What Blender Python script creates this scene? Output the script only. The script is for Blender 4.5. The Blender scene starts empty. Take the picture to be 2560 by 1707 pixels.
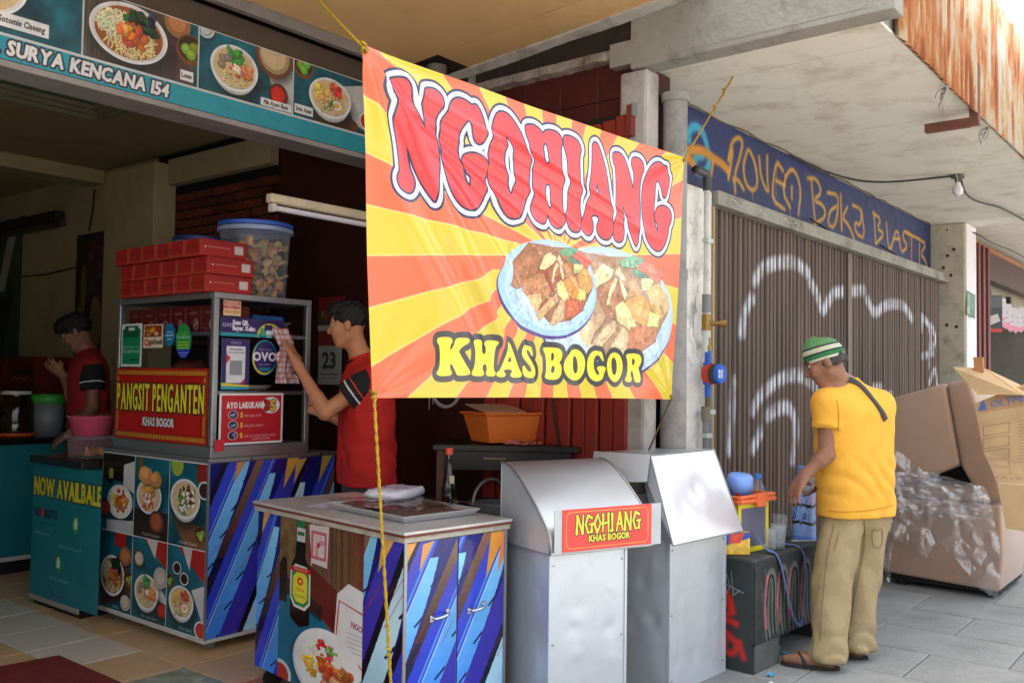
import bpy, bmesh, math, random
import numpy as np
from mathutils import Vector, Matrix
random.seed(7); RNG = np.random.default_rng(11)
scene = bpy.context.scene
COL = scene.collection
# ------------------------------------------------------------------ camera
EYE = 1.42
cam_d = bpy.data.cameras.new('camera'); cam = bpy.data.objects.new('camera', cam_d); COL.objects.link(cam)
cam_d.sensor_width = 36.0; cam_d.lens = 36.0 * 2311.0 / 2560.0
cam_d.clip_start = 0.05; cam_d.clip_end = 3000.0
# camera looks along -Z of this frame
cam.matrix_world = Matrix(((0.62853456, -0.0398296, -0.77676116, 0.0),
                           (-0.77765289, -0.01400962, -0.62853776, 0.0),
                           (0.01415227, 0.99910827, -0.03977913, EYE), (0, 0, 0, 1)))
scene.camera = cam
# ------------------------------------------------------------------ world, sun, exposure
SUN_EL, SUN_AZ = math.radians(70), math.radians(75)      # azimuth of the sun direction in XY (from +X)
world = bpy.data.worlds.new('World'); scene.world = world; world.use_nodes = True
nt = world.node_tree; bg = nt.nodes['Background']
sky = nt.nodes.new('ShaderNodeTexSky'); sky.sky_type = 'NISHITA'; sky.sun_disc = False
sky.sun_elevation = SUN_EL; sky.sun_rotation = math.radians(90) - SUN_AZ
sky.air_density = 1.2; sky.dust_density = 7.0; sky.ozone_density = 1.0
hs = nt.nodes.new('ShaderNodeHueSaturation'); hs.inputs['Saturation'].default_value = 0.38
nt.links.new(sky.outputs[0], hs.inputs['Color']); nt.links.new(hs.outputs[0], bg.inputs['Color'])
bg.inputs['Strength'].default_value = 0.15
sd = bpy.data.lights.new('sun', 'SUN'); sun = bpy.data.objects.new('sun', sd); COL.objects.link(sun)
sd.energy = 1.5; sd.angle = math.radians(12); sd.color = (1.0, 0.965, 0.91)
sdir = Vector((math.cos(SUN_EL) * math.cos(SUN_AZ), math.cos(SUN_EL) * math.sin(SUN_AZ), math.sin(SUN_EL)))
sun.rotation_euler = sdir.to_track_quat('Z', 'Y').to_euler(); sun.location = sdir * 40
scene.view_settings.view_transform = 'Standard'; scene.view_settings.look = 'None'
scene.view_settings.gamma = 1.0; scene.view_settings.exposure = 2.18
scene.view_settings.use_curve_mapping = False
scene.render.film_transparent = False
cy = scene.cycles
cy.use_denoising = True; cy.max_bounces = 10; cy.diffuse_bounces = 5; cy.glossy_bounces = 4; cy.transmission_bounces = 6
cy.transparent_max_bounces = 24; cy.caustics_reflective = False; cy.caustics_refractive = False
cy.sample_clamp_indirect = 6.0
# ------------------------------------------------------------------ helpers
def lin(c):
    return tuple(((v / 255) / 12.92 if v / 255 <= 0.04045 else ((v / 255 + 0.055) / 1.055) ** 2.4) for v in c[:3])
_mats = {}
def M(name, rgb, rough=0.6, metal=0.0, spec=0.5, var=0.12, vscale=6.0, bump=0.0, bscale=40.0, dirt=None, dscale=3.0,
      damt=0.5, coat=0.0, sheen=0.0, stretch=None, alpha=None, trans=0.0, ior=1.45, emit=0.0, orand=0.0):
    """Principled material with procedural colour variation, optional dirt tint and bump."""
    if name in _mats: return _mats[name]
    m = bpy.data.materials.new(name); m.use_nodes = True; _mats[name] = m
    t = m.node_tree; N = t.nodes; L = t.links; b = N['Principled BSDF']
    base = lin(rgb)
    tc = N.new('ShaderNodeTexCoord'); mp = N.new('ShaderNodeMapping'); L.new(tc.outputs['Object'], mp.inputs[0])
    if stretch: mp.inputs['Scale'].default_value = stretch
    no = N.new('ShaderNodeTexNoise'); no.inputs['Scale'].default_value = vscale; no.inputs['Detail'].default_value = 6
    no.inputs['Roughness'].default_value = 0.65
    L.new(mp.outputs[0], no.inputs['Vector'])
    rp = N.new('ShaderNodeValToRGB')
    rp.color_ramp.elements[0].position = 0.3; rp.color_ramp.elements[1].position = 0.72
    lo = [max(0, v * (1 - var)) for v in base]; hi = [min(1, v * (1 + var)) for v in base]
    rp.color_ramp.elements[0].color = (*lo, 1); rp.color_ramp.elements[1].color = (*hi, 1)
    L.new(no.outputs['Fac'], rp.inputs[0]); out = rp.outputs[0]
    if dirt:
        n2 = N.new('ShaderNodeTexNoise'); n2.inputs['Scale'].default_value = dscale; n2.inputs['Detail'].default_value = 9
        n2.inputs['Roughness'].default_value = 0.7; L.new(mp.outputs[0], n2.inputs['Vector'])
        r2 = N.new('ShaderNodeValToRGB'); r2.color_ramp.elements[0].position = 0.5; r2.color_ramp.elements[1].position = 0.68
        r2.color_ramp.elements[1].color = (damt, damt, damt, 1)
        L.new(n2.outputs['Fac'], r2.inputs[0])
        mx = N.new('ShaderNodeMix'); mx.data_type = 'RGBA'; L.new(r2.outputs[0], mx.inputs['Factor'])
        L.new(out, mx.inputs['A']); mx.inputs['B'].default_value = (*lin(dirt), 1); out = mx.outputs['Result']
    if orand:
        oi = N.new('ShaderNodeObjectInfo'); mr = N.new('ShaderNodeMapRange'); mr.inputs['To Min'].default_value = 1 - orand; mr.inputs['To Max'].default_value = 1 + orand; L.new(oi.outputs['Random'], mr.inputs['Value'])
        vm = N.new('ShaderNodeVectorMath'); vm.operation = 'SCALE'; L.new(out, vm.inputs[0]); L.new(mr.outputs[0], vm.inputs['Scale']); out = vm.outputs[0]
    L.new(out, b.inputs['Base Color'])
    b.inputs['Roughness'].default_value = rough; b.inputs['Metallic'].default_value = metal
    b.inputs['Specular IOR Level'].default_value = spec; b.inputs['Coat Weight'].default_value = coat
    b.inputs['Sheen Weight'].default_value = sheen; b.inputs['IOR'].default_value = ior
    b.inputs['Transmission Weight'].default_value = trans
    if alpha is not None: b.inputs['Alpha'].default_value = alpha
    if emit: b.inputs['Emission Color'].default_value = (*base, 1); b.inputs['Emission Strength'].default_value = emit
    if bump:
        nb = N.new('ShaderNodeTexNoise'); nb.inputs['Scale'].default_value = bscale; nb.inputs['Detail'].default_value = 5
        L.new(mp.outputs[0], nb.inputs['Vector'])
        bm_ = N.new('ShaderNodeBump'); bm_.inputs['Strength'].default_value = bump; bm_.inputs['Distance'].default_value = 0.02
        L.new(nb.outputs['Fac'], bm_.inputs['Height']); L.new(bm_.outputs[0], b.inputs['Normal'])
    return m
def film_mat(name, rough=.06, bump=.5, bscale=18, add=.03, ior=1.5, haze=0.0):
    """clear crinkled film: transparent with sharp gloss only"""
    if name in _mats: return _mats[name]
    m = bpy.data.materials.new(name); m.use_nodes = True; _mats[name] = m; t = m.node_tree; N = t.nodes; L = t.links; N.remove(N['Principled BSDF'])
    gl = N.new('ShaderNodeBsdfGlossy'); gl.inputs['Roughness'].default_value = rough; gl.inputs['Color'].default_value = (1, 1, 1, 1); tr = N.new('ShaderNodeBsdfTransparent'); tr.inputs[0].default_value = (.97, .97, .98, 1)
    fr = N.new('ShaderNodeFresnel'); fr.inputs[0].default_value = ior; ad = N.new('ShaderNodeMath'); ad.operation = 'ADD'; ad.use_clamp = True; ad.inputs[1].default_value = add; L.new(fr.outputs[0], ad.inputs[0])
    ge = N.new('ShaderNodeNewGeometry'); im_ = N.new('ShaderNodeMath'); im_.operation = 'MULTIPLY_ADD'; im_.inputs[1].default_value = 1 / ior - ior; im_.inputs[2].default_value = ior; L.new(ge.outputs['Backfacing'], im_.inputs[0]); L.new(im_.outputs[0], fr.inputs['IOR'])
    mx = N.new('ShaderNodeMixShader'); L.new(ad.outputs[0], mx.inputs[0]); L.new(tr.outputs[0], mx.inputs[1]); L.new(gl.outputs[0], mx.inputs[2]); L.new(mx.outputs[0], N['Material Output'].inputs['Surface'])
    if haze:
        di = N.new('ShaderNodeBsdfDiffuse'); di.inputs[0].default_value = (.9, .92, .95, 1); m2 = N.new('ShaderNodeMixShader'); m2.inputs[0].default_value = haze; L.new(tr.outputs[0], m2.inputs[1]); L.new(di.outputs[0], m2.inputs[2]); L.new(m2.outputs[0], mx.inputs[1])
    tc = N.new('ShaderNodeTexCoord'); nb = N.new('ShaderNodeTexNoise'); nb.inputs['Scale'].default_value = bscale; nb.inputs['Detail'].default_value = 6; L.new(tc.outputs['Object'], nb.inputs['Vector'])
    bb = N.new('ShaderNodeBump'); bb.inputs['Strength'].default_value = bump; bb.inputs['Distance'].default_value = .03; L.new(nb.outputs['Fac'], bb.inputs['Height']); L.new(bb.outputs[0], gl.inputs['Normal']); L.new(bb.outputs[0], fr.inputs['Normal'])
    return m
def clear_mat(name, rgb=(235, 240, 245), alpha=0.25, rough=0.08, bump=0.0, bscale=20, tint=(0.96, 0.97, 0.98)):
    """thin clear plastic / glass: transparent mixed with gloss"""
    if name in _mats: return _mats[name]
    m = bpy.data.materials.new(name); m.use_nodes = True; _mats[name] = m
    t = m.node_tree; N = t.nodes; L = t.links; b = N['Principled BSDF']
    b.inputs['Base Color'].default_value = (*lin(rgb), 1); b.inputs['Roughness'].default_value = rough
    b.inputs['Specular IOR Level'].default_value = 0.8
    tr = N.new('ShaderNodeBsdfTransparent'); tr.inputs[0].default_value = (*tint, 1)
    fr = N.new('ShaderNodeFresnel'); fr.inputs[0].default_value = 1.45
    ad = N.new('ShaderNodeMath'); ad.operation = 'ADD'; ad.use_clamp = True; ad.inputs[1].default_value = alpha
    L.new(fr.outputs[0], ad.inputs[0])
    ge = N.new('ShaderNodeNewGeometry'); im_ = N.new('ShaderNodeMath'); im_.operation = 'MULTIPLY_ADD'; im_.inputs[1].default_value = 1 / 1.45 - 1.45; im_.inputs[2].default_value = 1.45; L.new(ge.outputs['Backfacing'], im_.inputs[0]); L.new(im_.outputs[0], fr.inputs['IOR'])
    mx = N.new('ShaderNodeMixShader'); L.new(ad.outputs[0], mx.inputs[0]); L.new(tr.outputs[0], mx.inputs[1]); L.new(b.outputs[0], mx.inputs[2])
    L.new(mx.outputs[0], N['Material Output'].inputs['Surface'])
    if bump:
        tc = N.new('ShaderNodeTexCoord'); nb = N.new('ShaderNodeTexNoise'); nb.inputs['Scale'].default_value = bscale
        nb.inputs['Detail'].default_value = 6; L.new(tc.outputs['Object'], nb.inputs['Vector'])
        bb = N.new('ShaderNodeBump'); bb.inputs['Strength'].default_value = bump; bb.inputs['Distance'].default_value = 0.03
        L.new(nb.outputs['Fac'], bb.inputs['Height']); L.new(bb.outputs[0], b.inputs['Normal']); L.new(bb.outputs[0], fr.inputs['Normal'])
    return m
class MB:
    def __init__(s): s.v = []; s.f = []; s.uv = {}
    def _add(s, vs, fs, uvs=None):
        o = len(s.v); s.v += [tuple(p) for p in vs]
        for k, f in enumerate(fs):
            if uvs and uvs[k] is not None: s.uv[len(s.f)] = uvs[k]
            s.f.append(tuple(i + o for i in f))
        return s
    def box(s, x0, y0, z0, x1, y1, z1):
        v = [(x0, y0, z0), (x1, y0, z0), (x1, y1, z0), (x0, y1, z0), (x0, y0, z1), (x1, y0, z1), (x1, y1, z1), (x0, y1, z1)]
        return s._add(v, [(0, 3, 2, 1), (4, 5, 6, 7), (0, 1, 5, 4), (1, 2, 6, 5), (2, 3, 7, 6), (3, 0, 4, 7)])
    def hexa(s, p): return s._add(p, [(0, 3, 2, 1), (4, 5, 6, 7), (0, 1, 5, 4), (1, 2, 6, 5), (2, 3, 7, 6), (3, 0, 4, 7)])
    def cyl(s, p0, p1, r0, r1=None, n=16, caps=True):
        r1 = r0 if r1 is None else r1
        a, b = Vector(p0), Vector(p1); d = (b - a).normalized()
        u = d.orthogonal().normalized(); w = d.cross(u); vs = []
        for c, r in ((a, r0), (b, r1)):
            for i in range(n):
                t = 2 * math.pi * i / n; vs.append(c + u * (r * math.cos(t)) + w * (r * math.sin(t)))
        fs = [(i, (i + 1) % n, n + (i + 1) % n, n + i) for i in range(n)]
        if caps: fs += [tuple(range(n - 1, -1, -1)), tuple(range(n, 2 * n))]
        return s._add(vs, fs)
    def tube(s, pts, r, n=8, caps=True):
        P = [Vector(p) for p in pts]; vs = []; u = None; m = len(P)
        rr = r if isinstance(r, (list, tuple)) else [r] * m
        for i, p in enumerate(P):
            d = (P[min(i + 1, m - 1)] - P[max(i - 1, 0)]).normalized()
            u = d.orthogonal().normalized() if u is None else (u - d * u.dot(d)).normalized()
            w = d.cross(u)
            for k in range(n):
                t = 2 * math.pi * k / n; vs.append(p + u * (rr[i] * math.cos(t)) + w * (rr[i] * math.sin(t)))
        fs = [(i * n + k, i * n + (k + 1) % n, (i + 1) * n + (k + 1) % n, (i + 1) * n + k) for i in range(m - 1) for k in range(n)]
        if caps: fs += [tuple(range(n - 1, -1, -1)), tuple(range((m - 1) * n, m * n))]
        return s._add(vs, fs)
    def lathe(s, prof, n=24, c=(0, 0, 0)):
        vs = []; m = len(prof)
        for r, z in prof:
            for k in range(n):
                t = 2 * math.pi * k / n; vs.append((c[0] + r * math.cos(t), c[1] + r * math.sin(t), c[2] + z))
        fs = [(i * n + k, i * n + (k + 1) % n, (i + 1) * n + (k + 1) % n, (i + 1) * n + k) for i in range(m - 1) for k in range(n)]
        return s._add(vs, fs)
    def prism(s, pts, d):
        """pts: 3-D polygon (counter-clockwise seen from the front); d: offset vector to the back"""
        n = len(pts); P = [Vector(p) for p in pts]; d = Vector(d)
        vs = P + [p + d for p in P]
        fs = [tuple(range(n)), tuple(range(2 * n - 1, n - 1, -1))] + [(i, n + i, n + (i + 1) % n, (i + 1) % n) for i in range(n)]
        return s._add(vs, fs)
    def slab(s, o, u, v, th):
        """printed slab: front face from corner o, edge vectors u (right) and v (up), thickness th behind; uv on the front"""
        o, u, v = Vector(o), Vector(u), Vector(v); nrm = u.cross(v).normalized() * -th
        p = [o, o + u, o + u + v, o + v]; vs = p + [q + nrm for q in p]
        fs = [(0, 1, 2, 3), (7, 6, 5, 4), (0, 4, 5, 1), (1, 5, 6, 2), (2, 6, 7, 3), (3, 7, 4, 0)]
        e = ((0.002, 0.002),) * 4
        return s._add(vs, fs, [((0, 0), (1, 0), (1, 1), (0, 1)), e, e, e, e, e])
    def build(s, name, mat, parent=None, smooth=False, bevel=0.0, seg=2, ang=35, recalc=False):
        me = bpy.data.meshes.new(name); me.from_pydata(s.v, [], s.f)
        if s.uv:
            ul = me.uv_layers.new(name='UVMap')
            for pi, uvs in s.uv.items():
                p = me.polygons[pi]
                for li, q in zip(p.loop_indices, uvs): ul.data[li].uv = q
        if bevel or recalc:
            bm = bmesh.new(); bm.from_mesh(me)
            if recalc: bmesh.ops.recalc_face_normals(bm, faces=bm.faces)
            if bevel:
                ed = [e for e in bm.edges if len(e.link_faces) == 2 and e.calc_face_angle(0) > math.radians(ang)]
                bmesh.ops.bevel(bm, geom=ed, offset=bevel, segments=seg, affect='EDGES', profile=0.5, clamp_overlap=True)
            bm.to_mesh(me); bm.free()
        for m in (mat if isinstance(mat, (list, tuple)) else [mat]): me.materials.append(m)
        if smooth:
            me.polygons.foreach_set('use_smooth', [True] * len(me.polygons))
            if smooth != 'all':
                try: me.set_sharp_from_angle(angle=math.radians(40))
                except Exception: pass
        o = bpy.data.objects.new(name, me); COL.objects.link(o)
        if parent: o.parent = parent
        return o
def tag(o, label=None, cat=None, group=None, kind=None):
    if label: o['label'] = label
    if cat: o['category'] = cat
    if group: o['group'] = group
    if kind: o['kind'] = kind
    return o
def thing(name, label, cat, loc=(0, 0, 0), rz=0.0, group=None):
    o = bpy.data.objects.new(name, None); COL.objects.link(o); o.empty_display_size = 0.1
    o.location = loc; o.rotation_euler = (0, 0, rz)
    return tag(o, label, cat, group)
def struct(o): return tag(o, kind='structure')
def dup(root, loc=None, rz=None, label=None, group=None, parent=None):
    r = root.copy(); COL.objects.link(r); r.parent = parent
    if loc is not None: r.location = loc
    if rz is not None: r.rotation_euler = (0, 0, rz)
    if label: r['label'] = label
    if group: r['group'] = group
    for ch in root.children: dup(ch, parent=r)
    return r
def chaikin(pts, it=2, closed=False):
    P = np.array(pts, float)
    for _ in range(it):
        if closed:
            Q = np.roll(P, -1, 0); P = np.stack([0.75 * P + 0.25 * Q, 0.25 * P + 0.75 * Q], 1).reshape(-1, P.shape[1])
        else:
            a, b = P[:-1], P[1:]; m = np.stack([0.75 * a + 0.25 * b, 0.25 * a + 0.75 * b], 1).reshape(-1, P.shape[1])
            P = np.concatenate([P[:1], m, P[-1:]])
    return P
def rope_pts(a, b, sag=0.0, n=16):
    a, b = Vector(a), Vector(b); return [a.lerp(b, t / n) + Vector((0, 0, -4 * sag * (t / n) * (1 - t / n))) for t in range(n + 1)]
# ------------------------------------------------------------------ printed graphics, drawn in code
_glyphs = {}
def glyph(ch):
    """outline edges of a character of the built-in font, with its advance width"""
    if ch in _glyphs: return _glyphs[ch]
    cu = bpy.data.curves.new('t', 'FONT'); cu.resolution_u = 2; cu.body = ch
    ob = bpy.data.objects.new('t', cu); COL.objects.link(ob)
    dg = bpy.context.evaluated_depsgraph_get(); dg.update()
    me = bpy.data.meshes.new_from_object(ob.evaluated_get(dg))
    bm = bmesh.new(); bm.from_mesh(me); bmesh.ops.remove_doubles(bm, verts=bm.verts, dist=1e-5)
    ed = np.array([[(v.co.x, v.co.y) for v in e.verts] for e in bm.edges if len(e.link_faces) == 1], float).reshape(-1, 2, 2)
    bm.free(); COL.objects.unlink(ob); bpy.data.objects.remove(ob); bpy.data.curves.remove(cu); bpy.data.meshes.remove(me)
    _glyphs[ch] = ed
    return ed
def edges_of(polys):
    E = []
    for p in polys:
        p = np.asarray(p, float); E.append(np.stack([p, np.roll(p, -1, 0)], 1))
    return np.concatenate(E)
def vnoise(h, w, cells, rng=RNG):
    g = rng.random((cells + 2, int(cells * w / h) + 3)); ys = np.linspace(0, cells, h); xs = np.linspace(0, g.shape[1] - 2.001, w)
    y0 = ys.astype(int); x0 = xs.astype(int); fy = (ys - y0)[:, None]; fx = (xs - x0)[None]
    fy = fy * fy * (3 - 2 * fy); fx = fx * fx * (3 - 2 * fx)
    a = g[y0][:, x0]; b = g[y0][:, x0 + 1]; c = g[y0 + 1][:, x0]; d = g[y0 + 1][:, x0 + 1]
    return (a * (1 - fx) + b * fx) * (1 - fy) + (c * (1 - fx) + d * fx) * fy
def fnoise(h, w, cells=4, octs=4):
    out = 0; amp = 0.5; tot = 0
    for _ in range(octs): out = out + amp * vnoise(h, w, cells); tot += amp; amp *= 0.55; cells *= 2
    return out / tot
class Cv:
    """tiny canvas: units are whatever the caller likes (W x H), y runs down; px per unit = s"""
    def __init__(c, W, H, s, bg=(255, 255, 255)):
        c.W, c.H, c.s = W, H, s; c.w, c.h = int(round(W * s)), int(round(H * s))
        c.a = np.empty((c.h, c.w, 3)); c.a[:] = np.array(bg) / 255.0; c.m = None
    def _win(c, x0, y0, x1, y1, pad=2):
        i0 = max(0, int(x0 * c.s) - pad); i1 = min(c.w, int(x1 * c.s) + pad + 1)
        j0 = max(0, int(y0 * c.s) - pad); j1 = min(c.h, int(y1 * c.s) + pad + 1)
        if i1 <= i0 or j1 <= j0: return None
        X, Y = np.meshgrid((np.arange(i0, i1) + 0.5) / c.s, (np.arange(j0, j1) + 0.5) / c.s)
        return (slice(j0, j1), slice(i0, i1)), X, Y
    def put(c, sl, cov, col):
        col = np.asarray(col, float) / 255.0
        cov = cov[..., None]; c.a[sl] = c.a[sl] * (1 - cov) + col * cov
    def sdf(c, E, X, Y):
        P = np.stack([X, Y], -1).reshape(-1, 2); d2 = np.full(len(P), 1e18); ins = np.zeros(len(P), bool)
        for (ax, ay), (bx, by) in E:
            ex, ey = bx - ax, by - ay; l2 = ex * ex + ey * ey + 1e-18
            t = np.clip(((P[:, 0] - ax) * ex + (P[:, 1] - ay) * ey) / l2, 0, 1)
            d2 = np.minimum(d2, (P[:, 0] - ax - t * ex) ** 2 + (P[:, 1] - ay - t * ey) ** 2)
            cond = (ay > P[:, 1]) != (by > P[:, 1])
            if cond.any():
                xi = ax + (P[:, 1] - ay) * ex / (ey if ey else 1e-18); ins ^= cond & (P[:, 0] < xi)
        d = np.sqrt(d2); return np.where(ins, -d, d).reshape(X.shape)
    def shape(c, E, layers):
        """layers: [(offset, colour)] from the widest out to the fill"""
        mo = max(o for o, _ in layers)
        w = c._win(E[..., 0].min() - mo, E[..., 1].min() - mo, E[..., 0].max() + mo, E[..., 1].max() + mo)
        if w is None: return
        sl, X, Y = w; d = c.sdf(E, X, Y)
        for o, col in layers: c.put(sl, np.clip(0.5 - (d - o) * c.s, 0, 1), col)
    def poly(c, pts, col, a=1.0):
        pts = np.asarray(pts, float); E = edges_of([pts]); w = c._win(*pts.min(0), *pts.max(0))
        if w is None: return
        sl, X, Y = w; c.put(sl, a * np.clip(0.5 - c.sdf(E, X, Y) * c.s, 0, 1), col)
    def rect(c, x0, y0, x1, y1, col, a=1.0):
        w = c._win(x0, y0, x1, y1)
        if w is None: return
        sl, X, Y = w; d = np.maximum(np.maximum(x0 - X, X - x1), np.maximum(y0 - Y, Y - y1)); c.put(sl, a * np.clip(0.5 - d * c.s, 0, 1), col)
    def ell(c, cx, cy, rx, ry, col, rot=0.0, a=1.0, soft=0.0):
        r = max(rx, ry) * (1 + soft); w = c._win(cx - r, cy - r, cx + r, cy + r)
        if w is None: return
        sl, X, Y = w; co, si = math.cos(rot), math.sin(rot); x = (X - cx) * co + (Y - cy) * si; y = -(X - cx) * si + (Y - cy) * co
        q = np.sqrt((x / rx) ** 2 + (y / ry) ** 2)
        cov = np.clip((1 + soft - q) / (2 * soft), 0, 1) if soft else np.clip(0.5 - (q - 1) * min(rx, ry) * c.s, 0, 1)
        c.put(sl, a * cov, col)
    def stroke(c, pts, r, col, r1=None, a=1.0, soft=0.0, mask=False):
        P = np.asarray(pts, float); r1 = r if r1 is None else r1; mr = max(r, r1) * (1 + soft)
        w = c._win(P[:, 0].min() - mr, P[:, 1].min() - mr, P[:, 0].max() + mr, P[:, 1].max() + mr)
        if w is None: return
        sl, X, Y = w; d = np.full(X.shape, 1e9); n = len(P) - 1
        for i in range(n):
            ax, ay = P[i]; ex, ey = P[i + 1] - P[i]; t = np.clip(((X - ax) * ex + (Y - ay) * ey) / (ex * ex + ey * ey + 1e-18), 0, 1)
            rad = r + (r1 - r) * ((i + t) / n); d = np.minimum(d, np.hypot(X - ax - t * ex, Y - ay - t * ey) - rad)
        cov = np.clip(0.5 - d / (2 * soft * mr) , 0, 1) if soft else np.clip(0.5 - d * c.s, 0, 1)
        if mask: c.m[sl] = np.maximum(c.m[sl], a * cov)
        else: c.put(sl, a * cov, col)
    def text(c, s, x, y, h, col, sx=1.0, bold=0.0, outs=(), track=0.0, anchor='l', slant=0.0, rot=0.0, gap=0.34, fit=None):
        """caps height h with the baseline at y; outs: [(offset, colour)] outlines, drawn first"""
        k = h / 0.69; items = []; pen = 0.0
        if fit:
            w0 = sum(gap * k if ch == ' ' else np.ptp(glyph(ch)[..., 0]) * k + (0.10 * k + track * h) for ch in s); sx = fit / w0
        for ch in s:
            if ch == ' ': pen += gap * k * sx; continue
            E = glyph(ch)
            if not len(E): continue
            mn, mxx = E[..., 0].min(), E[..., 0].max()
            G = np.stack([pen + (E[..., 0] - mn) * k * sx - slant * -E[..., 1] * k, -E[..., 1] * k], -1); items.append(G)
            pen += (mxx - mn) * k * sx + (0.10 * k + track * h) * (0.5 + 0.5 * sx)
        off = {'l': 0, 'm': -pen / 2, 'r': -pen}[anchor]; co, si = math.cos(rot), math.sin(rot)
        items = [np.stack([x + (G[..., 0] + off) * co - G[..., 1] * si, y + (G[..., 0] + off) * si + G[..., 1] * co], -1) for G in items]
        for o, oc in outs:
            for G in items: c.shape(G, [(o + bold, oc)])
        for G in items: c.shape(G, [(bold, col)])
        return pen
    def mottle(c, amt=0.08, cells=5):
        c.a *= (1 + amt * 2 * (fnoise(c.h, c.w, cells, 5) - 0.5))[..., None]
    def image(c, name, mask=None):
        im = bpy.data.images.new(name, c.w, c.h, alpha=True); px = np.ones((c.h, c.w, 4), np.float32)
        px[..., :3] = np.clip(c.a, 0, 1)
        if c.m is not None: px[..., 3] = np.clip(c.m, 0, 1)
        im.pixels.foreach_set(px[::-1].ravel()); im.update(); im.pack()
        return im
def print_mat(name, cv, rough=0.35, spec=0.5, fade=0.06, bump=0.0, coat=0.0, metal=0.0):
    m = bpy.data.materials.new(name); m.use_nodes = True; t = m.node_tree; N = t.nodes; L = t.links; b = N['Principled BSDF']
    im = N.new('ShaderNodeTexImage'); im.image = cv.image(name); im.extension = 'EXTEND'
    tc = N.new('ShaderNodeTexCoord'); L.new(tc.outputs['UV'], im.inputs[0])
    no = N.new('ShaderNodeTexNoise'); no.inputs['Scale'].default_value = 9; no.inputs['Detail'].default_value = 8; L.new(tc.outputs['Object'], no.inputs['Vector'])
    rp = N.new('ShaderNodeValToRGB'); rp.color_ramp.elements[0].position = 0.35; rp.color_ramp.elements[1].position = 0.75
    rp.color_ramp.elements[0].color = (1 - fade, 1 - fade, 1 - fade, 1); rp.color_ramp.elements[1].color = (1, 1, 1, 1); L.new(no.outputs['Fac'], rp.inputs[0])
    mx = N.new('ShaderNodeMix'); mx.data_type = 'RGBA'; mx.blend_type = 'MULTIPLY'; mx.inputs['Factor'].default_value = 1
    L.new(im.outputs['Color'], mx.inputs['A']); L.new(rp.outputs[0], mx.inputs['B']); L.new(mx.outputs['Result'], b.inputs['Base Color'])
    mr = N.new('ShaderNodeMapRange'); mr.inputs['To Min'].default_value = rough * 0.75; mr.inputs['To Max'].default_value = min(1, rough * 1.4)
    L.new(no.outputs['Fac'], mr.inputs['Value']); L.new(mr.outputs[0], b.inputs['Roughness'])
    b.inputs['Specular IOR Level'].default_value = spec; b.inputs['Coat Weight'].default_value = coat; b.inputs['Metallic'].default_value = metal
    if bump:
        nb = N.new('ShaderNodeTexNoise'); nb.inputs['Scale'].default_value = 7; nb.inputs['Detail'].default_value = 4; L.new(tc.outputs['Object'], nb.inputs['Vector'])
        bb = N.new('ShaderNodeBump'); bb.inputs['Strength'].default_value = bump; bb.inputs['Distance'].default_value = 0.02
        L.new(nb.outputs['Fac'], bb.inputs['Height']); L.new(bb.outputs[0], b.inputs['Normal'])
    return m
# --- painted food for the menu photographs
def jit(c, k): return tuple(np.clip(np.array(c) + RNG.normal(0, k, 3), 0, 255))
def blob(c, x, y, rx, ry, col, rot=0.0, n=9, rough=0.25):
    t = np.linspace(0, 2 * math.pi, n, endpoint=False); r = 1 + RNG.uniform(-rough, rough, n)
    px, py = rx * r * np.cos(t), ry * r * np.sin(t); co, si = math.cos(rot), math.sin(rot)
    P = chaikin(np.stack([x + px * co - py * si, y + px * si + py * co], -1), 1, True)
    dk = tuple(v * 0.55 for v in col); lt = tuple(min(255, v * 1.22 + 12) for v in col)
    c.poly(P + np.array([rx * 0.12, ry * 0.2]), dk, 0.75); c.poly(P, col)
    c.poly((P - np.array([x, y])) * 0.55 + np.array([x - rx * 0.16, y - ry * 0.2]), lt, 0.55)
def chunk(c, pts, col, k=6):
    """an irregular food piece with a dark side, grain and a highlight"""
    P = np.asarray(pts, float); ce = P.mean(0); sz = np.ptp(P, axis=0).max()
    dk = tuple(v * 0.5 for v in col); P = (P - ce) * 1.07 + ce; c.poly(P + sz * 0.02, dk, 0.55); c.poly(P, col)
    for _ in range(k * 2):
        w = RNG.dirichlet(np.ones(len(P))); q = w @ P; w = RNG.dirichlet(np.ones(len(P))); q2 = q * 0.75 + 0.25 * (w @ P)
        f = RNG.uniform(0.62, 1.3); c.stroke([q, q2], sz * 0.028, tuple(min(255, v * f) for v in col), a=0.5)
    c.poly((P - ce) * 0.5 + ce - sz * 0.05, tuple(min(255, v * 1.15 + 10) for v in col), 0.35)
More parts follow.
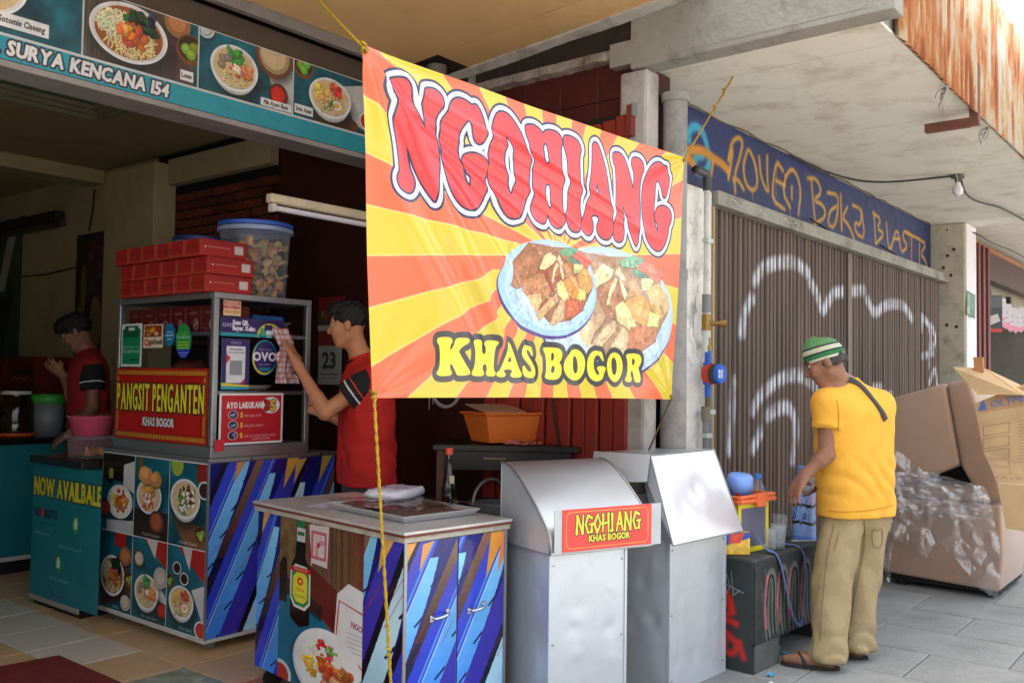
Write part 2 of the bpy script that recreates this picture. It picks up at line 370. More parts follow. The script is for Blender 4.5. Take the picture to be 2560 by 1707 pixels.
def bowl(c, x, y, r, kind='noodle', ry=None, deep=0.16, rim=(232, 234, 236), broth=None, wood=False):
    ry = r * 0.98 if ry is None else ry
    c.ell(x + r * .12, y + ry * (.18 + deep), r * 1.05, ry * 1.02, (8, 14, 18), a=.55, soft=.25)
    if wood: c.ell(x, y + ry * (.25 + deep), r * .8, ry * .8, (110, 66, 38))
    for k in range(5): c.ell(x, y + ry * deep * (1 - k / 5), r * (.86 + .03 * k), ry * (.86 + .03 * k), tuple(v * (.72 + .03 * k) for v in rim))
    c.ell(x, y, r, ry, rim); c.ell(x, y, r * .95, ry * .95, tuple(v * .93 for v in rim)); c.ell(x, y, r * .87, ry * .87, broth or (214, 186, 140))
    def rp(m=.78):
        a = RNG.uniform(0, 2 * math.pi); q = m * math.sqrt(RNG.random()); return x + r * q * math.cos(a), y + ry * q * math.sin(a)
    def noodles(n, col, cx=0, cy=0, sp=.8):
        sp = min(.82, sp * 1.2)
        for _ in range(int(n * 2.2)):
            a = RNG.uniform(0, 2 * math.pi); q = sp * math.sqrt(RNG.random()); px_, py_ = x + r * (cx + q * math.cos(a)), y + ry * (cy + q * math.sin(a))
            t = RNG.uniform(0, 6.3); L_ = r * RNG.uniform(.1, .28); b = RNG.uniform(-1.6, 1.6)
            P = [(px_ + L_ * s * math.cos(t + b * s), py_ + L_ * s * math.sin(t + b * s)) for s in np.linspace(-.6, .6, 6)]
            P = [p for p in P if ((p[0] - x) / r) ** 2 + ((p[1] - y) / ry) ** 2 < .74]
            if len(P) > 2:
                cc = jit(col, 12); c.stroke(np.array(P) + r * .012, r * .022, tuple(v * .45 for v in cc), a=.6); c.stroke(P, r * .02, cc)
    def bits(n, col, cx, cy, sp, rx_, ry_, k=16):
        sp *= 1.25; rx_ *= 1.12; ry_ *= 1.12
        for _ in range(int(n * 1.9)): blob(c, x + r * (cx + RNG.uniform(-sp, sp)), y + ry * (cy + RNG.uniform(-sp, sp)), r * rx_ * RNG.uniform(.7, 1.3), ry * ry_ * RNG.uniform(.7, 1.3), jit(col, k), RNG.uniform(0, 3))
    if kind == 'lomie':
        c.ell(x, y, r * .87, ry * .87, (150, 84, 40)); noodles(60, (222, 200, 140), .05, .3, .5); noodles(70, (224, 220, 180), -.45, -.25, .34)
        bits(14, (34, 56, 40), .3, -.5, .24, .16, .13); bits(16, (176, 92, 52), .12, .02, .26, .12, .1); bits(6, (222, 124, 60), -.12, -.05, .12, .1, .1)
    elif kind == 'baso':
        noodles(110, (226, 206, 150), 0, .35, .52); bits(9, (70, 140, 60), 0, -.55, .22, .13, .1)
        for a, b in ((-.5, -.3), (-.3, -.38), (-.55, -.02)): blob(c, x + r * a, y + ry * b, r * .17, ry * .17, (140, 122, 106), 0, 14, .06)
        bits(7, (214, 140, 84), .5, .02, .16, .09, .2); bits(10, (205, 90, 60), .05, .12, .2, .05, .05); bits(6, (236, 224, 214), .1, .0, .1, .07, .07)
    elif kind == 'soto':
        noodles(70, (222, 200, 150), .1, .3, .5); bits(12, (226, 182, 100), -.35, -.2, .25, .12, .11); bits(8, (206, 62, 48), .25, -.42, .2, .12, .1)
        bits(14, (196, 150, 120), 0, .05, .3, .08, .06); c.ell(x + r * .3, y + ry * .3, r * .24, ry * .24, (240, 236, 226)); c.ell(x + r * .3, y + ry * .3, r * .13, ry * .13, (226, 176, 60))
        bits(5, (60, 110, 60), -.2, .45, .3, .06, .04)
    elif kind == 'ayam':
        noodles(60, (226, 208, 160), -.2, .2, .55); bits(16, (70, 52, 40), .1, -.1, .4, .1, .06); bits(10, (96, 130, 74), -.1, .4, .3, .1, .08); bits(10, (238, 234, 226), .1, .1, .4, .09, .07)
    elif kind == 'fried':
        c.ell(x, y, r * .87, ry * .87, (232, 226, 214)); bits(6, (232, 200, 96), -.45, -.1, .2, .15, .1); bits(12, (182, 104, 50), .1, .15, .32, .17, .12); bits(5, (210, 70, 50), .1, -.45, .2, .1, .08); bits(4, (220, 150, 80), .35, -.1, .2, .15, .1)
    elif kind == 'pangsit':
        noodles(30, (230, 214, 180), 0, .2, .5); bits(9, (214, 150, 84), 0, -.55, .3, .26, .2); bits(9, (238, 232, 224), 0, .1, .2, .1, .08); bits(12, (196, 84, 54), -.1, .35, .35, .08, .06)
def dish(c, x, y, r, col, rim=(90, 50, 34)):
    c.ell(x + r * .1, y + r * .2, r, r, (8, 12, 14), a=.5, soft=.2); c.ell(x, y, r, r, rim); c.ell(x, y, r * .8, r * .8, tuple(v * .8 for v in col)); c.ell(x - r * .05, y - r * .05, r * .66, r * .66, col)
def limes(c, x, y, r):
    c.ell(x, y, r, r, (122, 74, 44)); c.ell(x, y - r * .1, r * .86, r * .8, (60, 40, 26))
    for a, b in ((-.3, 0), (.3, -.2), (.05, .3)): blob(c, x + r * a, y + r * b, r * .38, r * .36, jit((120, 150, 60), 12), 0, 12, .06)
def teal_table(c):
    c.a[:] = np.array((22, 88, 104)) / 255; n = fnoise(c.h, c.w, 3, 4); c.a *= (0.55 + 0.9 * n)[..., None]
def shard_pattern(c, seed, k=1.0):
    """blue, sky and pale feather shards with dark slits, a few tan wedges on top, leaning right"""
    rng = np.random.default_rng(seed); W, H = c.W, c.H
    c.a[:] = np.array((30, 34, 120)) / 255; lean = 0.56 * k
    def band(x, w, y0, y1, ca, cb, point=0.0):
        n = 14
        for i in range(n):
            t0, t1 = i / n, (i + 1) / n; ya, yb = y0 + (y1 - y0) * t0, y0 + (y1 - y0) * t1
            q = lambda yy: x + (H - yy) * lean
            wa, wb = w * (1 - point * (1 - t0) ** 3), w * (1 - point * (1 - t1) ** 3)
            col = np.array(ca) * (1 - t0) + np.array(cb) * t0
            c.poly([(q(ya), ya - .003), (q(ya) + wa, ya - .003), (q(yb) + wb, yb + .003), (q(yb), yb + .003)], col)
    def slits(x, w, y0, y1, st, ln):
        y = y0
        while y < y1:
            q = x + (H - y) * lean; c.poly([(q + w * .45, y + ln * .5), (q + w * .52, y + ln * .6), (q + w * .98, y - ln * .1), (q + w * .98, y - ln * .35)], (12, 24, 74)); y += st * rng.uniform(.9, 1.1)
    seq = ['dark', 'pale', 'dark', 'deep', 'sky', 'tan', 'deep', 'sky', 'indigo', 'dark', 'pale', 'deep', 'tan', 'sky', 'indigo']
    x = -H * lean - rng.uniform(0, .1); i = rng.integers(0, 5)
    while x < W:
        kd = seq[i % len(seq)]; w = {'deep': .07, 'indigo': .085, 'sky': .078, 'dark': .03, 'tan': .042, 'pale': .09}[kd] * rng.uniform(.9, 1.15) * 1.22
        y0 = rng.uniform(-.1, .1) * H; y1 = H * 1.02
        if kd == 'deep': band(x, w, -.05, H, (62, 76, 206), (40, 62, 204)); c.stroke([(x + H * lean + w * .75, 0), (x + w * .75, H)], .0045, (96, 170, 240), a=.8)
        elif kd == 'indigo': band(x, w, -.05, H, (70, 60, 178), (52, 46, 172))
        elif kd == 'dark': band(x, w, -.05, H, (34, 30, 44), (10, 12, 34))
        elif kd == 'tan': band(x, w, -.05, H * .55, (150, 112, 84), (60, 36, 40)); band(x, w, H * .55, H, (24, 24, 60), (16, 20, 70))
        elif kd == 'sky': band(x, w, y0, y1, (136, 212, 252), (52, 128, 236), .6); slits(x, w, max(0, y0) + .08, H, .15, .05); c.stroke([(x + (H - y0) * lean, y0), (x, H)], .003, (190, 226, 250), a=.8)
        else: band(x, w, y0 + .12 * H, y1, (206, 236, 250), (166, 218, 248), .7); slits(x, w, H * .35, H, .2, .08)
        x += w * .97; i += 1
    for _ in range(int(12 * W / .5)):
        px, py = rng.uniform(0, W), rng.uniform(0, H); L_ = rng.uniform(.05, .14)
        c.stroke([(px, py), (px + L_ * .7, py - L_)], .0022, (176, 50, 84), a=.55)
    for _ in range(max(2, int(2.6 * W / .5))):
        px = rng.uniform(0, W); py = rng.uniform(-.04, .02) * H; s = rng.uniform(.06, .11)
        c.poly([(px, py), (px + s * .9, py - .01), (px - s * .25, py + s * 1.7)], jit((226, 160, 84), 14))
    c.mottle(.1, 4)
BIG = [[[[0.118,0.094],[0.124,0.083],[0.142,0.076],[0.168,0.07],[0.186,0.069],[0.201,0.077],[0.211,0.098],[0.224,0.139],[0.255,0.184],[0.285,0.231],[0.282,0.187],[0.28,0.155],[0.277,0.143],[0.269,0.125],[0.277,0.084],[0.287,0.076],[0.312,0.069],[0.334,0.068],[0.359,0.079],[0.368,0.097],[0.366,0.114],[0.344,0.144],[0.333,0.176],[0.33,0.209],[0.339,0.265],[0.344,0.305],[0.336,0.368],[0.324,0.428],[0.312,0.481],[0.304,0.48],[0.235,0.402],[0.187,0.291],[0.191,0.33],[0.201,0.38],[0.219,0.413],[0.223,0.432],[0.213,0.458],[0.191,0.469],[0.164,0.466],[0.144,0.454],[0.136,0.435],[0.139,0.417],[0.153,0.399],[0.152,0.361],[0.147,0.299],[0.133,0.227],[0.144,0.186],[0.146,0.15],[0.131,0.134],[0.119,0.113]]],[[[0.358,0.216],[0.364,0.177],[0.39,0.13],[0.408,0.1],[0.428,0.079],[0.454,0.069],[0.484,0.07],[0.511,0.078],[0.521,0.083],[0.533,0.074],[0.548,0.076],[0.57,0.102],[0.584,0.138],[0.588,0.172],[0.58,0.204],[0.565,0.218],[0.549,0.221],[0.533,0.213],[0.521,0.186],[0.505,0.155],[0.49,0.143],[0.478,0.148],[0.457,0.186],[0.442,0.228],[0.442,0.261],[0.451,0.293],[0.46,0.326],[0.478,0.369],[0.5,0.397],[0.509,0.392],[0.509,0.368],[0.5,0.353],[0.484,0.347],[0.472,0.323],[0.469,0.303],[0.478,0.28],[0.503,0.269],[0.533,0.265],[0.565,0.27],[0.587,0.281],[0.597,0.301],[0.594,0.336],[0.581,0.356],[0.583,0.39],[0.572,0.431],[0.553,0.46],[0.528,0.478],[0.491,0.487],[0.46,0.482],[0.424,0.458],[0.394,0.421],[0.374,0.374],[0.363,0.322],[0.357,0.261]]],[[[0.625,0.173],[0.634,0.127],[0.653,0.088],[0.675,0.069],[0.705,0.065],[0.739,0.073],[0.78,0.105],[0.808,0.136],[0.834,0.185],[0.848,0.247],[0.844,0.303],[0.832,0.364],[0.808,0.427],[0.781,0.467],[0.746,0.486],[0.712,0.485],[0.678,0.464],[0.637,0.421],[0.61,0.368],[0.6,0.313],[0.603,0.269],[0.615,0.219]],[[0.706,0.159],[0.72,0.163],[0.738,0.204],[0.752,0.242],[0.755,0.295],[0.747,0.359],[0.736,0.393],[0.724,0.39],[0.706,0.353],[0.695,0.306],[0.691,0.249],[0.697,0.194]]],[[[0.833,0.099],[0.838,0.089],[0.855,0.081],[0.888,0.077],[0.921,0.085],[0.945,0.104],[0.954,0.091],[0.968,0.082],[1.001,0.075],[1.036,0.076],[1.061,0.089],[1.071,0.106],[1.066,0.131],[1.062,0.154],[1.066,0.201],[1.074,0.304],[1.078,0.382],[1.087,0.406],[1.097,0.427],[1.094,0.453],[1.077,0.477],[1.045,0.485],[1.01,0.479],[0.984,0.459],[0.973,0.431],[0.963,0.449],[0.957,0.467],[0.933,0.481],[0.899,0.479],[0.872,0.468],[0.855,0.447],[0.853,0.427],[0.864,0.404],[0.869,0.337],[0.872,0.253],[0.863,0.179],[0.854,0.147],[0.841,0.133]],[[0.956,0.131],[0.973,0.143],[0.981,0.165],[0.99,0.221],[0.956,0.228],[0.948,0.188],[0.942,0.155]],[[0.969,0.306],[0.993,0.306],[0.996,0.394],[0.973,0.42],[0.953,0.4],[0.95,0.32]]],[[[1.083,0.093],[1.086,0.084],[1.103,0.078],[1.136,0.076],[1.173,0.084],[1.196,0.102],[1.203,0.123],[1.194,0.142],[1.193,0.178],[1.204,0.266],[1.21,0.354],[1.218,0.397],[1.231,0.418],[1.232,0.444],[1.222,0.47],[1.196,0.482],[1.162,0.482],[1.128,0.466],[1.109,0.443],[1.108,0.421],[1.125,0.397],[1.124,0.34],[1.12,0.253],[1.115,0.183],[1.095,0.139],[1.084,0.119]]],[[[1.29,0.097],[1.291,0.079],[1.304,0.068],[1.322,0.068],[1.344,0.087],[1.366,0.12],[1.393,0.161],[1.416,0.213],[1.441,0.274],[1.466,0.335],[1.482,0.384],[1.497,0.42],[1.495,0.452],[1.476,0.476],[1.447,0.486],[1.406,0.482],[1.376,0.465],[1.362,0.441],[1.373,0.417],[1.376,0.398],[1.363,0.389],[1.335,0.386],[1.315,0.393],[1.308,0.407],[1.325,0.428],[1.331,0.454],[1.32,0.476],[1.293,0.485],[1.261,0.478],[1.239,0.461],[1.236,0.435],[1.257,0.401],[1.269,0.345],[1.281,0.271],[1.292,0.197],[1.293,0.142]],[[1.335,0.231],[1.36,0.298],[1.325,0.298]]],[[[1.458,0.103],[1.461,0.088],[1.482,0.08],[1.519,0.078],[1.55,0.091],[1.578,0.119],[1.612,0.166],[1.657,0.236],[1.658,0.193],[1.65,0.146],[1.625,0.116],[1.622,0.095],[1.631,0.081],[1.657,0.074],[1.698,0.079],[1.721,0.099],[1.726,0.123],[1.713,0.15],[1.708,0.194],[1.716,0.252],[1.728,0.323],[1.725,0.396],[1.722,0.459],[1.712,0.487],[1.697,0.486],[1.661,0.442],[1.611,0.372],[1.569,0.295],[1.573,0.367],[1.583,0.409],[1.593,0.431],[1.591,0.46],[1.575,0.48],[1.545,0.486],[1.514,0.476],[1.502,0.447],[1.505,0.414],[1.515,0.37],[1.51,0.282],[1.499,0.209],[1.486,0.145],[1.468,0.129]]],[[[1.738,0.229],[1.739,0.185],[1.758,0.137],[1.786,0.095],[1.822,0.072],[1.859,0.065],[1.889,0.075],[1.897,0.08],[1.908,0.075],[1.928,0.079],[1.945,0.101],[1.954,0.135],[1.952,0.192],[1.943,0.223],[1.924,0.228],[1.907,0.213],[1.894,0.18],[1.872,0.151],[1.853,0.152],[1.841,0.178],[1.841,0.223],[1.84,0.283],[1.847,0.331],[1.865,0.369],[1.887,0.401],[1.896,0.395],[1.893,0.365],[1.867,0.344],[1.86,0.32],[1.871,0.288],[1.899,0.275],[1.938,0.269],[1.974,0.279],[1.997,0.307],[1.995,0.342],[1.978,0.365],[1.976,0.4],[1.961,0.442],[1.939,0.474],[1.911,0.492],[1.872,0.491],[1.831,0.471],[1.789,0.432],[1.76,0.367],[1.744,0.296]]]]
SMALL = [[[[0.318,0.986],[0.325,0.98],[0.354,0.976],[0.383,0.976],[0.396,0.983],[0.398,0.994],[0.388,1.005],[0.386,1.027],[0.405,1.006],[0.409,0.988],[0.416,0.978],[0.446,0.975],[0.474,0.977],[0.479,0.988],[0.471,0.998],[0.454,1.004],[0.435,1.021],[0.432,1.031],[0.491,1.092],[0.502,1.102],[0.499,1.115],[0.434,1.119],[0.425,1.111],[0.399,1.077],[0.388,1.074],[0.389,1.094],[0.4,1.105],[0.4,1.115],[0.382,1.12],[0.336,1.121],[0.32,1.115],[0.318,1.106],[0.331,1.095],[0.335,1.052],[0.331,1.009],[0.319,0.999]]],[[[0.501,0.991],[0.505,0.982],[0.531,0.978],[0.557,0.979],[0.566,0.988],[0.562,1.0],[0.563,1.026],[0.574,1.033],[0.589,1.029],[0.589,1.006],[0.577,0.995],[0.58,0.984],[0.6,0.978],[0.642,0.979],[0.657,0.984],[0.653,0.994],[0.643,1.004],[0.643,1.054],[0.644,1.092],[0.659,1.101],[0.659,1.114],[0.638,1.119],[0.602,1.117],[0.591,1.11],[0.593,1.101],[0.597,1.089],[0.592,1.074],[0.578,1.071],[0.567,1.079],[0.569,1.094],[0.579,1.103],[0.578,1.116],[0.554,1.119],[0.519,1.118],[0.507,1.11],[0.511,1.099],[0.519,1.083],[0.516,1.028],[0.509,1.006]]],[[[0.715,0.988],[0.722,0.98],[0.738,0.981],[0.754,0.996],[0.793,1.053],[0.82,1.092],[0.835,1.101],[0.834,1.115],[0.814,1.12],[0.769,1.121],[0.753,1.115],[0.753,1.105],[0.762,1.099],[0.756,1.09],[0.727,1.088],[0.711,1.092],[0.712,1.1],[0.724,1.107],[0.721,1.117],[0.699,1.121],[0.672,1.118],[0.662,1.111],[0.668,1.101],[0.687,1.091],[0.704,1.048],[0.713,1.013]],[[0.735,1.034],[0.752,1.058],[0.722,1.06]]],[[[0.818,1.009],[0.827,0.993],[0.85,0.986],[0.87,0.99],[0.887,0.991],[0.897,0.994],[0.908,1.014],[0.911,1.03],[0.901,1.031],[0.887,1.015],[0.87,1.005],[0.857,1.008],[0.861,1.024],[0.899,1.05],[0.927,1.078],[0.931,1.102],[0.914,1.118],[0.887,1.122],[0.854,1.115],[0.84,1.099],[0.836,1.07],[0.846,1.07],[0.863,1.087],[0.88,1.097],[0.893,1.094],[0.889,1.078],[0.852,1.056],[0.822,1.033]]],[[[0.972,0.998],[0.982,0.991],[1.063,0.989],[1.103,0.993],[1.122,1.011],[1.116,1.04],[1.098,1.051],[1.117,1.063],[1.119,1.098],[1.101,1.119],[1.069,1.126],[1.012,1.124],[0.997,1.114],[1.004,1.104],[1.006,1.064],[0.994,1.023],[0.983,1.012]],[[1.042,1.012],[1.058,1.013],[1.061,1.033],[1.048,1.048],[1.037,1.042],[1.039,1.022]],[[1.045,1.067],[1.063,1.068],[1.064,1.091],[1.046,1.099],[1.037,1.087]]],[[[1.214,0.989],[1.256,0.994],[1.293,1.018],[1.303,1.052],[1.289,1.091],[1.26,1.116],[1.218,1.128],[1.172,1.118],[1.141,1.093],[1.13,1.065],[1.145,1.031],[1.177,1.001]],[[1.212,1.018],[1.231,1.028],[1.241,1.062],[1.235,1.087],[1.216,1.098],[1.199,1.084],[1.195,1.055],[1.199,1.029]]],[[[1.315,1.064],[1.321,1.03],[1.347,1.001],[1.386,0.989],[1.415,0.993],[1.431,0.991],[1.445,1.003],[1.457,1.031],[1.451,1.039],[1.436,1.027],[1.416,1.01],[1.392,1.011],[1.373,1.029],[1.37,1.063],[1.385,1.089],[1.41,1.101],[1.418,1.092],[1.413,1.082],[1.396,1.071],[1.403,1.06],[1.444,1.057],[1.474,1.063],[1.471,1.076],[1.459,1.089],[1.449,1.114],[1.42,1.125],[1.384,1.128],[1.342,1.115],[1.321,1.094]]],[[[1.54,0.991],[1.58,0.998],[1.608,1.026],[1.616,1.062],[1.602,1.102],[1.573,1.125],[1.543,1.128],[1.503,1.108],[1.483,1.074],[1.484,1.034],[1.507,1.003]],[[1.534,1.015],[1.556,1.023],[1.567,1.059],[1.561,1.09],[1.542,1.097],[1.526,1.082],[1.519,1.046],[1.522,1.024]]],[[[1.637,1.005],[1.65,0.995],[1.726,0.991],[1.764,0.999],[1.777,1.022],[1.759,1.05],[1.746,1.055],[1.763,1.086],[1.774,1.109],[1.771,1.125],[1.739,1.126],[1.72,1.119],[1.702,1.078],[1.688,1.069],[1.681,1.092],[1.696,1.105],[1.697,1.121],[1.675,1.126],[1.643,1.122],[1.638,1.109],[1.653,1.097],[1.655,1.057],[1.649,1.021]],[[1.692,1.015],[1.71,1.017],[1.716,1.032],[1.704,1.049],[1.69,1.042]]]]
FOOD = [((165,105,70),[[0.751,0.672],[0.775,0.643],[0.817,0.623],[0.88,0.606],[0.932,0.604],[0.945,0.621],[0.92,0.651],[0.895,0.69],[0.839,0.714],[0.82,0.743],[0.759,0.76],[0.725,0.751],[0.734,0.72],[0.748,0.696]]),((185,125,85),[[0.82,0.732],[0.896,0.701],[0.974,0.686],[1.016,0.735],[0.991,0.777],[0.939,0.813],[0.886,0.809],[0.847,0.784],[0.809,0.768]]),((214,176,126),[[0.853,0.788],[0.937,0.773],[0.952,0.804],[0.92,0.85],[0.887,0.832]]),((205,160,110),[[0.92,0.858],[1.018,0.783],[1.059,0.764],[1.06,0.796],[0.994,0.845],[0.941,0.88]]),((200,165,120),[[1.023,0.892],[1.048,0.838],[1.102,0.785],[1.138,0.807],[1.126,0.857],[1.057,0.89]]),((150,75,40),[[0.947,0.677],[0.986,0.645],[1.039,0.628],[1.111,0.67],[1.087,0.762],[1.017,0.751]]),((225,200,140),[[0.927,0.667],[0.952,0.616],[0.984,0.597],[1.039,0.611],[1.013,0.642],[0.96,0.668]]),((228,205,140),[[1.016,0.715],[1.04,0.636],[1.059,0.64],[1.024,0.718]]),((228,200,150),[[1.074,0.636],[1.114,0.678],[1.108,0.699],[1.068,0.645]]),((222,190,140),[[1.049,0.618],[1.072,0.596],[1.105,0.633],[1.081,0.636]]),((190,120,60),[[1.119,0.628],[1.172,0.625],[1.189,0.671],[1.125,0.685]]),((220,140,60),[[1.112,0.707],[1.175,0.678],[1.219,0.685],[1.243,0.717],[1.238,0.759],[1.209,0.769],[1.157,0.757],[1.117,0.727]]),((215,205,130),[[1.064,0.723],[1.098,0.704],[1.127,0.726],[1.169,0.776],[1.152,0.798],[1.116,0.78],[1.073,0.763]]),((190,200,130),[[1.198,0.624],[1.223,0.613],[1.268,0.626],[1.24,0.654],[1.203,0.661]]),((205,150,80),[[1.233,0.663],[1.29,0.628],[1.346,0.665],[1.364,0.702],[1.32,0.74],[1.258,0.715]]),((185,90,50),[[1.144,0.782],[1.231,0.772],[1.292,0.78],[1.279,0.815],[1.206,0.849],[1.127,0.862]]),((215,205,110),[[1.251,0.724],[1.305,0.737],[1.299,0.771],[1.231,0.772]]),((90,150,110),[[1.072,0.579],[1.148,0.554],[1.205,0.556],[1.199,0.578],[1.149,0.592],[1.093,0.593]]),((60,110,80),[[1.143,0.605],[1.178,0.591],[1.222,0.592],[1.238,0.616],[1.165,0.619]]),((235,85,65),[[1.171,0.589],[1.22,0.565],[1.265,0.575],[1.319,0.6],[1.283,0.629],[1.237,0.608]])]
GB=[[[4.85, 2.84], [4.84, 2.88], [4.89, 2.93], [4.97, 2.94], [5.04, 2.91], [5.08, 2.84], [5.11, 2.79], [5.1, 2.72], [5.03, 2.67], [4.95, 2.67], [4.92, 2.71], [4.93, 2.75], [5.02, 2.78]]]
GT=[[[4.81, 2.76], [4.93, 2.8], [5.04, 2.81], [5.16, 2.79], [5.28, 2.78], [5.37, 2.75]], [[4.82, 2.73], [4.88, 2.72], [4.93, 2.68]]]
GO=[[[5.16, 2.79], [5.15, 2.73], [5.12, 2.65]], [[5.38, 2.83], [5.44, 2.92], [5.37, 2.7]], [[5.37, 2.82], [5.41, 2.94], [5.51, 3.0], [5.58, 2.98], [5.54, 2.88], [5.45, 2.73], [5.47, 2.63]], [[5.44, 2.71], [5.51, 2.72], [5.59, 2.67]], [[5.64, 2.93], [5.58, 2.82], [5.62, 2.71], [5.73, 2.68], [5.81, 2.73], [5.78, 2.86], [5.68, 2.95], [5.64, 2.93]], [[5.83, 2.93], [5.86, 2.79], [5.99, 2.7], [5.96, 2.82], [5.96, 2.96]], [[6.23, 2.91], [6.12, 2.96], [6.06, 2.81], [6.05, 2.67], [6.26, 2.64]], [[6.11, 2.82], [6.26, 2.81]], [[6.28, 2.88], [6.39, 2.96], [6.5, 2.92], [6.56, 2.81], [6.51, 2.64]], [[6.28, 2.88], [6.23, 2.75], [6.36, 2.67]], [[6.39, 2.82], [6.39, 2.74]], [[6.76, 2.95], [6.8, 2.79], [6.84, 2.62]], [[6.69, 2.94], [6.87, 2.97], [6.98, 2.88], [6.8, 2.79], [7.02, 2.79], [7.06, 2.7], [6.84, 2.62]], [[7.29, 2.82], [7.14, 2.76], [7.1, 2.65], [7.25, 2.64], [7.33, 2.81], [7.33, 2.92], [7.1, 2.9]], [[7.39, 2.93], [7.41, 2.65]], [[7.54, 2.85], [7.42, 2.75], [7.58, 2.71], [7.71, 2.61]], [[7.67, 2.89], [7.89, 2.89], [7.86, 2.74], [7.71, 2.76], [7.75, 2.66], [7.98, 2.65], [7.89, 2.88]], [[8.21, 2.91], [8.26, 2.65]], [[8.19, 2.9], [8.41, 2.88], [8.29, 2.78], [8.51, 2.76], [8.26, 2.64]], [[8.56, 2.87], [8.61, 2.64], [8.71, 2.66]], [[8.69, 2.66], [8.88, 2.88], [8.99, 2.67]], [[8.77, 2.75], [8.96, 2.77]], [[9.27, 2.86], [9.1, 2.87], [9.04, 2.8], [9.21, 2.73], [9.04, 2.66]], [[9.16, 2.86], [9.57, 2.85]], [[9.34, 2.84], [9.33, 2.64]], [[9.6, 2.8], [9.6, 2.58]], [[9.57, 2.85], [9.85, 2.83], [9.63, 2.71], [9.82, 2.66], [9.88, 2.58]]]
GW=[[[5.33, 1.72], [5.37, 1.85], [5.47, 1.94]], [[5.52, 2.06], [5.62, 2.14], [5.74, 2.19], [6.1, 2.25], [6.28, 2.23], [6.42, 2.19]], [[6.46, 2.13], [6.59, 2.05], [6.7, 1.93], [6.82, 2.04], [6.96, 2.11], [7.6, 2.17]], [[7.68, 2.1], [7.87, 1.99], [8.15, 2.1], [8.67, 2.14], [8.93, 2.02]], [[5.17, 1.01], [5.19, 1.21], [5.24, 1.41]], [[5.5, 1.24], [5.62, 1.34], [5.91, 1.44], [6.22, 1.48], [6.43, 1.44], [6.62, 1.36]], [[5.5, 1.0], [5.62, 1.1]], [[5.7, 1.2], [5.97, 1.26], [6.11, 1.24], [6.21, 1.13], [6.14, 0.89]], [[9.25, 2.06], [9.24, 1.94]], [[9.25, 2.06], [9.59, 1.97], [9.49, 1.6]], [[9.59, 1.99], [9.76, 1.85], [9.53, 1.74]], [[9.24, 1.68], [9.64, 1.73]], [[9.52, 1.44], [9.7, 1.6], [9.82, 1.37]], [[9.89, 1.92], [10.07, 1.84]], [[10.07, 1.61], [10.06, 1.42]], [[7.84, 1.39], [8.06, 1.39]], [[8.1, 1.32], [8.33, 1.33]]]
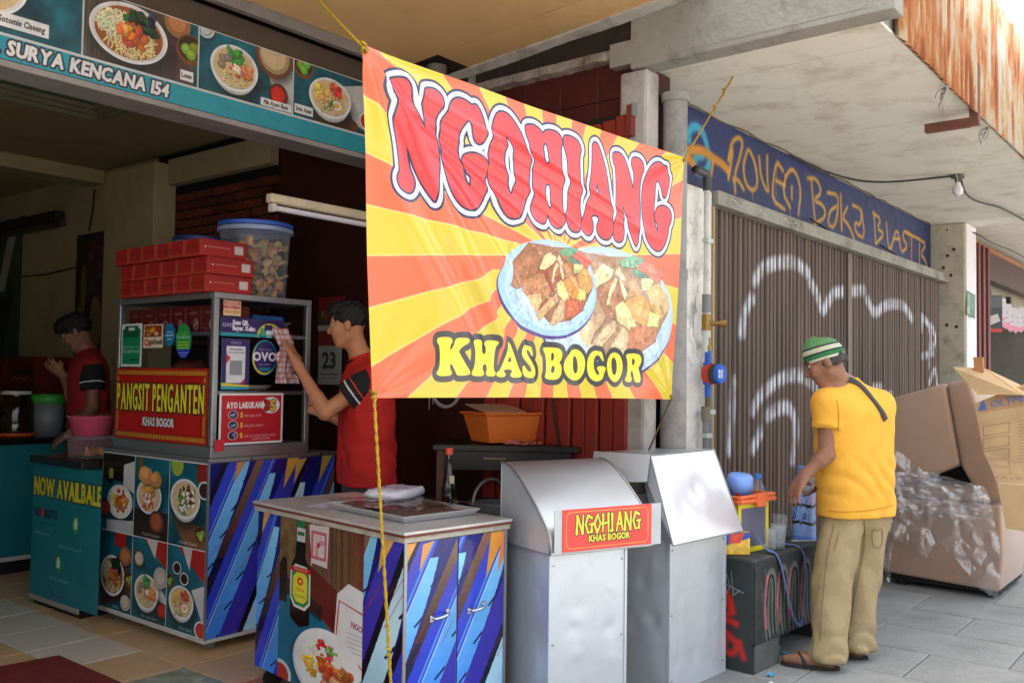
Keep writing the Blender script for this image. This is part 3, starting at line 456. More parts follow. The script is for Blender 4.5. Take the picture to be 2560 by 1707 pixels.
# ------------------------------------------------------------------ the prints themselves
def make_banner():
    c = Cv(2.1, 1.2, 640, (250, 132, 84)); W, H = 2.1, 1.2
    X, Y = np.meshgrid((np.arange(c.w) + .5) / c.s, (np.arange(c.h) + .5) / c.s)
    ang = np.degrees(np.arctan2(.6 - Y, X - 1.05)); rad = np.hypot(X - 1.05, Y - .6); ang = ang + 5 * np.sin(np.minimum(rad, .5) * 6.3) * (Y > .7)
    ph = (ang - 148.2) / 9.474; k = np.floor(ph).astype(int); fr = ph - k
    yel = (k % 2 == 1); c.a[yel] = np.array((210, 187, 50)) / 255; c.a[~yel] = np.array((232, 104, 64)) / 255
    dist = np.minimum(fr, 1 - fr) * np.radians(9.474) * rad; ln = np.clip(1 - np.abs(dist - .0018) * c.s * .7, 0, 1)[..., None]
    c.a = c.a * (1 - .8 * ln) + np.array((250, 226, 150)) / 255 * .8 * ln
    def plate(cx, cy, rx, ry, wash):
        wc = lambda col: tuple(np.array(col) * (1 - wash) + np.array((214, 214, 190)) * wash)
        c.ell(cx - .006, cy + .012, rx * 1.005, ry * 1.01, (74, 44, 120)); c.ell(cx, cy, rx, ry, wc((158, 196, 242))); c.ell(cx + .01, cy - .008, rx * .93, ry * .92, wc((178, 210, 246)))
        c.ell(cx + .012, cy - .004, rx * .8, ry * .8, wc((150, 150, 200))); c.ell(cx + .012, cy - .004, rx * .792, ry * .79, wc((190, 216, 246)))
        sx, sy = rx / .37, ry / .2
        for q in range(9): c.stroke([(cx + (-.1 + .012 * math.cos(t) * 2 + .016 * q) * sx, cy + (-.165 + .014 * math.sin(t) + .004 * (q % 3)) * sy) for t in np.linspace(q, q + 4, 8)], .003, wc((196, 130, 150)), a=.6)
        base = (np.array([(0.74,.66),(.84,.57),(1.0,.57),(1.12,.56),(1.30,.62),(1.36,.72),(1.28,.82),(1.18,.87),(1.02,.89),(.93,.84),(.86,.78),(.76,.74)]) - np.array((1.024, .742))) * np.array((sx, sy)) + np.array((cx, cy)); c.poly(base, wc((150, 96, 58)))
        for col, pts in FOOD:
            P = (np.array(pts) - np.array((1.024, .742))) * np.array((sx, sy)) + np.array((cx, cy)); chunk(c, P, wc(col), 16)
        for _ in range(60):
            q = RNG.normal(0, 1, 2) * np.array((.13 * sx, .06 * sy)) + np.array((cx, cy - .01)); c.ell(q[0], q[1], .006, .004, wc(jit((236, 214, 180), 20)), a=.5)
        i0, i1, j0, j1 = int((cx - rx * .85) * c.s), int(min(cx + rx * .85, 2.1) * c.s), int((cy - ry * .85) * c.s), int((cy + ry * .85) * c.s); q = c.a[j0:j1, i0:i1]; q *= (.78 + .44 * fnoise(q.shape[0], q.shape[1], 22, 3))[..., None]
    plate(1.49, .815, .57, .295, .3); plate(1.024, .742, .37, .2, 0)
    letters = [edges_of([chaikin(r, 1, True) for r in L]) for L in BIG]
    for o, col in ((.036, (44, 36, 74)), (.0265, (214, 216, 226)), (.0085, (46, 34, 70))):
        for E_ in letters: c.shape(E_, [(o, col)])
    for E_ in letters: c.shape(E_, [(0, (246, 54, 56))])
    sm = [edges_of([chaikin(r, 1, True) for r in L]) for L in SMALL]
    for E_ in sm: c.shape(E_, [(.023, (50, 50, 52))])
    for E_ in sm: c.shape(E_, [(0, (240, 216, 52))])
    return c
def photo_panel(kind, W=.56, H=.3):
    c = Cv(W, H, 560); teal_table(c)
    if kind == 'sotomie':
        c.ell(.0, .05, .3, .24, (30, 40, 46), a=.6, soft=.2); bowl(c, .14, .10, .19, 'ayam', .15); bits = 0
        c.rect(.20, .215, .42, .275, (226, 226, 226)); c.text('Sotomie Ciseeng', .31, .256, .026, (60, 50, 50), anchor='m', fit=.18, bold=.001, slant=.12)
    elif kind == 'lomie':
        for k in range(int(W / .006)): c.stroke([(k * .006, 0), (k * .006 - .02, H)], .0024, jit((104, 58, 38), 14), a=.9)
        c.poly([(.4, .0), (W, 0), (W, .14), (.46, .1)], (20, 92, 108)); bowl(c, .21, .14, .19, 'lomie', .135, rim=(226, 226, 230))
        dish(c, .45, .02, .07, (196, 130, 84), (150, 110, 80)); limes(c, .52, .13, .075)
        c.rect(.47, .235, .54, .285, (226, 226, 226)); c.text('Lomie', .505, .27, .022, (60, 50, 50), anchor='m', fit=.052, bold=.001)
    elif kind == 'baso':
        c.poly([(.36, .02), (W, .07), (W, .3), (.42, .17)], (192, 190, 188)); dish(c, .44, .02, .12, (206, 180, 140), (110, 70, 44)); dish(c, .03, -.005, .05, (190, 200, 205), (200, 205, 210))
        bowl(c, .2, .15, .14, 'baso', .115, deep=.3); dish(c, .47, .22, .06, (212, 44, 34), (74, 40, 34))
        c.rect(.36, .255, .555, .297, (226, 226, 226)); c.text('Mie Ayam Baso', .457, .285, .022, (60, 50, 50), anchor='m', fit=.15, bold=.001, slant=.12)
    else:
        c.poly([(.34, .06), (W, .0), (W, .3), (.42, .25)], (190, 190, 190)); limes(c, .06, .02, .07); c.ell(.3, .27, .16, .05, (110, 66, 40))
        bowl(c, .25, .15, .15, 'soto', .11, deep=.35); dish(c, .52, .22, .055, (212, 44, 34), (226, 226, 228))
        c.rect(.005, .235, .13, .285, (226, 226, 226)); c.text('Soto Ayam', .068, .27, .022, (60, 50, 50), anchor='m', fit=.1, bold=.001, slant=.12)
    c.mottle(.1, 6); return c
def teal_band():
    c = Cv(2.9, .1, 380, (42, 150, 168)); c.rect(0, 0, 2.9, .006, (226, 230, 232))
    c.text('JL. SURYA KENCANA 154', 1.085, .078, .058, (226, 224, 224), anchor='r', fit=.80, bold=.004, outs=[(.007, (42, 34, 44))], slant=.12, track=.02)
    c.mottle(.05, 3); return c
def red_sign():
    c = Cv(.9, .41, 620, (176, 26, 24)); g = (206, 160, 50)
    c.rect(.012, .012, .888, .398, (150, 18, 18)); c.rect(.05, .045, .85, .365, (180, 28, 26))
    def key(x, y, w, h):
        c.rect(x, y, x + w, y + h, g)
        for (a, b, d, e) in ((.12, .2, .88, .34), (.12, .66, .88, .8), (.45, .3, .56, .7)): c.rect(x + w * a, y + h * b, x + w * d, y + h * e, (150, 18, 18))
    n = 17
    for i in range(n):
        for y in (.014, .372): key(.016 + i * .0515, y, .045, .024)
    for i in range(8):
        for x in (.016, .862): key(x, .05 + i * .0395, .022, .034)
    c.text('PANGSIT PENGANTEN', .45, .24, .15, (228, 216, 58), fit=.75, bold=.004, outs=[(.008, (40, 30, 20))], anchor='m', gap=.3)
    c.text('KHAS BOGOR', .45, .325, .045, (226, 226, 226), fit=.3, bold=.003, outs=[(.004, (60, 20, 20))], anchor='m'); c.mottle(.05, 4); return c
def care_sign():
    c = Cv(.42, .29, 640, (232, 232, 232)); c.rect(.012, .012, .408, .278, (194, 34, 46))
    c.text('AYO LAKUKAN', .16, .085, .034, (238, 238, 238), fit=.22, bold=.002, anchor='m'); c.ell(.335, .07, .062, .048, (238, 238, 238))
    c.text('3', .312, .098, .056, (206, 44, 50), bold=.004, outs=[(.004, (30, 20, 30))], anchor='m'); c.text('S', .355, .1, .058, (238, 196, 70), bold=.004, outs=[(.004, (30, 20, 30))], anchor='m')
    for i, t in enumerate(('elalu jaga jarak', 'elalu pakai masker', 'elalu cuci tangan dengan sabun')):
        y = .122 + i * .058; c.ell(.088, y, .032, .025, (238, 238, 238)); c.ell(.088, y, .028, .022, (40, 34, 54))
        for _ in range(5): c.ell(.088 + RNG.uniform(-.014, .014), y + RNG.uniform(-.01, .01), .008, .007, jit((150, 130, 150), 40))
        c.text('S', .135, y + .014, .026, (238, 196, 70), bold=.002); c.text(t, .158, y + .012, .018, (236, 220, 220), fit=.013 * len(t) * .52, slant=.15)
    c.text('adalah berakhlak', .21, .268, .015, (236, 220, 220), sx=.8, slant=.15)
    c.mottle(.05, 4); return c
def sticker(kind):
    if kind == 'green_box':
        c = Cv(.115, .25, 500, (230, 234, 232)); c.rect(.006, .03, .109, .244, (22, 138, 96)); c.poly([(.01, .08), (.02, .012), (.095, .012), (.105, .08)], (16, 92, 66)); c.rect(.04, .022, .075, .04, (230, 236, 232))
        c.text('Nikmati Makanan di', .0575, .14, .011, (210, 236, 224), anchor='m', sx=.8); c.text('GrabFood', .0575, .17, .022, (230, 240, 236), anchor='m', fit=.09); c.rect(.006, .236, .109, .244, (230, 234, 232)); c.rect(.05, .205, .1, .214, (20, 60, 50))
    elif kind == 'gofood':
        c = Cv(.115, .13, 500, (228, 214, 190)); c.rect(.005, .005, .11, .07, (150, 60, 36))
        for q in range(7): blob(c, RNG.uniform(.02, .1), RNG.uniform(.015, .06), .014, .012, jit((190, 120, 80), 34))
        c.ell(.02, .1, .013, .02, (196, 44, 40)); c.ell(.02, .1, .007, .011, (228, 214, 190)); c.text('gofood', .036, .11, .03, (60, 40, 40), fit=.072, bold=.0015)
    elif kind == 'blue_oval':
        c = Cv(.06, .12, 500, (22, 60, 84)); c.ell(.03, .06, .029, .058, (30, 116, 170)); c.rect(.015, .045, .045, .05, (210, 230, 240)); c.rect(.008, .06, .052, .066, (200, 224, 238)); c.rect(.018, .08, .042, .085, (210, 230, 240))
    elif kind == 'green_oval':
        c = Cv(.1, .2, 500, (20, 24, 22)); c.ell(.05, .1, .049, .098, (34, 152, 76))
        w = c._win(0, .155, .1, .2); sl, X, Y = w; q = ((X - .05) / .049) ** 2 + ((Y - .1) / .098) ** 2; c.put(sl, (q < 1).astype(float), (40, 50, 190))
        c.text('Tersedia di', .05, .06, .009, (220, 226, 90), anchor='m', sx=.8); c.text('GrabFood', .05, .088, .02, (236, 240, 236), anchor='m', fit=.082)
        for k in range(3): c.rect(.015, .104 + k * .016, .085, .112 + k * .016, (214, 220, 70), .75)
        c.rect(.02, .165, .08, .17, (210, 214, 240), .8); c.text('OVO', .05, .19, .012, (220, 224, 244), anchor='m')
    elif kind == 'scan':
        c = Cv(.41, .1, 640, (52, 36, 96)); c.rect(0, .082, .41, .1, (40, 158, 168)); c.text('OVO', .012, .052, .02, (220, 214, 236), bold=.0005)
        c.text('Scan QR.', .075, .038, .024, (236, 234, 240), fit=.1, bold=.002); c.text('Bayar. Kelar.', .075, .068, .024, (236, 234, 240), fit=.145, bold=.002); c.ell(.315, .09, .085, .068, (222, 204, 60)); c.ell(.315, .095, .07, .058, (52, 36, 96))
        for a, b, w_, col in ((.25, .05, .04, (90, 170, 120)), (.28, .03, .05, (60, 50, 110)), (.33, .045, .04, (230, 232, 236)), (.29, .06, .04, (226, 230, 236))): c.rect(a, b, a + w_, b + .04, col)
        c.rect(0, .082, .41, .1, (40, 158, 168), .6)
    elif kind == 'pay_card':
        c = Cv(.175, .3, 520, (56, 40, 104)); c.text('OVO', .0875, .034, .018, (226, 220, 236), anchor='m'); c.rect(.028, .045, .148, .262, (228, 230, 234)); c.poly([(.028, .09), (.055, .115), (.028, .15)], (206, 40, 52)); c.poly([(.148, .262), (.148, .235), (.12, .262)], (206, 40, 52))
        c.rect(.045, .06, .132, .068, (90, 96, 120), .7); c.text('SURYA KENCANA', .088, .088, .011, (70, 74, 90), anchor='m', sx=.8); c.rect(.05, .13, .128, .215, (150, 152, 158))  # plain panel
        c.poly([(0, .26), (.175, .275), (.175, .3), (0, .3)], (220, 200, 60)); c.poly([(0, .28), (.175, .285), (.175, .3), (0, .3)], (54, 160, 190))
    elif kind == 'round_pay':
        c = Cv(.17, .2, 520, (30, 26, 24)); c.ell(.085, .1, .084, .098, (38, 150, 160)); c.ell(.08, .105, .076, .09, (220, 200, 60)); c.ell(.087, .098, .074, .088, (52, 36, 100))
        c.text('Bayar pakai', .088, .06, .011, (220, 214, 236), anchor='m'); c.text('OVO', .088, .118, .046, (236, 234, 240), anchor='m', bold=.003); c.text('Dapat cashback', .088, .142, .01, (220, 214, 236), anchor='m', sx=.8); c.rect(.05, .155, .125, .175, (40, 150, 160), .8)
    else:
        c = Cv(.11, .085, 520, (226, 206, 176)); c.rect(.004, .004, .106, .022, (200, 60, 44)); c.rect(.015, .009, .095, .017, (236, 226, 210), .8); c.text('INDONESIA', .055, .046, .018, (196, 44, 36), anchor='m', sx=.78, bold=.001); c.rect(.006, .054, .104, .072, (226, 150, 70), .8)
    c.mottle(.05, 3); return c
def menu_photo(kind, i):
    c = Cv(.3, .46, 420); teal_table(c)
    if i == 0: c.rect(.0, .0, .3, .16, (34, 22, 20)); c.rect(.06, .0, .1, .18, (16, 16, 16)); c.rect(.06, .09, .1, .15, (170, 170, 60)); c.poly([(.2, .06), (.3, .03), (.3, .22), (.2, .18)], (206, 204, 200)); bowl(c, .17, .28, .12, 'fried', .1); dish(c, .03, .33, .05, (196, 50, 34)); c.poly([(.05, .4), (.3, .38), (.3, .46), (.05, .46)], (180, 182, 186))
    elif i == 1: c.rect(.0, .3, .3, .46, (54, 34, 26)); c.rect(.03, 0, .07, .07, (110, 80, 30)); bowl(c, .13, .22, .11, 'pangsit', .1); blob(c, .1, .1, .06, .05, (206, 146, 84)); blob(c, .18, .12, .05, .05, (196, 136, 74)); dish(c, .2, .36, .065, (170, 90, 60))
    elif i == 2: c.poly([(.02, .3), (.16, .28), (.3, .42), (.3, .46), (.14, .46)], (122, 84, 56)); c.ell(.06, .02, .05, .06, (150, 170, 60)); c.rect(.22, .0, .3, .1, (140, 40, 30)); bowl(c, .13, .2, .12, 'ayam', .11, deep=.3); limes(c, .26, .38, .05); dish(c, .28, .14, .05, (60, 40, 30), (226, 226, 226))
    elif i == 3: c.poly([(.0, .2), (.24, .1), (.3, .36), (.0, .46)], (92, 62, 44)); c.rect(.14, 0, .24, .08, (176, 36, 32)); bowl(c, .12, .26, .115, 'lomie', .12); dish(c, .24, .13, .055, (190, 120, 70), (150, 100, 70)); limes(c, .28, .26, .05); dish(c, .25, .4, .045, (206, 196, 180), (200, 200, 196))
    elif i == 4: c.poly([(.1, .0), (.3, .0), (.3, .15)], (170, 36, 32)); c.poly([(.12, 0), (.22, 0), (.2, .1)], (200, 190, 190)); dish(c, .06, .12, .05, (206, 196, 180), (90, 70, 50)); c.poly([(.2, .2), (.3, .3), (.3, .36), (.2, .3)], (196, 196, 196)); bowl(c, .13, .3, .105, 'baso', .1, deep=.3); dish(c, .25, .2, .06, (206, 196, 180), (180, 180, 176)); dish(c, .27, .38, .045, (190, 40, 34))
    else: c.poly([(.08, .0), (.3, .0), (.3, .17)], (170, 36, 32)); c.poly([(.12, 0), (.2, 0), (.18, .12)], (200, 190, 190)); c.poly([(.2, .22), (.3, .18), (.3, .4)], (196, 198, 200)); bowl(c, .12, .3, .1, 'soto', .09, deep=.35); dish(c, .08, .12, .035, (40, 26, 20), (226, 226, 226)); dish(c, .14, .17, .035, (40, 26, 20), (226, 226, 226)); limes(c, .02, .2, .04); dish(c, .28, .42, .05, (196, 44, 36), (226, 226, 226))
    c.text(('', 'Pangsit Pengantin', 'Sotomie Ciseeng', 'Lomie', 'Mie Ayam Baso', 'Soto Ayam')[i], .16, .445, .017, (220, 222, 220), anchor='m', slant=.12, sx=.8); c.mottle(.1, 5); return c
class Warp:
    """draws through a scaling about the bottle's axis"""
    def __init__(s, c): s.c = c; s.X = lambda x: .15 + (x - .153) * 1.3; s.Y = lambda y: y * 1.24
    def poly(s, P, *a): s.c.poly([(s.X(x), s.Y(y)) for x, y in P], *a)
    def rect(s, x0, y0, x1, y1, *a): s.c.rect(s.X(x0), s.Y(y0), s.X(x1), s.Y(y1), *a)
    def ell(s, x, y, rx, ry, *a): s.c.ell(s.X(x), s.Y(y), rx * 1.3, ry * 1.24, *a)
    def text(s, t, x, y, h, *a, **k): s.c.text(t, s.X(x), s.Y(y), h * 1.24, *a, **k)
def sauce_photo():
    """left face of the near cart: shards either side of a photograph of bottle, menu card and plate"""
    c = Cv(1.1, .8, 560); shard_pattern(c, 5, .8); a = c.a.copy(); p = Cv(.56, .8, 560)
    for k in range(95): p.stroke([(k * .006, 0), (k * .006 + .01, .5)], .0032, jit((104, 66, 48), 14))
    for k in (.08, .3, .36, .42): p.stroke([(k + .07, 0), (k + .09, .5)], .0016, (120, 96, 80), a=.6)
    p.rect(0, 0, .12, .28, (118, 92, 60)); p.a[:int(.28 * 560), :int(.12 * 560)] *= (0.7 + .6 * fnoise(int(.28 * 560), int(.12 * 560), 6, 4))[..., None]
    p.poly([(0, .36), (.3, .44), (.56, .62), (.56, .8), (0, .8)], (22, 104, 138)); p.poly([(.2, .2), (.42, .3), (.42, .5), (.22, .4)], (96, 24, 22), .8)
    p.poly([(0, .28), (.3, .38), (.3, .46), (0, .36)], (20, 26, 40), .6)
    p.stroke([(.235, .0), (.225, .2)], .006, (190, 178, 150))
    p.poly([(.205, .01), (.34, .0), (.33, .2), (.225, .19)], (220, 206, 206))
    p.rect(.22, .035, .325, .17, (196, 70, 84), .75); p.rect(.235, .05, .31, .155, (220, 206, 206)); p.ell(.27, .1, .012, .012, (196, 60, 70))
    for q in range(26): p.rect(.236 + RNG.random() * .06, .05 + RNG.random() * .1, .236 + RNG.random() * .075, .05 + RNG.random() * .105, (196, 80, 92), .4)
    pass
    _P = p; p = Warp(_P)
    p.poly([(.1, .39), (.095, .2), (.125, .14), (.13, .02), (.175, .02), (.178, .14), (.205, .2), (.205, .4), (.15, .42)], (14, 14, 14)); p.rect(.133, .0, .172, .03, (40, 130, 80)); p.rect(.13, .03, .175, .085, (206, 208, 206)); p.rect(.135, .045, .17, .06, (60, 120, 70))
    p.poly([(.098, .2), (.125, .175), (.185, .178), (.208, .2), (.208, .32), (.18, .35), (.12, .345), (.098, .31)], (214, 218, 210)); p.poly([(.106, .21), (.13, .188), (.18, .19), (.2, .21), (.2, .315), (.176, .338), (.126, .335), (.106, .305)], (50, 130, 70)); p.poly([(.114, .225), (.135, .206), (.176, .206), (.192, .222), (.192, .305), (.172, .325), (.132, .322), (.114, .3)], (214, 206, 62)); p.rect(.1, .185, .206, .205, (200, 40, 36)); p.text('TAHU KECAP', .153, .2, .012, (236, 226, 220), anchor='m', sx=.7); p.ell(.153, .24, .016, .016, (200, 60, 40)); p.ell(.153, .24, .007, .007, (230, 210, 60)); p.text('ZEBRA', .153, .28, .014, (200, 60, 40), anchor='m', sx=.8); p.text('KECAP NO.1', .153, .303, .01, (40, 120, 60), anchor='m', sx=.7)
    p = _P
    p.poly([(.02, .2), (.05, .2), (.06, .42), (0, .42), (0, .24)], (18, 14, 14), .8)
    p.poly([(.4, .3), (.47, .24), (.56, .26), (.56, .66), (.385, .52)], (222, 222, 224)); p.poly([(.41, .325), (.56, .355), (.56, .362), (.418, .332), (.4, .505), (.56, .6), (.56, .607), (.392, .51)], (190, 60, 66)); p.text('NGOHIANG', .49, .43, .026, (150, 60, 66), sx=.8, bold=.001, rot=.16)
    for q in range(5): p.rect(.46, .46 + q * .02, .56, .464 + q * .02, (150, 150, 158), .7)
    p.ell(.3, .68, .2, .17, (10, 30, 44), a=.6, soft=.15); p.ell(.33, .66, .22, .175, (196, 206, 214)); p.ell(.335, .65, .215, .165, (226, 230, 232)); p.ell(.34, .665, .17, .12, (232, 234, 234)); p.ell(.02, .78, .08, .07, (206, 208, 208)); p.ell(.02, .78, .06, .052, (176, 44, 30))
    for (x, y, rx, ry, col) in ((.24, .6, .03, .012, (226, 220, 190)), (.31, .56, .03, .016, (206, 60, 40)), (.35, .6, .03, .016, (216, 80, 50)), (.37, .585, .02, .012, (110, 160, 80)), (.22, .66, .035, .02, (226, 186, 70)), (.24, .69, .035, .018, (216, 170, 60)), (.32, .65, .05, .03, (186, 84, 30)), (.4, .68, .07, .045, (196, 110, 50)), (.36, .72, .06, .03, (206, 150, 100)), (.45, .67, .05, .035, (176, 96, 48)), (.42, .73, .05, .03, (214, 160, 110)), (.34, .69, .05, .025, (176, 70, 26))):
        for _ in range(11): blob(p, x + RNG.normal(0, .02), y + RNG.normal(0, .013), rx * RNG.uniform(.3, .7), ry * RNG.uniform(.35, .8), jit(col, 22), RNG.uniform(-.8, .8), 8, .35)
    p.mottle(.08, 5); q = np.linspace(0, p.w - 1, int(.64 * 560)).astype(int); x0 = int(.2 * 560); c.a[:, x0:x0 + len(q)] = p.a[:, q]; return c
def shard_face(W, H, seed, k=1.0):
    c = Cv(W, H, 520); shard_pattern(c, seed, k); return c
def available_panel():
    c = Cv(.84, .84, 460, (22, 118, 130)); c.text('NOW AVAILBALE', .02, .2, .11, (222, 208, 44), fit=.80, bold=.006, outs=[(.008, (30, 40, 36))], gap=.28)
    c.text('GO', .03, .335, .05, (34, 50, 56), bold=.004, sx=.8); c.ell(.135, .312, .02, .026, (200, 40, 50)); c.text('RESTO', .163, .335, .05, (34, 50, 56), bold=.004, sx=.76); c.text('POWERED BY GO', .19, .385, .02, (40, 70, 76), anchor='m')
    for (x, y, col) in ((.56, .34, (60, 150, 84)), (.36, .6, (44, 140, 84))): c.ell(x, y, .045, .06, col); c.rect(x - .02, y - .02, x + .02, y + .03, (200, 230, 214)); c.rect(x - .012, y - .035, x + .012, y - .02, (200, 230, 214))
    c.text('tokopedia', .56, .44, .024, (40, 120, 84), anchor='m', sx=.8)
    for t, x, y in (('Ngohiang Gang Aut', .14, .45), ('Ngohiang Surya Kencana Mie', .5, .5), ('Ngohiang Surya Kencana', .37, .71)): c.text(t, x, y, .02, (160, 206, 206), anchor='m', sx=.75, slant=.1)
    c.ell(.3, .8, .015, .02, (60, 60, 110)); c.text('paxel', .34, .815, .032, (60, 50, 120)); c.text('Layanan Pesan Antar', .2, .828, .022, (190, 214, 90), anchor='m', sx=.7) if 0 else None
    c.mottle(.08, 4); return c
def brush_sign():
    c = Cv(.5, .2, 700, (232, 66, 58)); y = (240, 170, 70)
    for a in (((.02, .035), (.035, .014), (.465, .014), (.48, .035), (.48, .165), (.465, .186), (.035, .186), (.02, .165), (.02, .035)),): c.stroke(a, .0018, y)
    L = {'N': [[(0, 1), (.05, 0)], [(.05, 0), (.55, 1)], [(.55, 1), (.6, -.05)]], 'G': [[(.6, .15), (.25, 0), (.02, .5), (.25, 1), (.6, .9)], [(.6, .95), (.6, .5)], [(.7, .5), (.35, .52)]], 'O': [[(.35, 0), (.02, .5), (.3, 1.02), (.62, .5), (.35, 0)]], 'H': [[(.05, 0), (.02, 1)], [(.55, -.02), (.58, 1.03)], [(-.02, .52), (.64, .48)]], 'I': [[(.1, 0), (.12, 1.02)], [(-.02, .98), (.24, .94)]], 'A': [[(.3, -.03), (0, 1.02)], [(.3, -.03), (.6, 1)], [(.1, .62), (.52, .6)]]}
    for off, col in ((.0042, (50, 44, 24)), (0, (226, 212, 60))):
        x = .075
        for ch in 'NGOHIANG':
            w = .036 if ch != 'I' else .02
            for s_ in L[ch]: P = np.array(s_) * np.array((w / .62 if ch != 'I' else .06, .084)) + np.array((x, .034)); c.stroke(P, .0072 + off, col, r1=.0042 + off)
            x += w + .0115
        c.text('KHAS BOGOR', .26, .16, .03, col, anchor='m', sx=.8, bold=.002 + off)
    c.mottle(.06, 4); return c
def bench_paint():
    c = Cv(1.2, .55, 420, (44, 46, 46)); c.a *= (.7 + .6 * fnoise(c.h, c.w, 5, 5))[..., None]
    for x, w in ((.13, .05), (.28, .05), (.42, .05), (.58, .05), (.74, .05), (.95, .06)):
        P = chaikin([(x + .03, .52), (x, .36), (x + .02, .16), (x + .06, .08), (x + .1, .15), (x + .09, .36), (x + .11, .5)], 2)
        c.stroke(P, .03, (112, 120, 112), a=.85, soft=.3); c.stroke(P + np.array((.0, .02)), .010, (14, 14, 16))
        c.stroke([(x + .015, .12), (x - .01, .3), (x + .01, .46)], .012, (206, 90, 96), a=.85, soft=.6)
    for _ in range(40): x, y = RNG.uniform(0, 1.2), RNG.uniform(0, .5); c.stroke([(x, y), (x + RNG.normal(0, .004), y + RNG.uniform(.02, .08))], .002, jit((150, 130, 126), 30), a=.5)
    c.a *= (.8 + .4 * fnoise(c.h, c.w, 12, 4))[..., None]; return c
def bench_side_paint():
    c = Cv(.5, .55, 420, (50, 54, 54)); c.a *= (.75 + .5 * fnoise(c.h, c.w, 6, 5))[..., None]; sq = lambda P: np.array(P) * np.array((.62, 1)) + np.array((.2, -.02))
    for P in ([(.1, .25), (.2, .22), (.3, .28), (.2, .32), (.33, .34)], [(.02, .34), (.15, .36), (.25, .4), (.36, .44), (.4, .5)], [(.25, .4), (.2, .48), (.3, .5), (.36, .43)], [(.3, .28), (.26, .2), (.15, .16)]): c.stroke(chaikin(sq(P), 2), .018, (210, 44, 38), a=.95, soft=.45)
    for P in ([(.12, .06), (.16, .14), (.2, .05)], [(.2, .15), (.24, .1), (.27, .16), (.24, .19)], [(.28, .08), (.3, .2), (.36, .17)], [(.1, .13), (.4, .18)]): c.stroke(sq(P), .003, (150, 160, 164), a=.8)
    return c
def flask_print():
    c = Cv(.36, .3, 500, (150, 182, 244))
    for y in (.13, .21):
        P = chaikin([(-.02, y), (.06, y + .012), (.14, y + .02), (.22, y + .006), (.3, y + .016), (.38, y)], 2); c.stroke(P, .006, (26, 26, 34))
        for _ in range(26): q = P[RNG.integers(len(P))]; d = RNG.normal(0, .018, 2); c.stroke([q, q + d], .0018, (30, 40, 44)); c.ell(*(q + d), .006, .004, jit((60, 110, 90), 20))
    for x, y, col in ((.1, .07, (70, 90, 190)), (.26, .06, (70, 90, 190)), (.12, .115, (230, 150, 190)), (.3, .11, (230, 150, 190)), (.2, .17, (80, 90, 190)), (.05, .19, (80, 90, 190)), (.3, .19, (80, 90, 200))):
        for k in range(6): c.ell(x + .013 * math.cos(k), y + .011 * math.sin(k), .009, .007, jit(col, 12))
        c.ell(x, y, .004, .004, (240, 220, 120))
    return c
def carton_print():
    c = Cv(.6, .8, 380, (196, 164, 120)); ink = (150, 110, 74); c.rect(.04, .03, .5, .16, (182, 142, 98)); c.text('OLYMPLAST', .27, .13, .05, (112, 124, 170), anchor='m', sx=.8, bold=.002); c.poly([(.03, .14), (.06, .05), (.08, .14)], (90, 110, 180))
    for k in range(5): c.stroke([(.06, .26 + k * .09), (.2, .26 + k * .09), (.2, .33 + k * .09), (.06, .33 + k * .09), (.06, .26 + k * .09)], .002, ink)
    for k in range(14): c.rect(.25, .26 + k * .022, .25 + RNG.uniform(.12, .3), .266 + k * .022, ink, .6)
    for x, y in ((.42, .28), (.42, .31), (.28, .6), (.28, .63), (.42, .6), (.42, .63)): c.rect(x, y, x + .09, y + .02, (66, 130, 226))
    c.text('54.00 x 37', .1, .75, .03, (150, 110, 80), sx=.8); c.mottle(.12, 5); return c
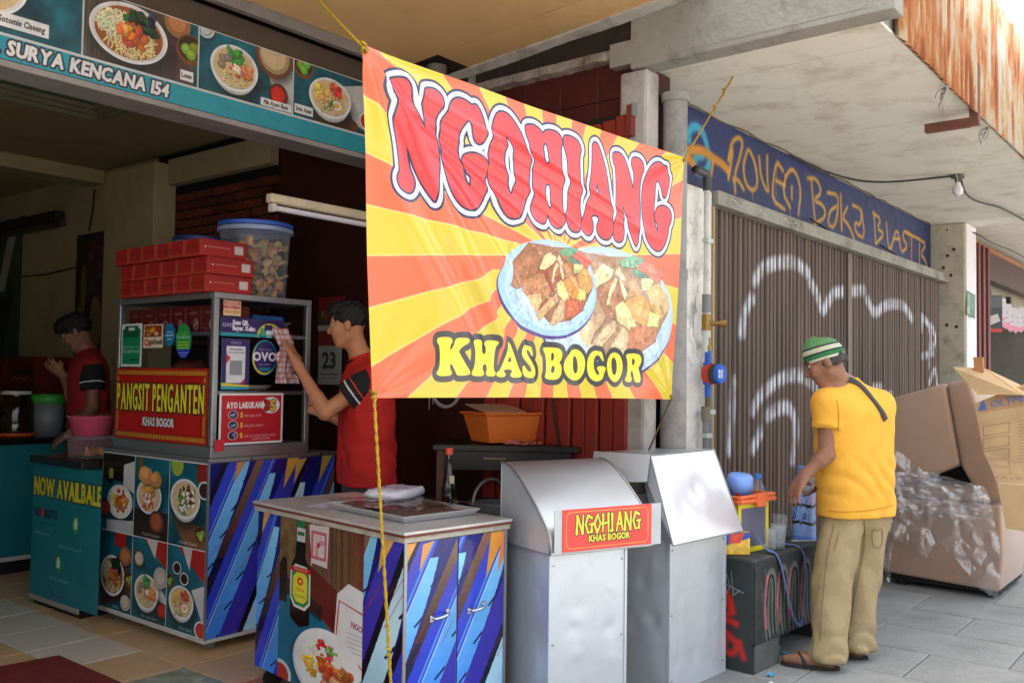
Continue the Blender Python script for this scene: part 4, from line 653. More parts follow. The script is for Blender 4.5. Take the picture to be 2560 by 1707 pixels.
def poster_print(kind):
    if kind == 'calendar':
        c = Cv(.3, .34, 340, (176, 174, 170)); c.rect(0, 0, .3, .1, (140, 34, 30)); c.rect(0, .1, .3, .2, (80, 70, 62))
        for q in range(6): blob(c, .05 + q * .042, .12 + .03 * (q % 2), .018, .03, jit((120, 86, 66), 24))
        c.rect(0, .2, .3, .24, (190, 186, 180)); c.rect(0, .24, .3, .34, (140, 36, 32)); return c
    if kind == 'day':
        c = Cv(.26, .28, 340, (186, 186, 182)); c.text('23', .13, .16, .11, (70, 74, 76), anchor='m', bold=.006); c.rect(.03, .2, .23, .21, (120, 120, 120)); c.rect(.05, .23, .2, .236, (140, 140, 140)); return c
    if kind == 'bottle_poster':
        c = Cv(.55, 1.5, 200, (52, 44, 44)); c.rect(.18, .1, .4, .7, (70, 58, 58)); c.ell(.14, .65, .045, .3, (122, 116, 60)); c.ell(.1, .95, .06, .16, (110, 104, 52)); c.ell(.36, 1.05, .1, .32, (134, 126, 88)); c.ell(.3, .62, .05, .07, (90, 86, 84))
        for q in range(8): blob(c, RNG.uniform(.25, .45), RNG.uniform(.1, .5), .05, .06, jit((96, 70, 66), 20))
        c.mottle(.2, 4); return c
    if kind == 'wall_poster':
        c = Cv(.9, 1.6, 160, (60, 80, 66)); c.poly([(0, .3), (.4, .3), (.2, .8), (0, .7)], (170, 174, 178)); c.poly([(.4, 0), (.55, 0), (.3, .7), (.2, .6)], (180, 184, 188)); c.poly([(.7, 0), (.86, 0), (.6, .8), (.45, .8)], (178, 182, 186)); c.poly([(0, .9), (.3, 1.1), (.5, 1.6), (.2, 1.6), (0, 1.3)], (176, 180, 184)); c.poly([(.5, .9), (.8, .8), (.6, 1.5)], (30, 40, 40)); c.mottle(.2, 4); return c
    if kind == 'box_front':
        c = Cv(.13, .11, 420, (112, 26, 28)); c.rect(.03, .02, .1, .03, (196, 150, 140), .6); c.ell(.09, .075, .024, .024, (196, 176, 180)); c.ell(.09, .075, .018, .018, (150, 60, 80)); c.stroke([(.08, .08), (.1, .068)], .004, (214, 190, 190)); c.rect(.015, .09, .05, .094, (180, 120, 110)); return c
    if kind == 'box_side':
        c = Cv(.2, .075, 500, (170, 34, 30)); c.a *= np.linspace(.94, 1.06, c.h)[:, None, None]; c.rect(.03, .032, .125, .037, (226, 170, 150), .6); c.ell(.018, .036, .004, .004, (236, 220, 214)); c.rect(.145, .018, .185, .058, (216, 200, 196)); return c
    if kind == 'product':
        c = Cv(.4, .6, 240, (60, 62, 66)); c.rect(0, 0, .4, .2, (90, 92, 96)); c.poly([(.05, .36), (.3, .3), (.36, .42), (.1, .5)], (196, 190, 180)); c.poly([(.05, .36), (.1, .34), (.1, .5)], (150, 146, 140)); c.rect(0, .54, .4, .6, (196, 60, 60)); 
        for k in range(6): c.rect(.06 + k * .05, .04, .065 + k * .05, .3, (130, 132, 136))
        return c
    if kind == 'pennant':
        c = Cv(.2, .3, 220, (206, 200, 206)); c.rect(0, .22, .2, .3, (226, 150, 170)); c.rect(.06, .09, .14, .12, (150, 120, 150), .5); c.rect(.05, .16, .15, .17, (150, 120, 140)); return c
    if kind == 'green_plate':
        c = Cv(.3, .3, 200, (90, 128, 104)); c.rect(.02, .02, .28, .28, (108, 140, 118)); c.rect(.02, .02, .1, .28, (150, 160, 150)); c.mottle(.2, 4); return c
    if kind == 'crate':
        c = Cv(.5, .28, 240, (110, 26, 28)); c.rect(.08, .03, .42, .11, (60, 26, 26)); c.stroke(chaikin([(.1, .2), (.15, .17), (.2, .22), (.25, .18), (.3, .22), (.36, .17)], 2), .008, (196, 150, 150)); return c
    if kind == 'jug':
        c = Cv(.3, .2, 200, (120, 124, 128)); 
        for q, col in enumerate(((206, 170, 60), (120, 140, 190), (200, 90, 80), (206, 206, 206), (200, 100, 90))): c.ell(.1 + .02 * (q % 3), .05 + .025 * q, .02, .018, col)
        return c
    if kind == 'detergent':
        c = Cv(.2, .2, 260, (30, 70, 170)); c.poly([(0, .12), (.2, .05), (.2, .2), (0, .2)], (236, 190, 60)); c.poly([(.04, .02), (.16, .0), (.12, .1), (.02, .1)], (226, 70, 40)); c.mottle(.2, 4); return c
    if kind == 'pack':
        c = Cv(.26, .18, 320, (214, 212, 232)); 
        for q in range(26): x, y = RNG.uniform(0, .26), RNG.uniform(0, .18); c.stroke([(x, y), (x + RNG.uniform(-.05, .05), y + RNG.uniform(-.02, .02))], RNG.uniform(.002, .007), (90, 70, 176), a=.8)
        return c
    if kind == 'check':
        c = Cv(.3, .3, 260, (206, 190, 188))
        for k in range(10): c.rect(k * .03, 0, k * .03 + .007, .3, (176, 60, 62), .6); c.rect(0, k * .03, .3, k * .03 + .007, (176, 60, 62), .6)
        return c
# ================================================================== the setting
m_asph = M('concrete_road', (160, 157, 150), .9, bump=.4, bscale=120)
m_pave = M('paver_stone', (136, 137, 134), .8, var=.18, vscale=7, bump=.35, bscale=60, dirt=(88, 89, 86), dscale=3.4, damt=.7, orand=.13)
m_joint = M('paver_joint', (112, 113, 110), .95)
struct(MB().box(-600, -600, -.4, 600, 600, -.13).build('ground', m_asph))
walk = struct(MB().box(-6, -1.4, -.128, 18, 2.468, -.012).box(4.36, 2.4685, -.128, 18, 2.9, -.012).build('pavement', m_joint))
MB().box(-6, -1.56, -.128, 18, -1.404, 0).build('kerb', M('kerb_stone', (150, 150, 146), .85, bump=.2), walk, bevel=.012)
_pm = []
for k in range(4):
    b = MB().box(-.243, -.368, -.02, .243, .368, .0); me_o = b.build('paver', m_pave, walk, bevel=.005, seg=1); _pm.append(me_o)
first = set()
for i in range(-2, 22):
    for j in range(-1, 5):
        x = 3.02 + i * .492; y = -.38 + j * .742 + (i % 2) * .371 - .1
        if y > (2.1 if x < 4.4 else 2.5) or y < -1.05: continue
        k = random.randrange(4); src = _pm[k]
        if k not in first: o = src; first.add(k)
        else: o = src.copy(); COL.objects.link(o); o.parent = walk
        o.location = (x, y, random.uniform(-.0025, .001)); o.rotation_euler = (random.uniform(-.003, .003), random.uniform(-.003, .003), 0)
# shop floor: ceramic tiles
sf = struct(MB().box(-3, 2.474, -.128, 4.15, 11.6, -.010).build('shop_floor', M('tile_grout', (120, 112, 100), .9)))
TM = {'tan': M('tile_tan', (206, 172, 130), .32, var=.2, vscale=3, dirt=(150, 112, 76), dscale=4, damt=.45), 'white': M('tile_white', (206, 198, 184), .3, var=.08, vscale=4),
      'orange': M('tile_orange', (196, 120, 82), .4, var=.3, vscale=14), 'marble': M('tile_marble', (148, 158, 142), .25, var=.55, vscale=11)}
_tm = {}
for i in range(8):
    for j in range(13):
        x, y = 1.15 + i * .4, 2.68 + j * .4
        if x > 3.98: continue
        kd = 'tan'
        if x < 2.5 and y > 4.3: kd = 'white' if x > 2.0 else 'tan'
        if 2.3 < x < 3.0 and 3.4 < y < 4.1: kd = random.choice(['orange', 'marble', 'orange', 'tan'])
        if kd not in _tm: o = MB().box(-.1975, -.1975, -.014, .1975, .1975, 0).build('floor_tile', TM[kd], sf, bevel=.002, seg=1); _tm[kd] = o
        else: o = _tm[kd].copy(); COL.objects.link(o); o.parent = sf
        o.location = (x, y, random.uniform(-.001, .001))
mat_o = MB().prism([(2.222, 4.675, .012), (1.1, 4.80, .012), (1.05, 3.2, .012), (2.208, 3.2, .012)], (0, 0, -.010)).build('door_mat', M('mat_red', (118, 36, 32), .95, var=.3, vscale=60, bump=.6, bscale=260))
tag(mat_o, 'dark red floor mat on the shop tiles at the lower left', 'mat')
# side wall of the shop porch
m_maroon = M('paint_maroon', (66, 26, 22), .55, var=.25, vscale=4, dirt=(38, 18, 16), dscale=3, damt=.7)
m_cream = M('paint_cream', (190, 176, 136), .75, var=.1, vscale=2, dirt=(150, 134, 102), dscale=1.6, damt=.5, bump=.1)
m_dark = M('paint_dark_brown', (52, 34, 28), .7, var=.25, vscale=3)
wall = thing('side_wall', 'maroon and cream side wall with bare brick, closing the right side of the open shop', 'wall', (4.15, 2.45, 0))
Y0 = 2.45
MB().box(0, 0, 0, .2, 3.12, 3.25).build('maroon_plaster', m_maroon, wall)
MB().box(.02, 3.12, 0, .2, 4.82, 3.25).build('mortar_bed', M('mortar', (30, 22, 20), .95), wall)
MB().box(0, 4.82, 0, .2, 9.1, 3.25).build('cream_plaster', m_cream, wall)
MB().box(-.2, 4.50, 0, -.003, 5.30, 3.14).build('pilaster', m_cream, wall, bevel=.01)
MB().box(-.09, 3.13, 2.96, -.003, 4.495, 3.17).build('cornice_band', m_cream, wall, bevel=.008)
m_brick = [M('brick_%d' % k, c, .85, var=.25, vscale=20, bump=.5, bscale=60) for k, c in enumerate(((110, 52, 38), (96, 44, 34), (122, 60, 42)))]
_bk = [MB().box(-.012, -.102, -.03, .02, .102, .03).build('brick', m, wall, bevel=.006, seg=1) for m in m_brick]; bu = set()
for r in range(17):
    for q in range(8):
        y = 3.24 + q * .215 + (.1075 if r % 2 else 0)
        if y > 4.72: continue
        k = random.randrange(3); o = _bk[k]
        if k in bu: o = o.copy(); COL.objects.link(o); o.parent = wall
        bu.add(k); o.location = (.012 + random.uniform(-.004, .003), y, 1.68 + r * .074); o.rotation_euler = (random.uniform(-.015, .015), 0, 0)
m_wtile = M('wall_tile_maroon', (74, 28, 26), .3, var=.2, vscale=5)
_wt = MB().box(-.010, -.123, -.098, -.001, .123, .098).build('wall_tile', m_wtile, wall, bevel=.002, seg=1); fu = True
for r in range(4):
    for q in range(6):
        o = _wt if fu else _wt.copy()
        if not fu: COL.objects.link(o); o.parent = wall
        fu = False; o.location = (random.uniform(-.001, .001), .2 + q * .249, 2.42 + r * .2)
# rough concrete lip on top of the side wall
b = MB(); n = 26
for i in range(n + 1):
    y = i / n * 1.15; t = .008 * math.sin(i * .9) + random.uniform(-.004, .004)
    b.v += [(-.07 + t, y, .72 - .60 + random.uniform(-.005, .005)), (-.06 - t, y, .83 - .60 + random.uniform(-.004, .004)), (.1, y, .84 - .6), (.1, y, .70 - .6)]
for i in range(n):
    a = i * 4
    for k in range(4): b.f.append((a + k, a + (k + 1) % 4, a + 4 + (k + 1) % 4, a + 4 + k))
b.f += [(3, 2, 1, 0), (n * 4, n * 4 + 1, n * 4 + 2, n * 4 + 3)]
o = b.build('broken_ledge', M('old_plaster', (158, 148, 138), .9, var=.25, vscale=9, bump=.8, bscale=30, dirt=(92, 80, 70), dscale=6, damt=.8), wall); o.location = (0, .08, 3.0)
# unseen building masses above and behind, added to keep daylight out of the shop
m_up = M('upper_wall', (170, 160, 140), .85)
ub = thing('shop_building', 'unseen upper storey and back walls of the noodle shop with the open front', 'building', (0, 0, 0))
MB().box(-3.0, 4.1, 3.36, 4.34, 11.8, 6.4).build('unseen_upper_storey', m_up, ub)
MB().box(-3.2, 11.6, -.1, 4.34, 11.8, 3.355).build('back_wall', m_cream, ub)
MB().box(-3.2, 3.9, -.1, -3.0, 11.59, 3.355).box(.0, 4.12, -.1, .2, 11.59, 3.24).build('left_wall_and_blocker', m_cream, ub)  # second box is an unseen inner wall added to darken the deep interior
# interior ceiling with a green recess and mouldings
ci = struct(MB().box(-3.0, 4.11, 3.25, 3.25, 5.6, 3.35).box(-3.0, 6.6, 3.25, 4.14, 11.59, 3.35).box(3.3, 4.11, 3.25, 4.14, 6.599, 3.35).build('shop_ceiling', M('ceiling_cream', (178, 160, 122), .8)))
MB().box(-3.0, 5.601, 3.34, 3.299, 6.599, 3.355).build('recess_panel', M('ceiling_green', (116, 138, 112), .7), ci)
b = MB()
for k in range(3): b.box(-3, 5.602 + .03 * k, 3.25 + .03 * k, 3.298 - .03 * k, 5.632 + .03 * k, 3.28 + .03 * k).box(-3, 6.568 - .03 * k, 3.25 + .03 * k, 3.298 - .03 * k, 6.598 - .03 * k, 3.28 + .03 * k).box(3.268 - .03 * k, 5.633 + .03 * k, 3.25 + .03 * k, 3.298 - .03 * k, 6.567 - .03 * k, 3.28 + .03 * k)
b.build('recess_moulding', M('moulding', (150, 140, 116), .7), ci)
MB().box(-3.0, 8.14, 3.13, 4.14, 8.4, 3.249).build('cross_beam', m_cream, ci)
# front beam with the printed sign
beam = thing('sign_beam', 'long teal fascia sign with noodle photographs over the open shop front', 'sign', (1.2, 3.9, 2.64))
MB().box(-4.2, .02, .03, 2.94, .2, .55).build('beam_core', M('beam_brown', (84, 68, 54), .7, var=.2), beam)
MB().box(-4.2, 0, 0, 2.94, .19, .029).build('trim_strip', M('trim_grey', (150, 144, 142), .6, dirt=(110, 100, 96), dscale=5), beam, bevel=.004)
MB().slab((0, .012, .034), (2.9, 0, 0), (0, 0, .1), .006).build('address_band', print_mat('address_band', teal_band(), .4), beam)
MB().box(-4.2, .008, .128, 2.94, .019, .436).build('white_border', M('white_vinyl', (206, 206, 206), .5), beam)
for k, kd in enumerate(('sotomie', 'lomie', 'baso', 'soto', 'lomie')):
    MB().slab((.12 + k * .555, .004, .138), (.545, 0, 0), (0, 0, .292), .003).build('photo_panel', print_mat('photo_%s_%d' % (kd, k), photo_panel(kd), .4), beam)
MB().slab((-1.0, .004, .138), (1.1, 0, 0), (0, 0, .292), .003).build('photo_panel', M('teal_print', (24, 90, 104), .4), beam)
# porch canopy: tan boards, rising to the street
pc = thing('porch_canopy', 'tan board ceiling of the porch above the hanging banner', 'canopy', (0, 0, 0))
zt = lambda y: 3.247 + .07 * (3.58 - y)
m_tan = M('tan_board', (222, 182, 128), .6, var=.07, vscale=2.5, dirt=(196, 152, 100), dscale=1.6, damt=.5)
ys = [3.8, 2.565, 2.1]; xs = [-2.4, -1.16, .08, 1.31, 2.52, 3.745, 4.07]
for i in range(len(xs) - 1):
    for j in range(len(ys) - 1):
        x0, x1, y0, y1 = xs[i] + .003, xs[i + 1] - .003, ys[j + 1] + .003, ys[j] - .003
        if j == 0 and i >= 5: y1 = 3.6
        MB().hexa([(x0, y0, zt(y0)), (x1, y0, zt(y0)), (x1, y1, zt(y1)), (x0, y1, zt(y1)), (x0, y0, zt(y0) + .02), (x1, y0, zt(y0) + .02), (x1, y1, zt(y1) + .02), (x0, y1, zt(y1) + .02)]).build('ceiling_board', m_tan, pc)
MB().hexa([(-2.5, 2.08, zt(2.08) + .024), (4.06, 2.08, zt(2.08) + .024), (4.06, 4.1, zt(4.1) + .03), (-2.5, 4.1, zt(4.1) + .03), (-2.5, 2.08, 3.6), (4.06, 2.08, 3.6), (4.06, 4.1, 3.6), (-2.5, 4.1, 3.6)]).build('unseen_roof_slab', M('slab_dark', (60, 50, 40), .9), pc)  # unseen slab over the boards, added to stop light leaking in
MB().box(-2.5, 3.802, zt(3.8) - .055, 3.62, 3.84, zt(3.8) + .02).build('edge_board', M('edge_grey', (128, 122, 118), .75, dirt=(92, 84, 78), dscale=4), pc)
MB().cyl((3.86, 3.72, 3.0), (3.86, 3.72, 3.235), .06, n=16).build('stub_post', M('burnt_post', (112, 104, 98), .9, dirt=(20, 16, 14), dscale=7, damt=.95), pc, smooth=True)
MB().box(3.63, 3.79, 3.1, 4.1, 3.86, 3.2).build('charred_block', M('charred', (44, 34, 28), .95, var=.5, vscale=12), pc)
b = MB(); ys_ = np.linspace(3.6, 2.09, 40)
for y in ys_: j_ = .003 * math.sin(y * 9) + random.uniform(-.0015, .0015); b.v += [(4.005 + j_, y, zt(y) - .012), (4.069, y, zt(y) - .03 + j_), (4.069, y, zt(y) + .03), (4.005, y, zt(y) + .02)]
for i in range(39):
    for k in range(4): b.f.append((i * 4 + k, i * 4 + (k + 1) % 4, i * 4 + 4 + (k + 1) % 4, i * 4 + 4 + k))
b.build('edge_strip', M('dirty_white', (186, 180, 172), .85, var=.15, vscale=8, dirt=(120, 108, 98), dscale=7, damt=.8, bump=.4), pc)
# ---------------- right-hand building: canopy, sign, gate, pillars
m_conc = M('concrete_grey', (146, 142, 132), .88, var=.12, vscale=3, bump=.3, bscale=40, dirt=(96, 89, 80), dscale=4, damt=.75)
m_soff = M('soffit_paint', (220, 214, 200), .85, var=.05, vscale=2, dirt=(176, 162, 140), dscale=3.2, damt=.65, bump=.08)
rb = thing('closed_shop_building', 'unseen mass above and behind the closed shop with the concrete street canopy', 'building', (0, 0, 0))
MB().box(4.36, 2.66, 2.4, 16, 12, 6.4).build('unseen_upper_storey', m_up, rb)  # unseen mass added to block sky light at the gaps
can = thing('street_canopy', 'pale concrete canopy with panelled soffit over the closed gate', 'canopy', (0, 0, 0))
MB().box(4.07, 1.32, 3.066, 16, 2.655, 3.19).build('slab', m_conc, can)
MB().box(4.072, 1.2, 3.035, 4.2, 2.53, 3.42).build('edge_beam', m_conc, can, bevel=.006); MB().box(4.072, 2.535, 3.17, 4.14, 3.6, 3.42).build('closing_board', M('charred', (44, 34, 28), .95, var=.5, vscale=12), can)
sx = [4.203, 4.53, 5.98, 7.52, 9.15, 10.7, 12.3, 14, 16]
for i in range(len(sx) - 1):
    MB().box(sx[i] + .004, 1.31, 3.048 + random.uniform(-.002, .002), sx[i + 1] - .004, 2.655, 3.063).build('soffit_board', m_soff, can, bevel=.002, seg=1)
m_seam = M('seam_dark', (96, 84, 72), .9)
b = MB(); P = []
for i in range(40): P.append((4.5 + i * .14, 2.585 + random.uniform(-.02, .02), 3.044 + random.uniform(-.003, .0)))
b.tube(P, .006, 5); b.build('ragged_edge', m_seam, can)
# rusty corrugated fascia
def rust_mat():
    m = bpy.data.materials.new('rusty_zinc'); m.use_nodes = True; t = m.node_tree; N = t.nodes; L = t.links; b_ = N['Principled BSDF']
    g = N.new('ShaderNodeNewGeometry'); mp = N.new('ShaderNodeMapping'); mp.inputs['Scale'].default_value = (11, 11, 1.5); L.new(g.outputs['Position'], mp.inputs[0])
    no = N.new('ShaderNodeTexNoise'); no.inputs['Scale'].default_value = 1.1; no.inputs['Detail'].default_value = 12; no.inputs['Distortion'].default_value = .5; no.inputs['Roughness'].default_value = .7; L.new(mp.outputs[0], no.inputs['Vector'])
    rp = N.new('ShaderNodeValToRGB'); e = rp.color_ramp.elements; e[0].position = .32; e[0].color = (*lin((184, 182, 174)), 1); e[1].position = .72; e[1].color = (*lin((120, 62, 34)), 1)
    for p, c in ((.46, (184, 166, 136)), (.53, (178, 120, 72)), (.61, (154, 84, 44))): x = e.new(p); x.color = (*lin(c), 1)
    n2 = N.new('ShaderNodeTexNoise'); n2.inputs['Scale'].default_value = 1.9; n2.inputs['Detail'].default_value = 3; L.new(g.outputs['Position'], n2.inputs['Vector']); ma = N.new('ShaderNodeMath'); ma.operation = 'MULTIPLY_ADD'; L.new(n2.outputs['Fac'], ma.inputs[0]); ma.inputs[1].default_value = .55; ma.inputs[2].default_value = -.28; m3 = N.new('ShaderNodeMath'); L.new(ma.outputs[0], m3.inputs[0]); L.new(no.outputs['Fac'], m3.inputs[1])
    L.new(m3.outputs[0], rp.inputs[0]); L.new(rp.outputs[0], b_.inputs['Base Color']); b_.inputs['Roughness'].default_value = .6; b_.inputs['Metallic'].default_value = .15
    return m
m_rust = rust_mat(); fas = thing('corrugated_fascia', 'rust streaked corrugated metal fascia along the canopy edge', 'fascia', (4.4, 1.28, 3.03))
X = 0.0
while X < 11.4:
    b = MB(); n = 72; w = .80; z0, z1 = random.uniform(-.012, .012), .83 + random.uniform(-.004, .004)
    for i in range(n + 1):
        x = i / n * w; y = .02 * math.sin(2 * math.pi * x / .1)
        for z in (z0 + .014 * math.sin(2 * math.pi * x / .1), z1): b.v += [(X + x, y, z), (X + x, y + .0015, z)]
    for i in range(n):
        a, c = i * 4, i * 4 + 4; b.f += [(a, c, c + 2, a + 2), (a + 1, a + 3, c + 3, c + 1), (a, a + 1, c + 1, c), (a + 2, c + 2, c + 3, a + 3)]
    o = b.build('zinc_sheet', m_rust, fas, smooth='all'); o.location = (0, (int(X / .8) % 2) * .004, 0); X += .776
MB().cyl((-.02, .03, .84), (11.5, .03, .84), .022, n=10).build('ridge_rail', M('rail_grey', (120, 118, 112), .6), fas)
br = thing('angle_bracket', 'rusty steel angle bracket hanging below the corrugated fascia', 'bracket', (5.9, 1.262, 2.95))
MB().box(-.02, 0, 0, .03, .05, .36).build('upright', M('rust_steel', (112, 70, 56), .8, var=.3, vscale=14), br)
MB().box(-.02, .051, -.005, .03, .3, .045).build('arm', _mats['rust_steel'], br)
# blue signboard with sprayed lettering
c = Cv(5.6, .52, 230, (30, 42, 92)); c.a *= (.8 + .4 * fnoise(c.h, c.w, 3, 5))[..., None]
cvt = lambda P: np.stack([np.array(P)[:, 0] - 4.4, 3.04 - np.array(P)[:, 1]], -1)
for P in GB: c.stroke(chaikin(cvt(P), 2), .03, (52, 156, 190), a=.95, soft=.35)
for P in GT: c.stroke(chaikin(cvt(P), 2), .03, (206, 134, 36), a=.95, soft=.35)
for P in GO:
    c.stroke(chaikin(cvt(P), 1), .0165, (200, 146, 52), a=.95, soft=.5)
    if random.random() < .5: q = cvt(P)[random.randrange(len(P))]; c.stroke([q, q + np.array((0, random.uniform(.05, .14)))], .005, (196, 130, 40), a=.8)
c.mottle(.12, 3)
sb = thing('blue_signboard', 'navy blue signboard covered with orange spray lettering above the closed gate', 'sign', (4.4, 2.6, 2.52))
MB().slab((0, 0, 0), (5.6, 0, 0), (0, 0, .52), .05).build('board', print_mat('spray_board', c, .5), sb)
MB().box(.47, -.18, -.078, 5.598, -.002, .006).build('header_rail', m_conc, sb, bevel=.005)
b = MB()
for wx in (.62, 1.0, 1.38):
    P = [(wx + i * .022, -.1835, -.035 + random.uniform(-.018, .018)) for i in range(14)]; b.tube(P, .0022, 4)
b.build('scrawl', M('chalk_white', (200, 200, 196), .9), sb)
for x_ in (2.3, 3.95): MB().tube([(x_, -.01, .12), (x_ + .1, -.16, .0)], .006, 6).build('stay_rod', M('black_steel', (24, 24, 26), .5), sb)
# accordion gate; the white spray sits on the slats in world position
def gate_mat():
    c = Cv(5.2, 2.5, 150, (0, 0, 0)); c.m = np.zeros((c.h, c.w)); c.a[:] = np.array((214, 216, 226)) / 255
    for i, P in enumerate(GW):
        P = np.stack([np.array(P)[:, 0] - 4.8, 2.5 - np.array(P)[:, 1]], -1); c.stroke(chaikin(P, 2), .043 if i < 8 else .034, None, a=.92, soft=.35, mask=True)
    c.m *= np.clip(.35 + 1.7 * (fnoise(c.h, c.w, 20, 4) - .25), 0, 1)
    m = bpy.data.materials.new('gate_paint'); m.use_nodes = True; t = m.node_tree; N = t.nodes; L = t.links; b_ = N['Principled BSDF']
    im = N.new('ShaderNodeTexImage'); im.image = c.image('gate_spray'); im.extension = 'CLIP'
    g = N.new('ShaderNodeNewGeometry'); sp = N.new('ShaderNodeSeparateXYZ'); L.new(g.outputs['Position'], sp.inputs[0])
    def lin_(o, a, s):
        x = N.new('ShaderNodeMath'); x.operation = 'MULTIPLY_ADD'; L.new(o, x.inputs[0]); x.inputs[1].default_value = s; x.inputs[2].default_value = a; return x.outputs[0]
    cb = N.new('ShaderNodeCombineXYZ'); L.new(lin_(sp.outputs['X'], -4.8 / 5.2, 1 / 5.2), cb.inputs[0]); L.new(lin_(sp.outputs['Z'], 0, 1 / 2.5), cb.inputs[1]); L.new(cb.outputs[0], im.inputs[0])
    mp = N.new('ShaderNodeMapping'); mp.inputs['Scale'].default_value = (7, 7, .6); L.new(g.outputs['Position'], mp.inputs[0])
    no = N.new('ShaderNodeTexNoise'); no.inputs['Scale'].default_value = 1.6; no.inputs['Detail'].default_value = 7; L.new(mp.outputs[0], no.inputs['Vector'])
    rp = N.new('ShaderNodeValToRGB'); rp.color_ramp.elements[0].position = .3; rp.color_ramp.elements[1].position = .75; rp.color_ramp.elements[0].color = (*lin((74, 59, 50)), 1); rp.color_ramp.elements[1].color = (*lin((104, 85, 72)), 1); L.new(no.outputs['Fac'], rp.inputs[0])
    sn = N.new('ShaderNodeSeparateXYZ'); L.new(g.outputs['True Normal'], sn.inputs[0]); ab = N.new('ShaderNodeMath'); ab.operation = 'ABSOLUTE'; L.new(sn.outputs['Y'], ab.inputs[0])
    sr = N.new('ShaderNodeMapRange'); sr.inputs['From Min'].default_value = .25; sr.inputs['From Max'].default_value = .5; L.new(ab.outputs[0], sr.inputs['Value']); mm = N.new('ShaderNodeMath'); mm.operation = 'MULTIPLY'; L.new(sr.outputs[0], mm.inputs[0]); L.new(im.outputs['Alpha'], mm.inputs[1])
    oi = N.new('ShaderNodeObjectInfo'); orr = N.new('ShaderNodeMapRange'); orr.inputs['To Min'].default_value = .82; orr.inputs['To Max'].default_value = 1.12; L.new(oi.outputs['Random'], orr.inputs['Value']); vs = N.new('ShaderNodeVectorMath'); vs.operation = 'SCALE'; L.new(rp.outputs[0], vs.inputs[0]); L.new(orr.outputs[0], vs.inputs['Scale'])
    mx = N.new('ShaderNodeMix'); mx.data_type = 'RGBA'; L.new(mm.outputs[0], mx.inputs['Factor']); L.new(vs.outputs[0], mx.inputs['A']); mx.inputs['B'].default_value = (*lin((206, 208, 218)), 1)
    L.new(mx.outputs['Result'], b_.inputs['Base Color']); b_.inputs['Roughness'].default_value = .55; return m
m_gate = gate_mat(); gate = thing('accordion_gate', 'closed brown accordion gate with big white sprayed outlines', 'gate', (4.87, 2.5, 0))
def slat_mesh():
    b = MB(); prof = [(0, .016), (.005, -.006), (.011, .004), (.017, -.012), (.034, -.017), (.05, -.012), (.055, .004), (.060, -.006), (.0655, .016)]
    for x, y in prof: b.v += [(x, y, 0), (x, y, 2.435)]
    for i in range(len(prof) - 1): b.f.append((2 * i, 2 * i + 2, 2 * i + 3, 2 * i + 1))
    return b
so = None; x = .012
while x < 5.0:
    if 2.24 < x < 2.36: x = 2.42; continue
    if so is None: so = slat_mesh().build('slat', m_gate, gate); o = so
    else: o = so.copy(); COL.objects.link(o); o.parent = gate
    o.location = (x, random.uniform(-.004, .004), .004); o.rotation_euler = (0, 0, random.uniform(-.07, .07)); x += .0665
MB().box(2.255, -.02, .004, 2.285, .02, 2.43).build('lock_stile', M('stile_gap_shade', (34, 27, 24), .5), gate); MB().box(2.33, -.025, .004, 2.41, .02, 2.43).build('lock_stile', M('stile_gap_shade2', (106, 88, 76), .5), gate)  # first strip is near black: the shade of the gap put into its colour
MB().box(0, .03, 0, 5.12, .06, 2.44).build('backing', M('gate_dark', (26, 20, 18), .8), gate)
MB().box(0, -.045, .0, 5.12, .03, .004).build('floor_track', M('track_steel', (90, 86, 80), .5, metal=.6), gate)
# pillars
def peel_mat(name, a, b_, c_, s=4.0):
    return M(name, a, .85, var=.1, vscale=5, bump=.5, bscale=26, dirt=b_, dscale=s, damt=.85)
m_peel = peel_mat('peeling_paint', (222, 218, 210), (150, 148, 146), None, 7)
pl = thing('peeling_pillar', 'white peeling pillar with the water meter beside the gate', 'pillar', (4.42, 2.45, 0))
MB().box(-.205, 0, 0, .435, .14, 2.515).build('shaft', m_peel, pl, bevel=.012)
b = MB()
for k in range(22):     # flakes of loose paint standing proud
    x, z = random.uniform(.03, .36), random.uniform(.9, 2.1); r = random.uniform(.012, .05); n = 8
    P = [(x + r * random.uniform(.5, 1.1) * .6 * math.cos(2 * math.pi * i / n), -.004 - random.uniform(0, .003), z + 1.6 * r * random.uniform(.5, 1.1) * math.sin(2 * math.pi * i / n)) for i in range(n)]
    b.prism(P, (0, .003, 0))
tag(b.build('paint_flake', M('flake_white', (226, 224, 220), .8, var=.04), pl), kind='stuff')
MB().box(.425, -.012, 0, .446, -.002, 2.43).build('edge_batten', M('batten', (164, 140, 100), .8, var=.25, vscale=9), pl)
rd = thing('round_drainpipe', 'thick grey round drainpipe beside the banner corner', 'pipe', (4.275, 2.375, 0))
m_pipe = M('pipe_grey', (146, 142, 138), .8, var=.15, vscale=5, dirt=(96, 88, 82), dscale=3, damt=.8, bump=.15)
MB().cyl((0, 0, 0), (0, 0, 1.98), .068, n=32).cyl((0, 0, 1.982), (0, 0, 2.92), .064, n=32).build('shaft', m_pipe, rd, smooth=True)
MB().cyl((0, 0, 2.88), (0, 0, 2.925), .075, n=32).build('collar', m_pipe, rd, smooth=True); MB().cyl((0, 0, 1.95), (0, 0, 2.0), .0715, n=32).build('joint_ring', m_pipe, rd, smooth=True)
sp_ = MB().box(4.08, 2.43, 0, 4.21, 2.6, 3.03).build('square_post', M('post_paint', (172, 166, 160), .85, var=.12, vscale=6, dirt=(120, 112, 106), dscale=5, damt=.7, bump=.3, bscale=22), bevel=.02)
tag(sp_, 'grey square corner post between maroon wall and round drainpipe', 'post')
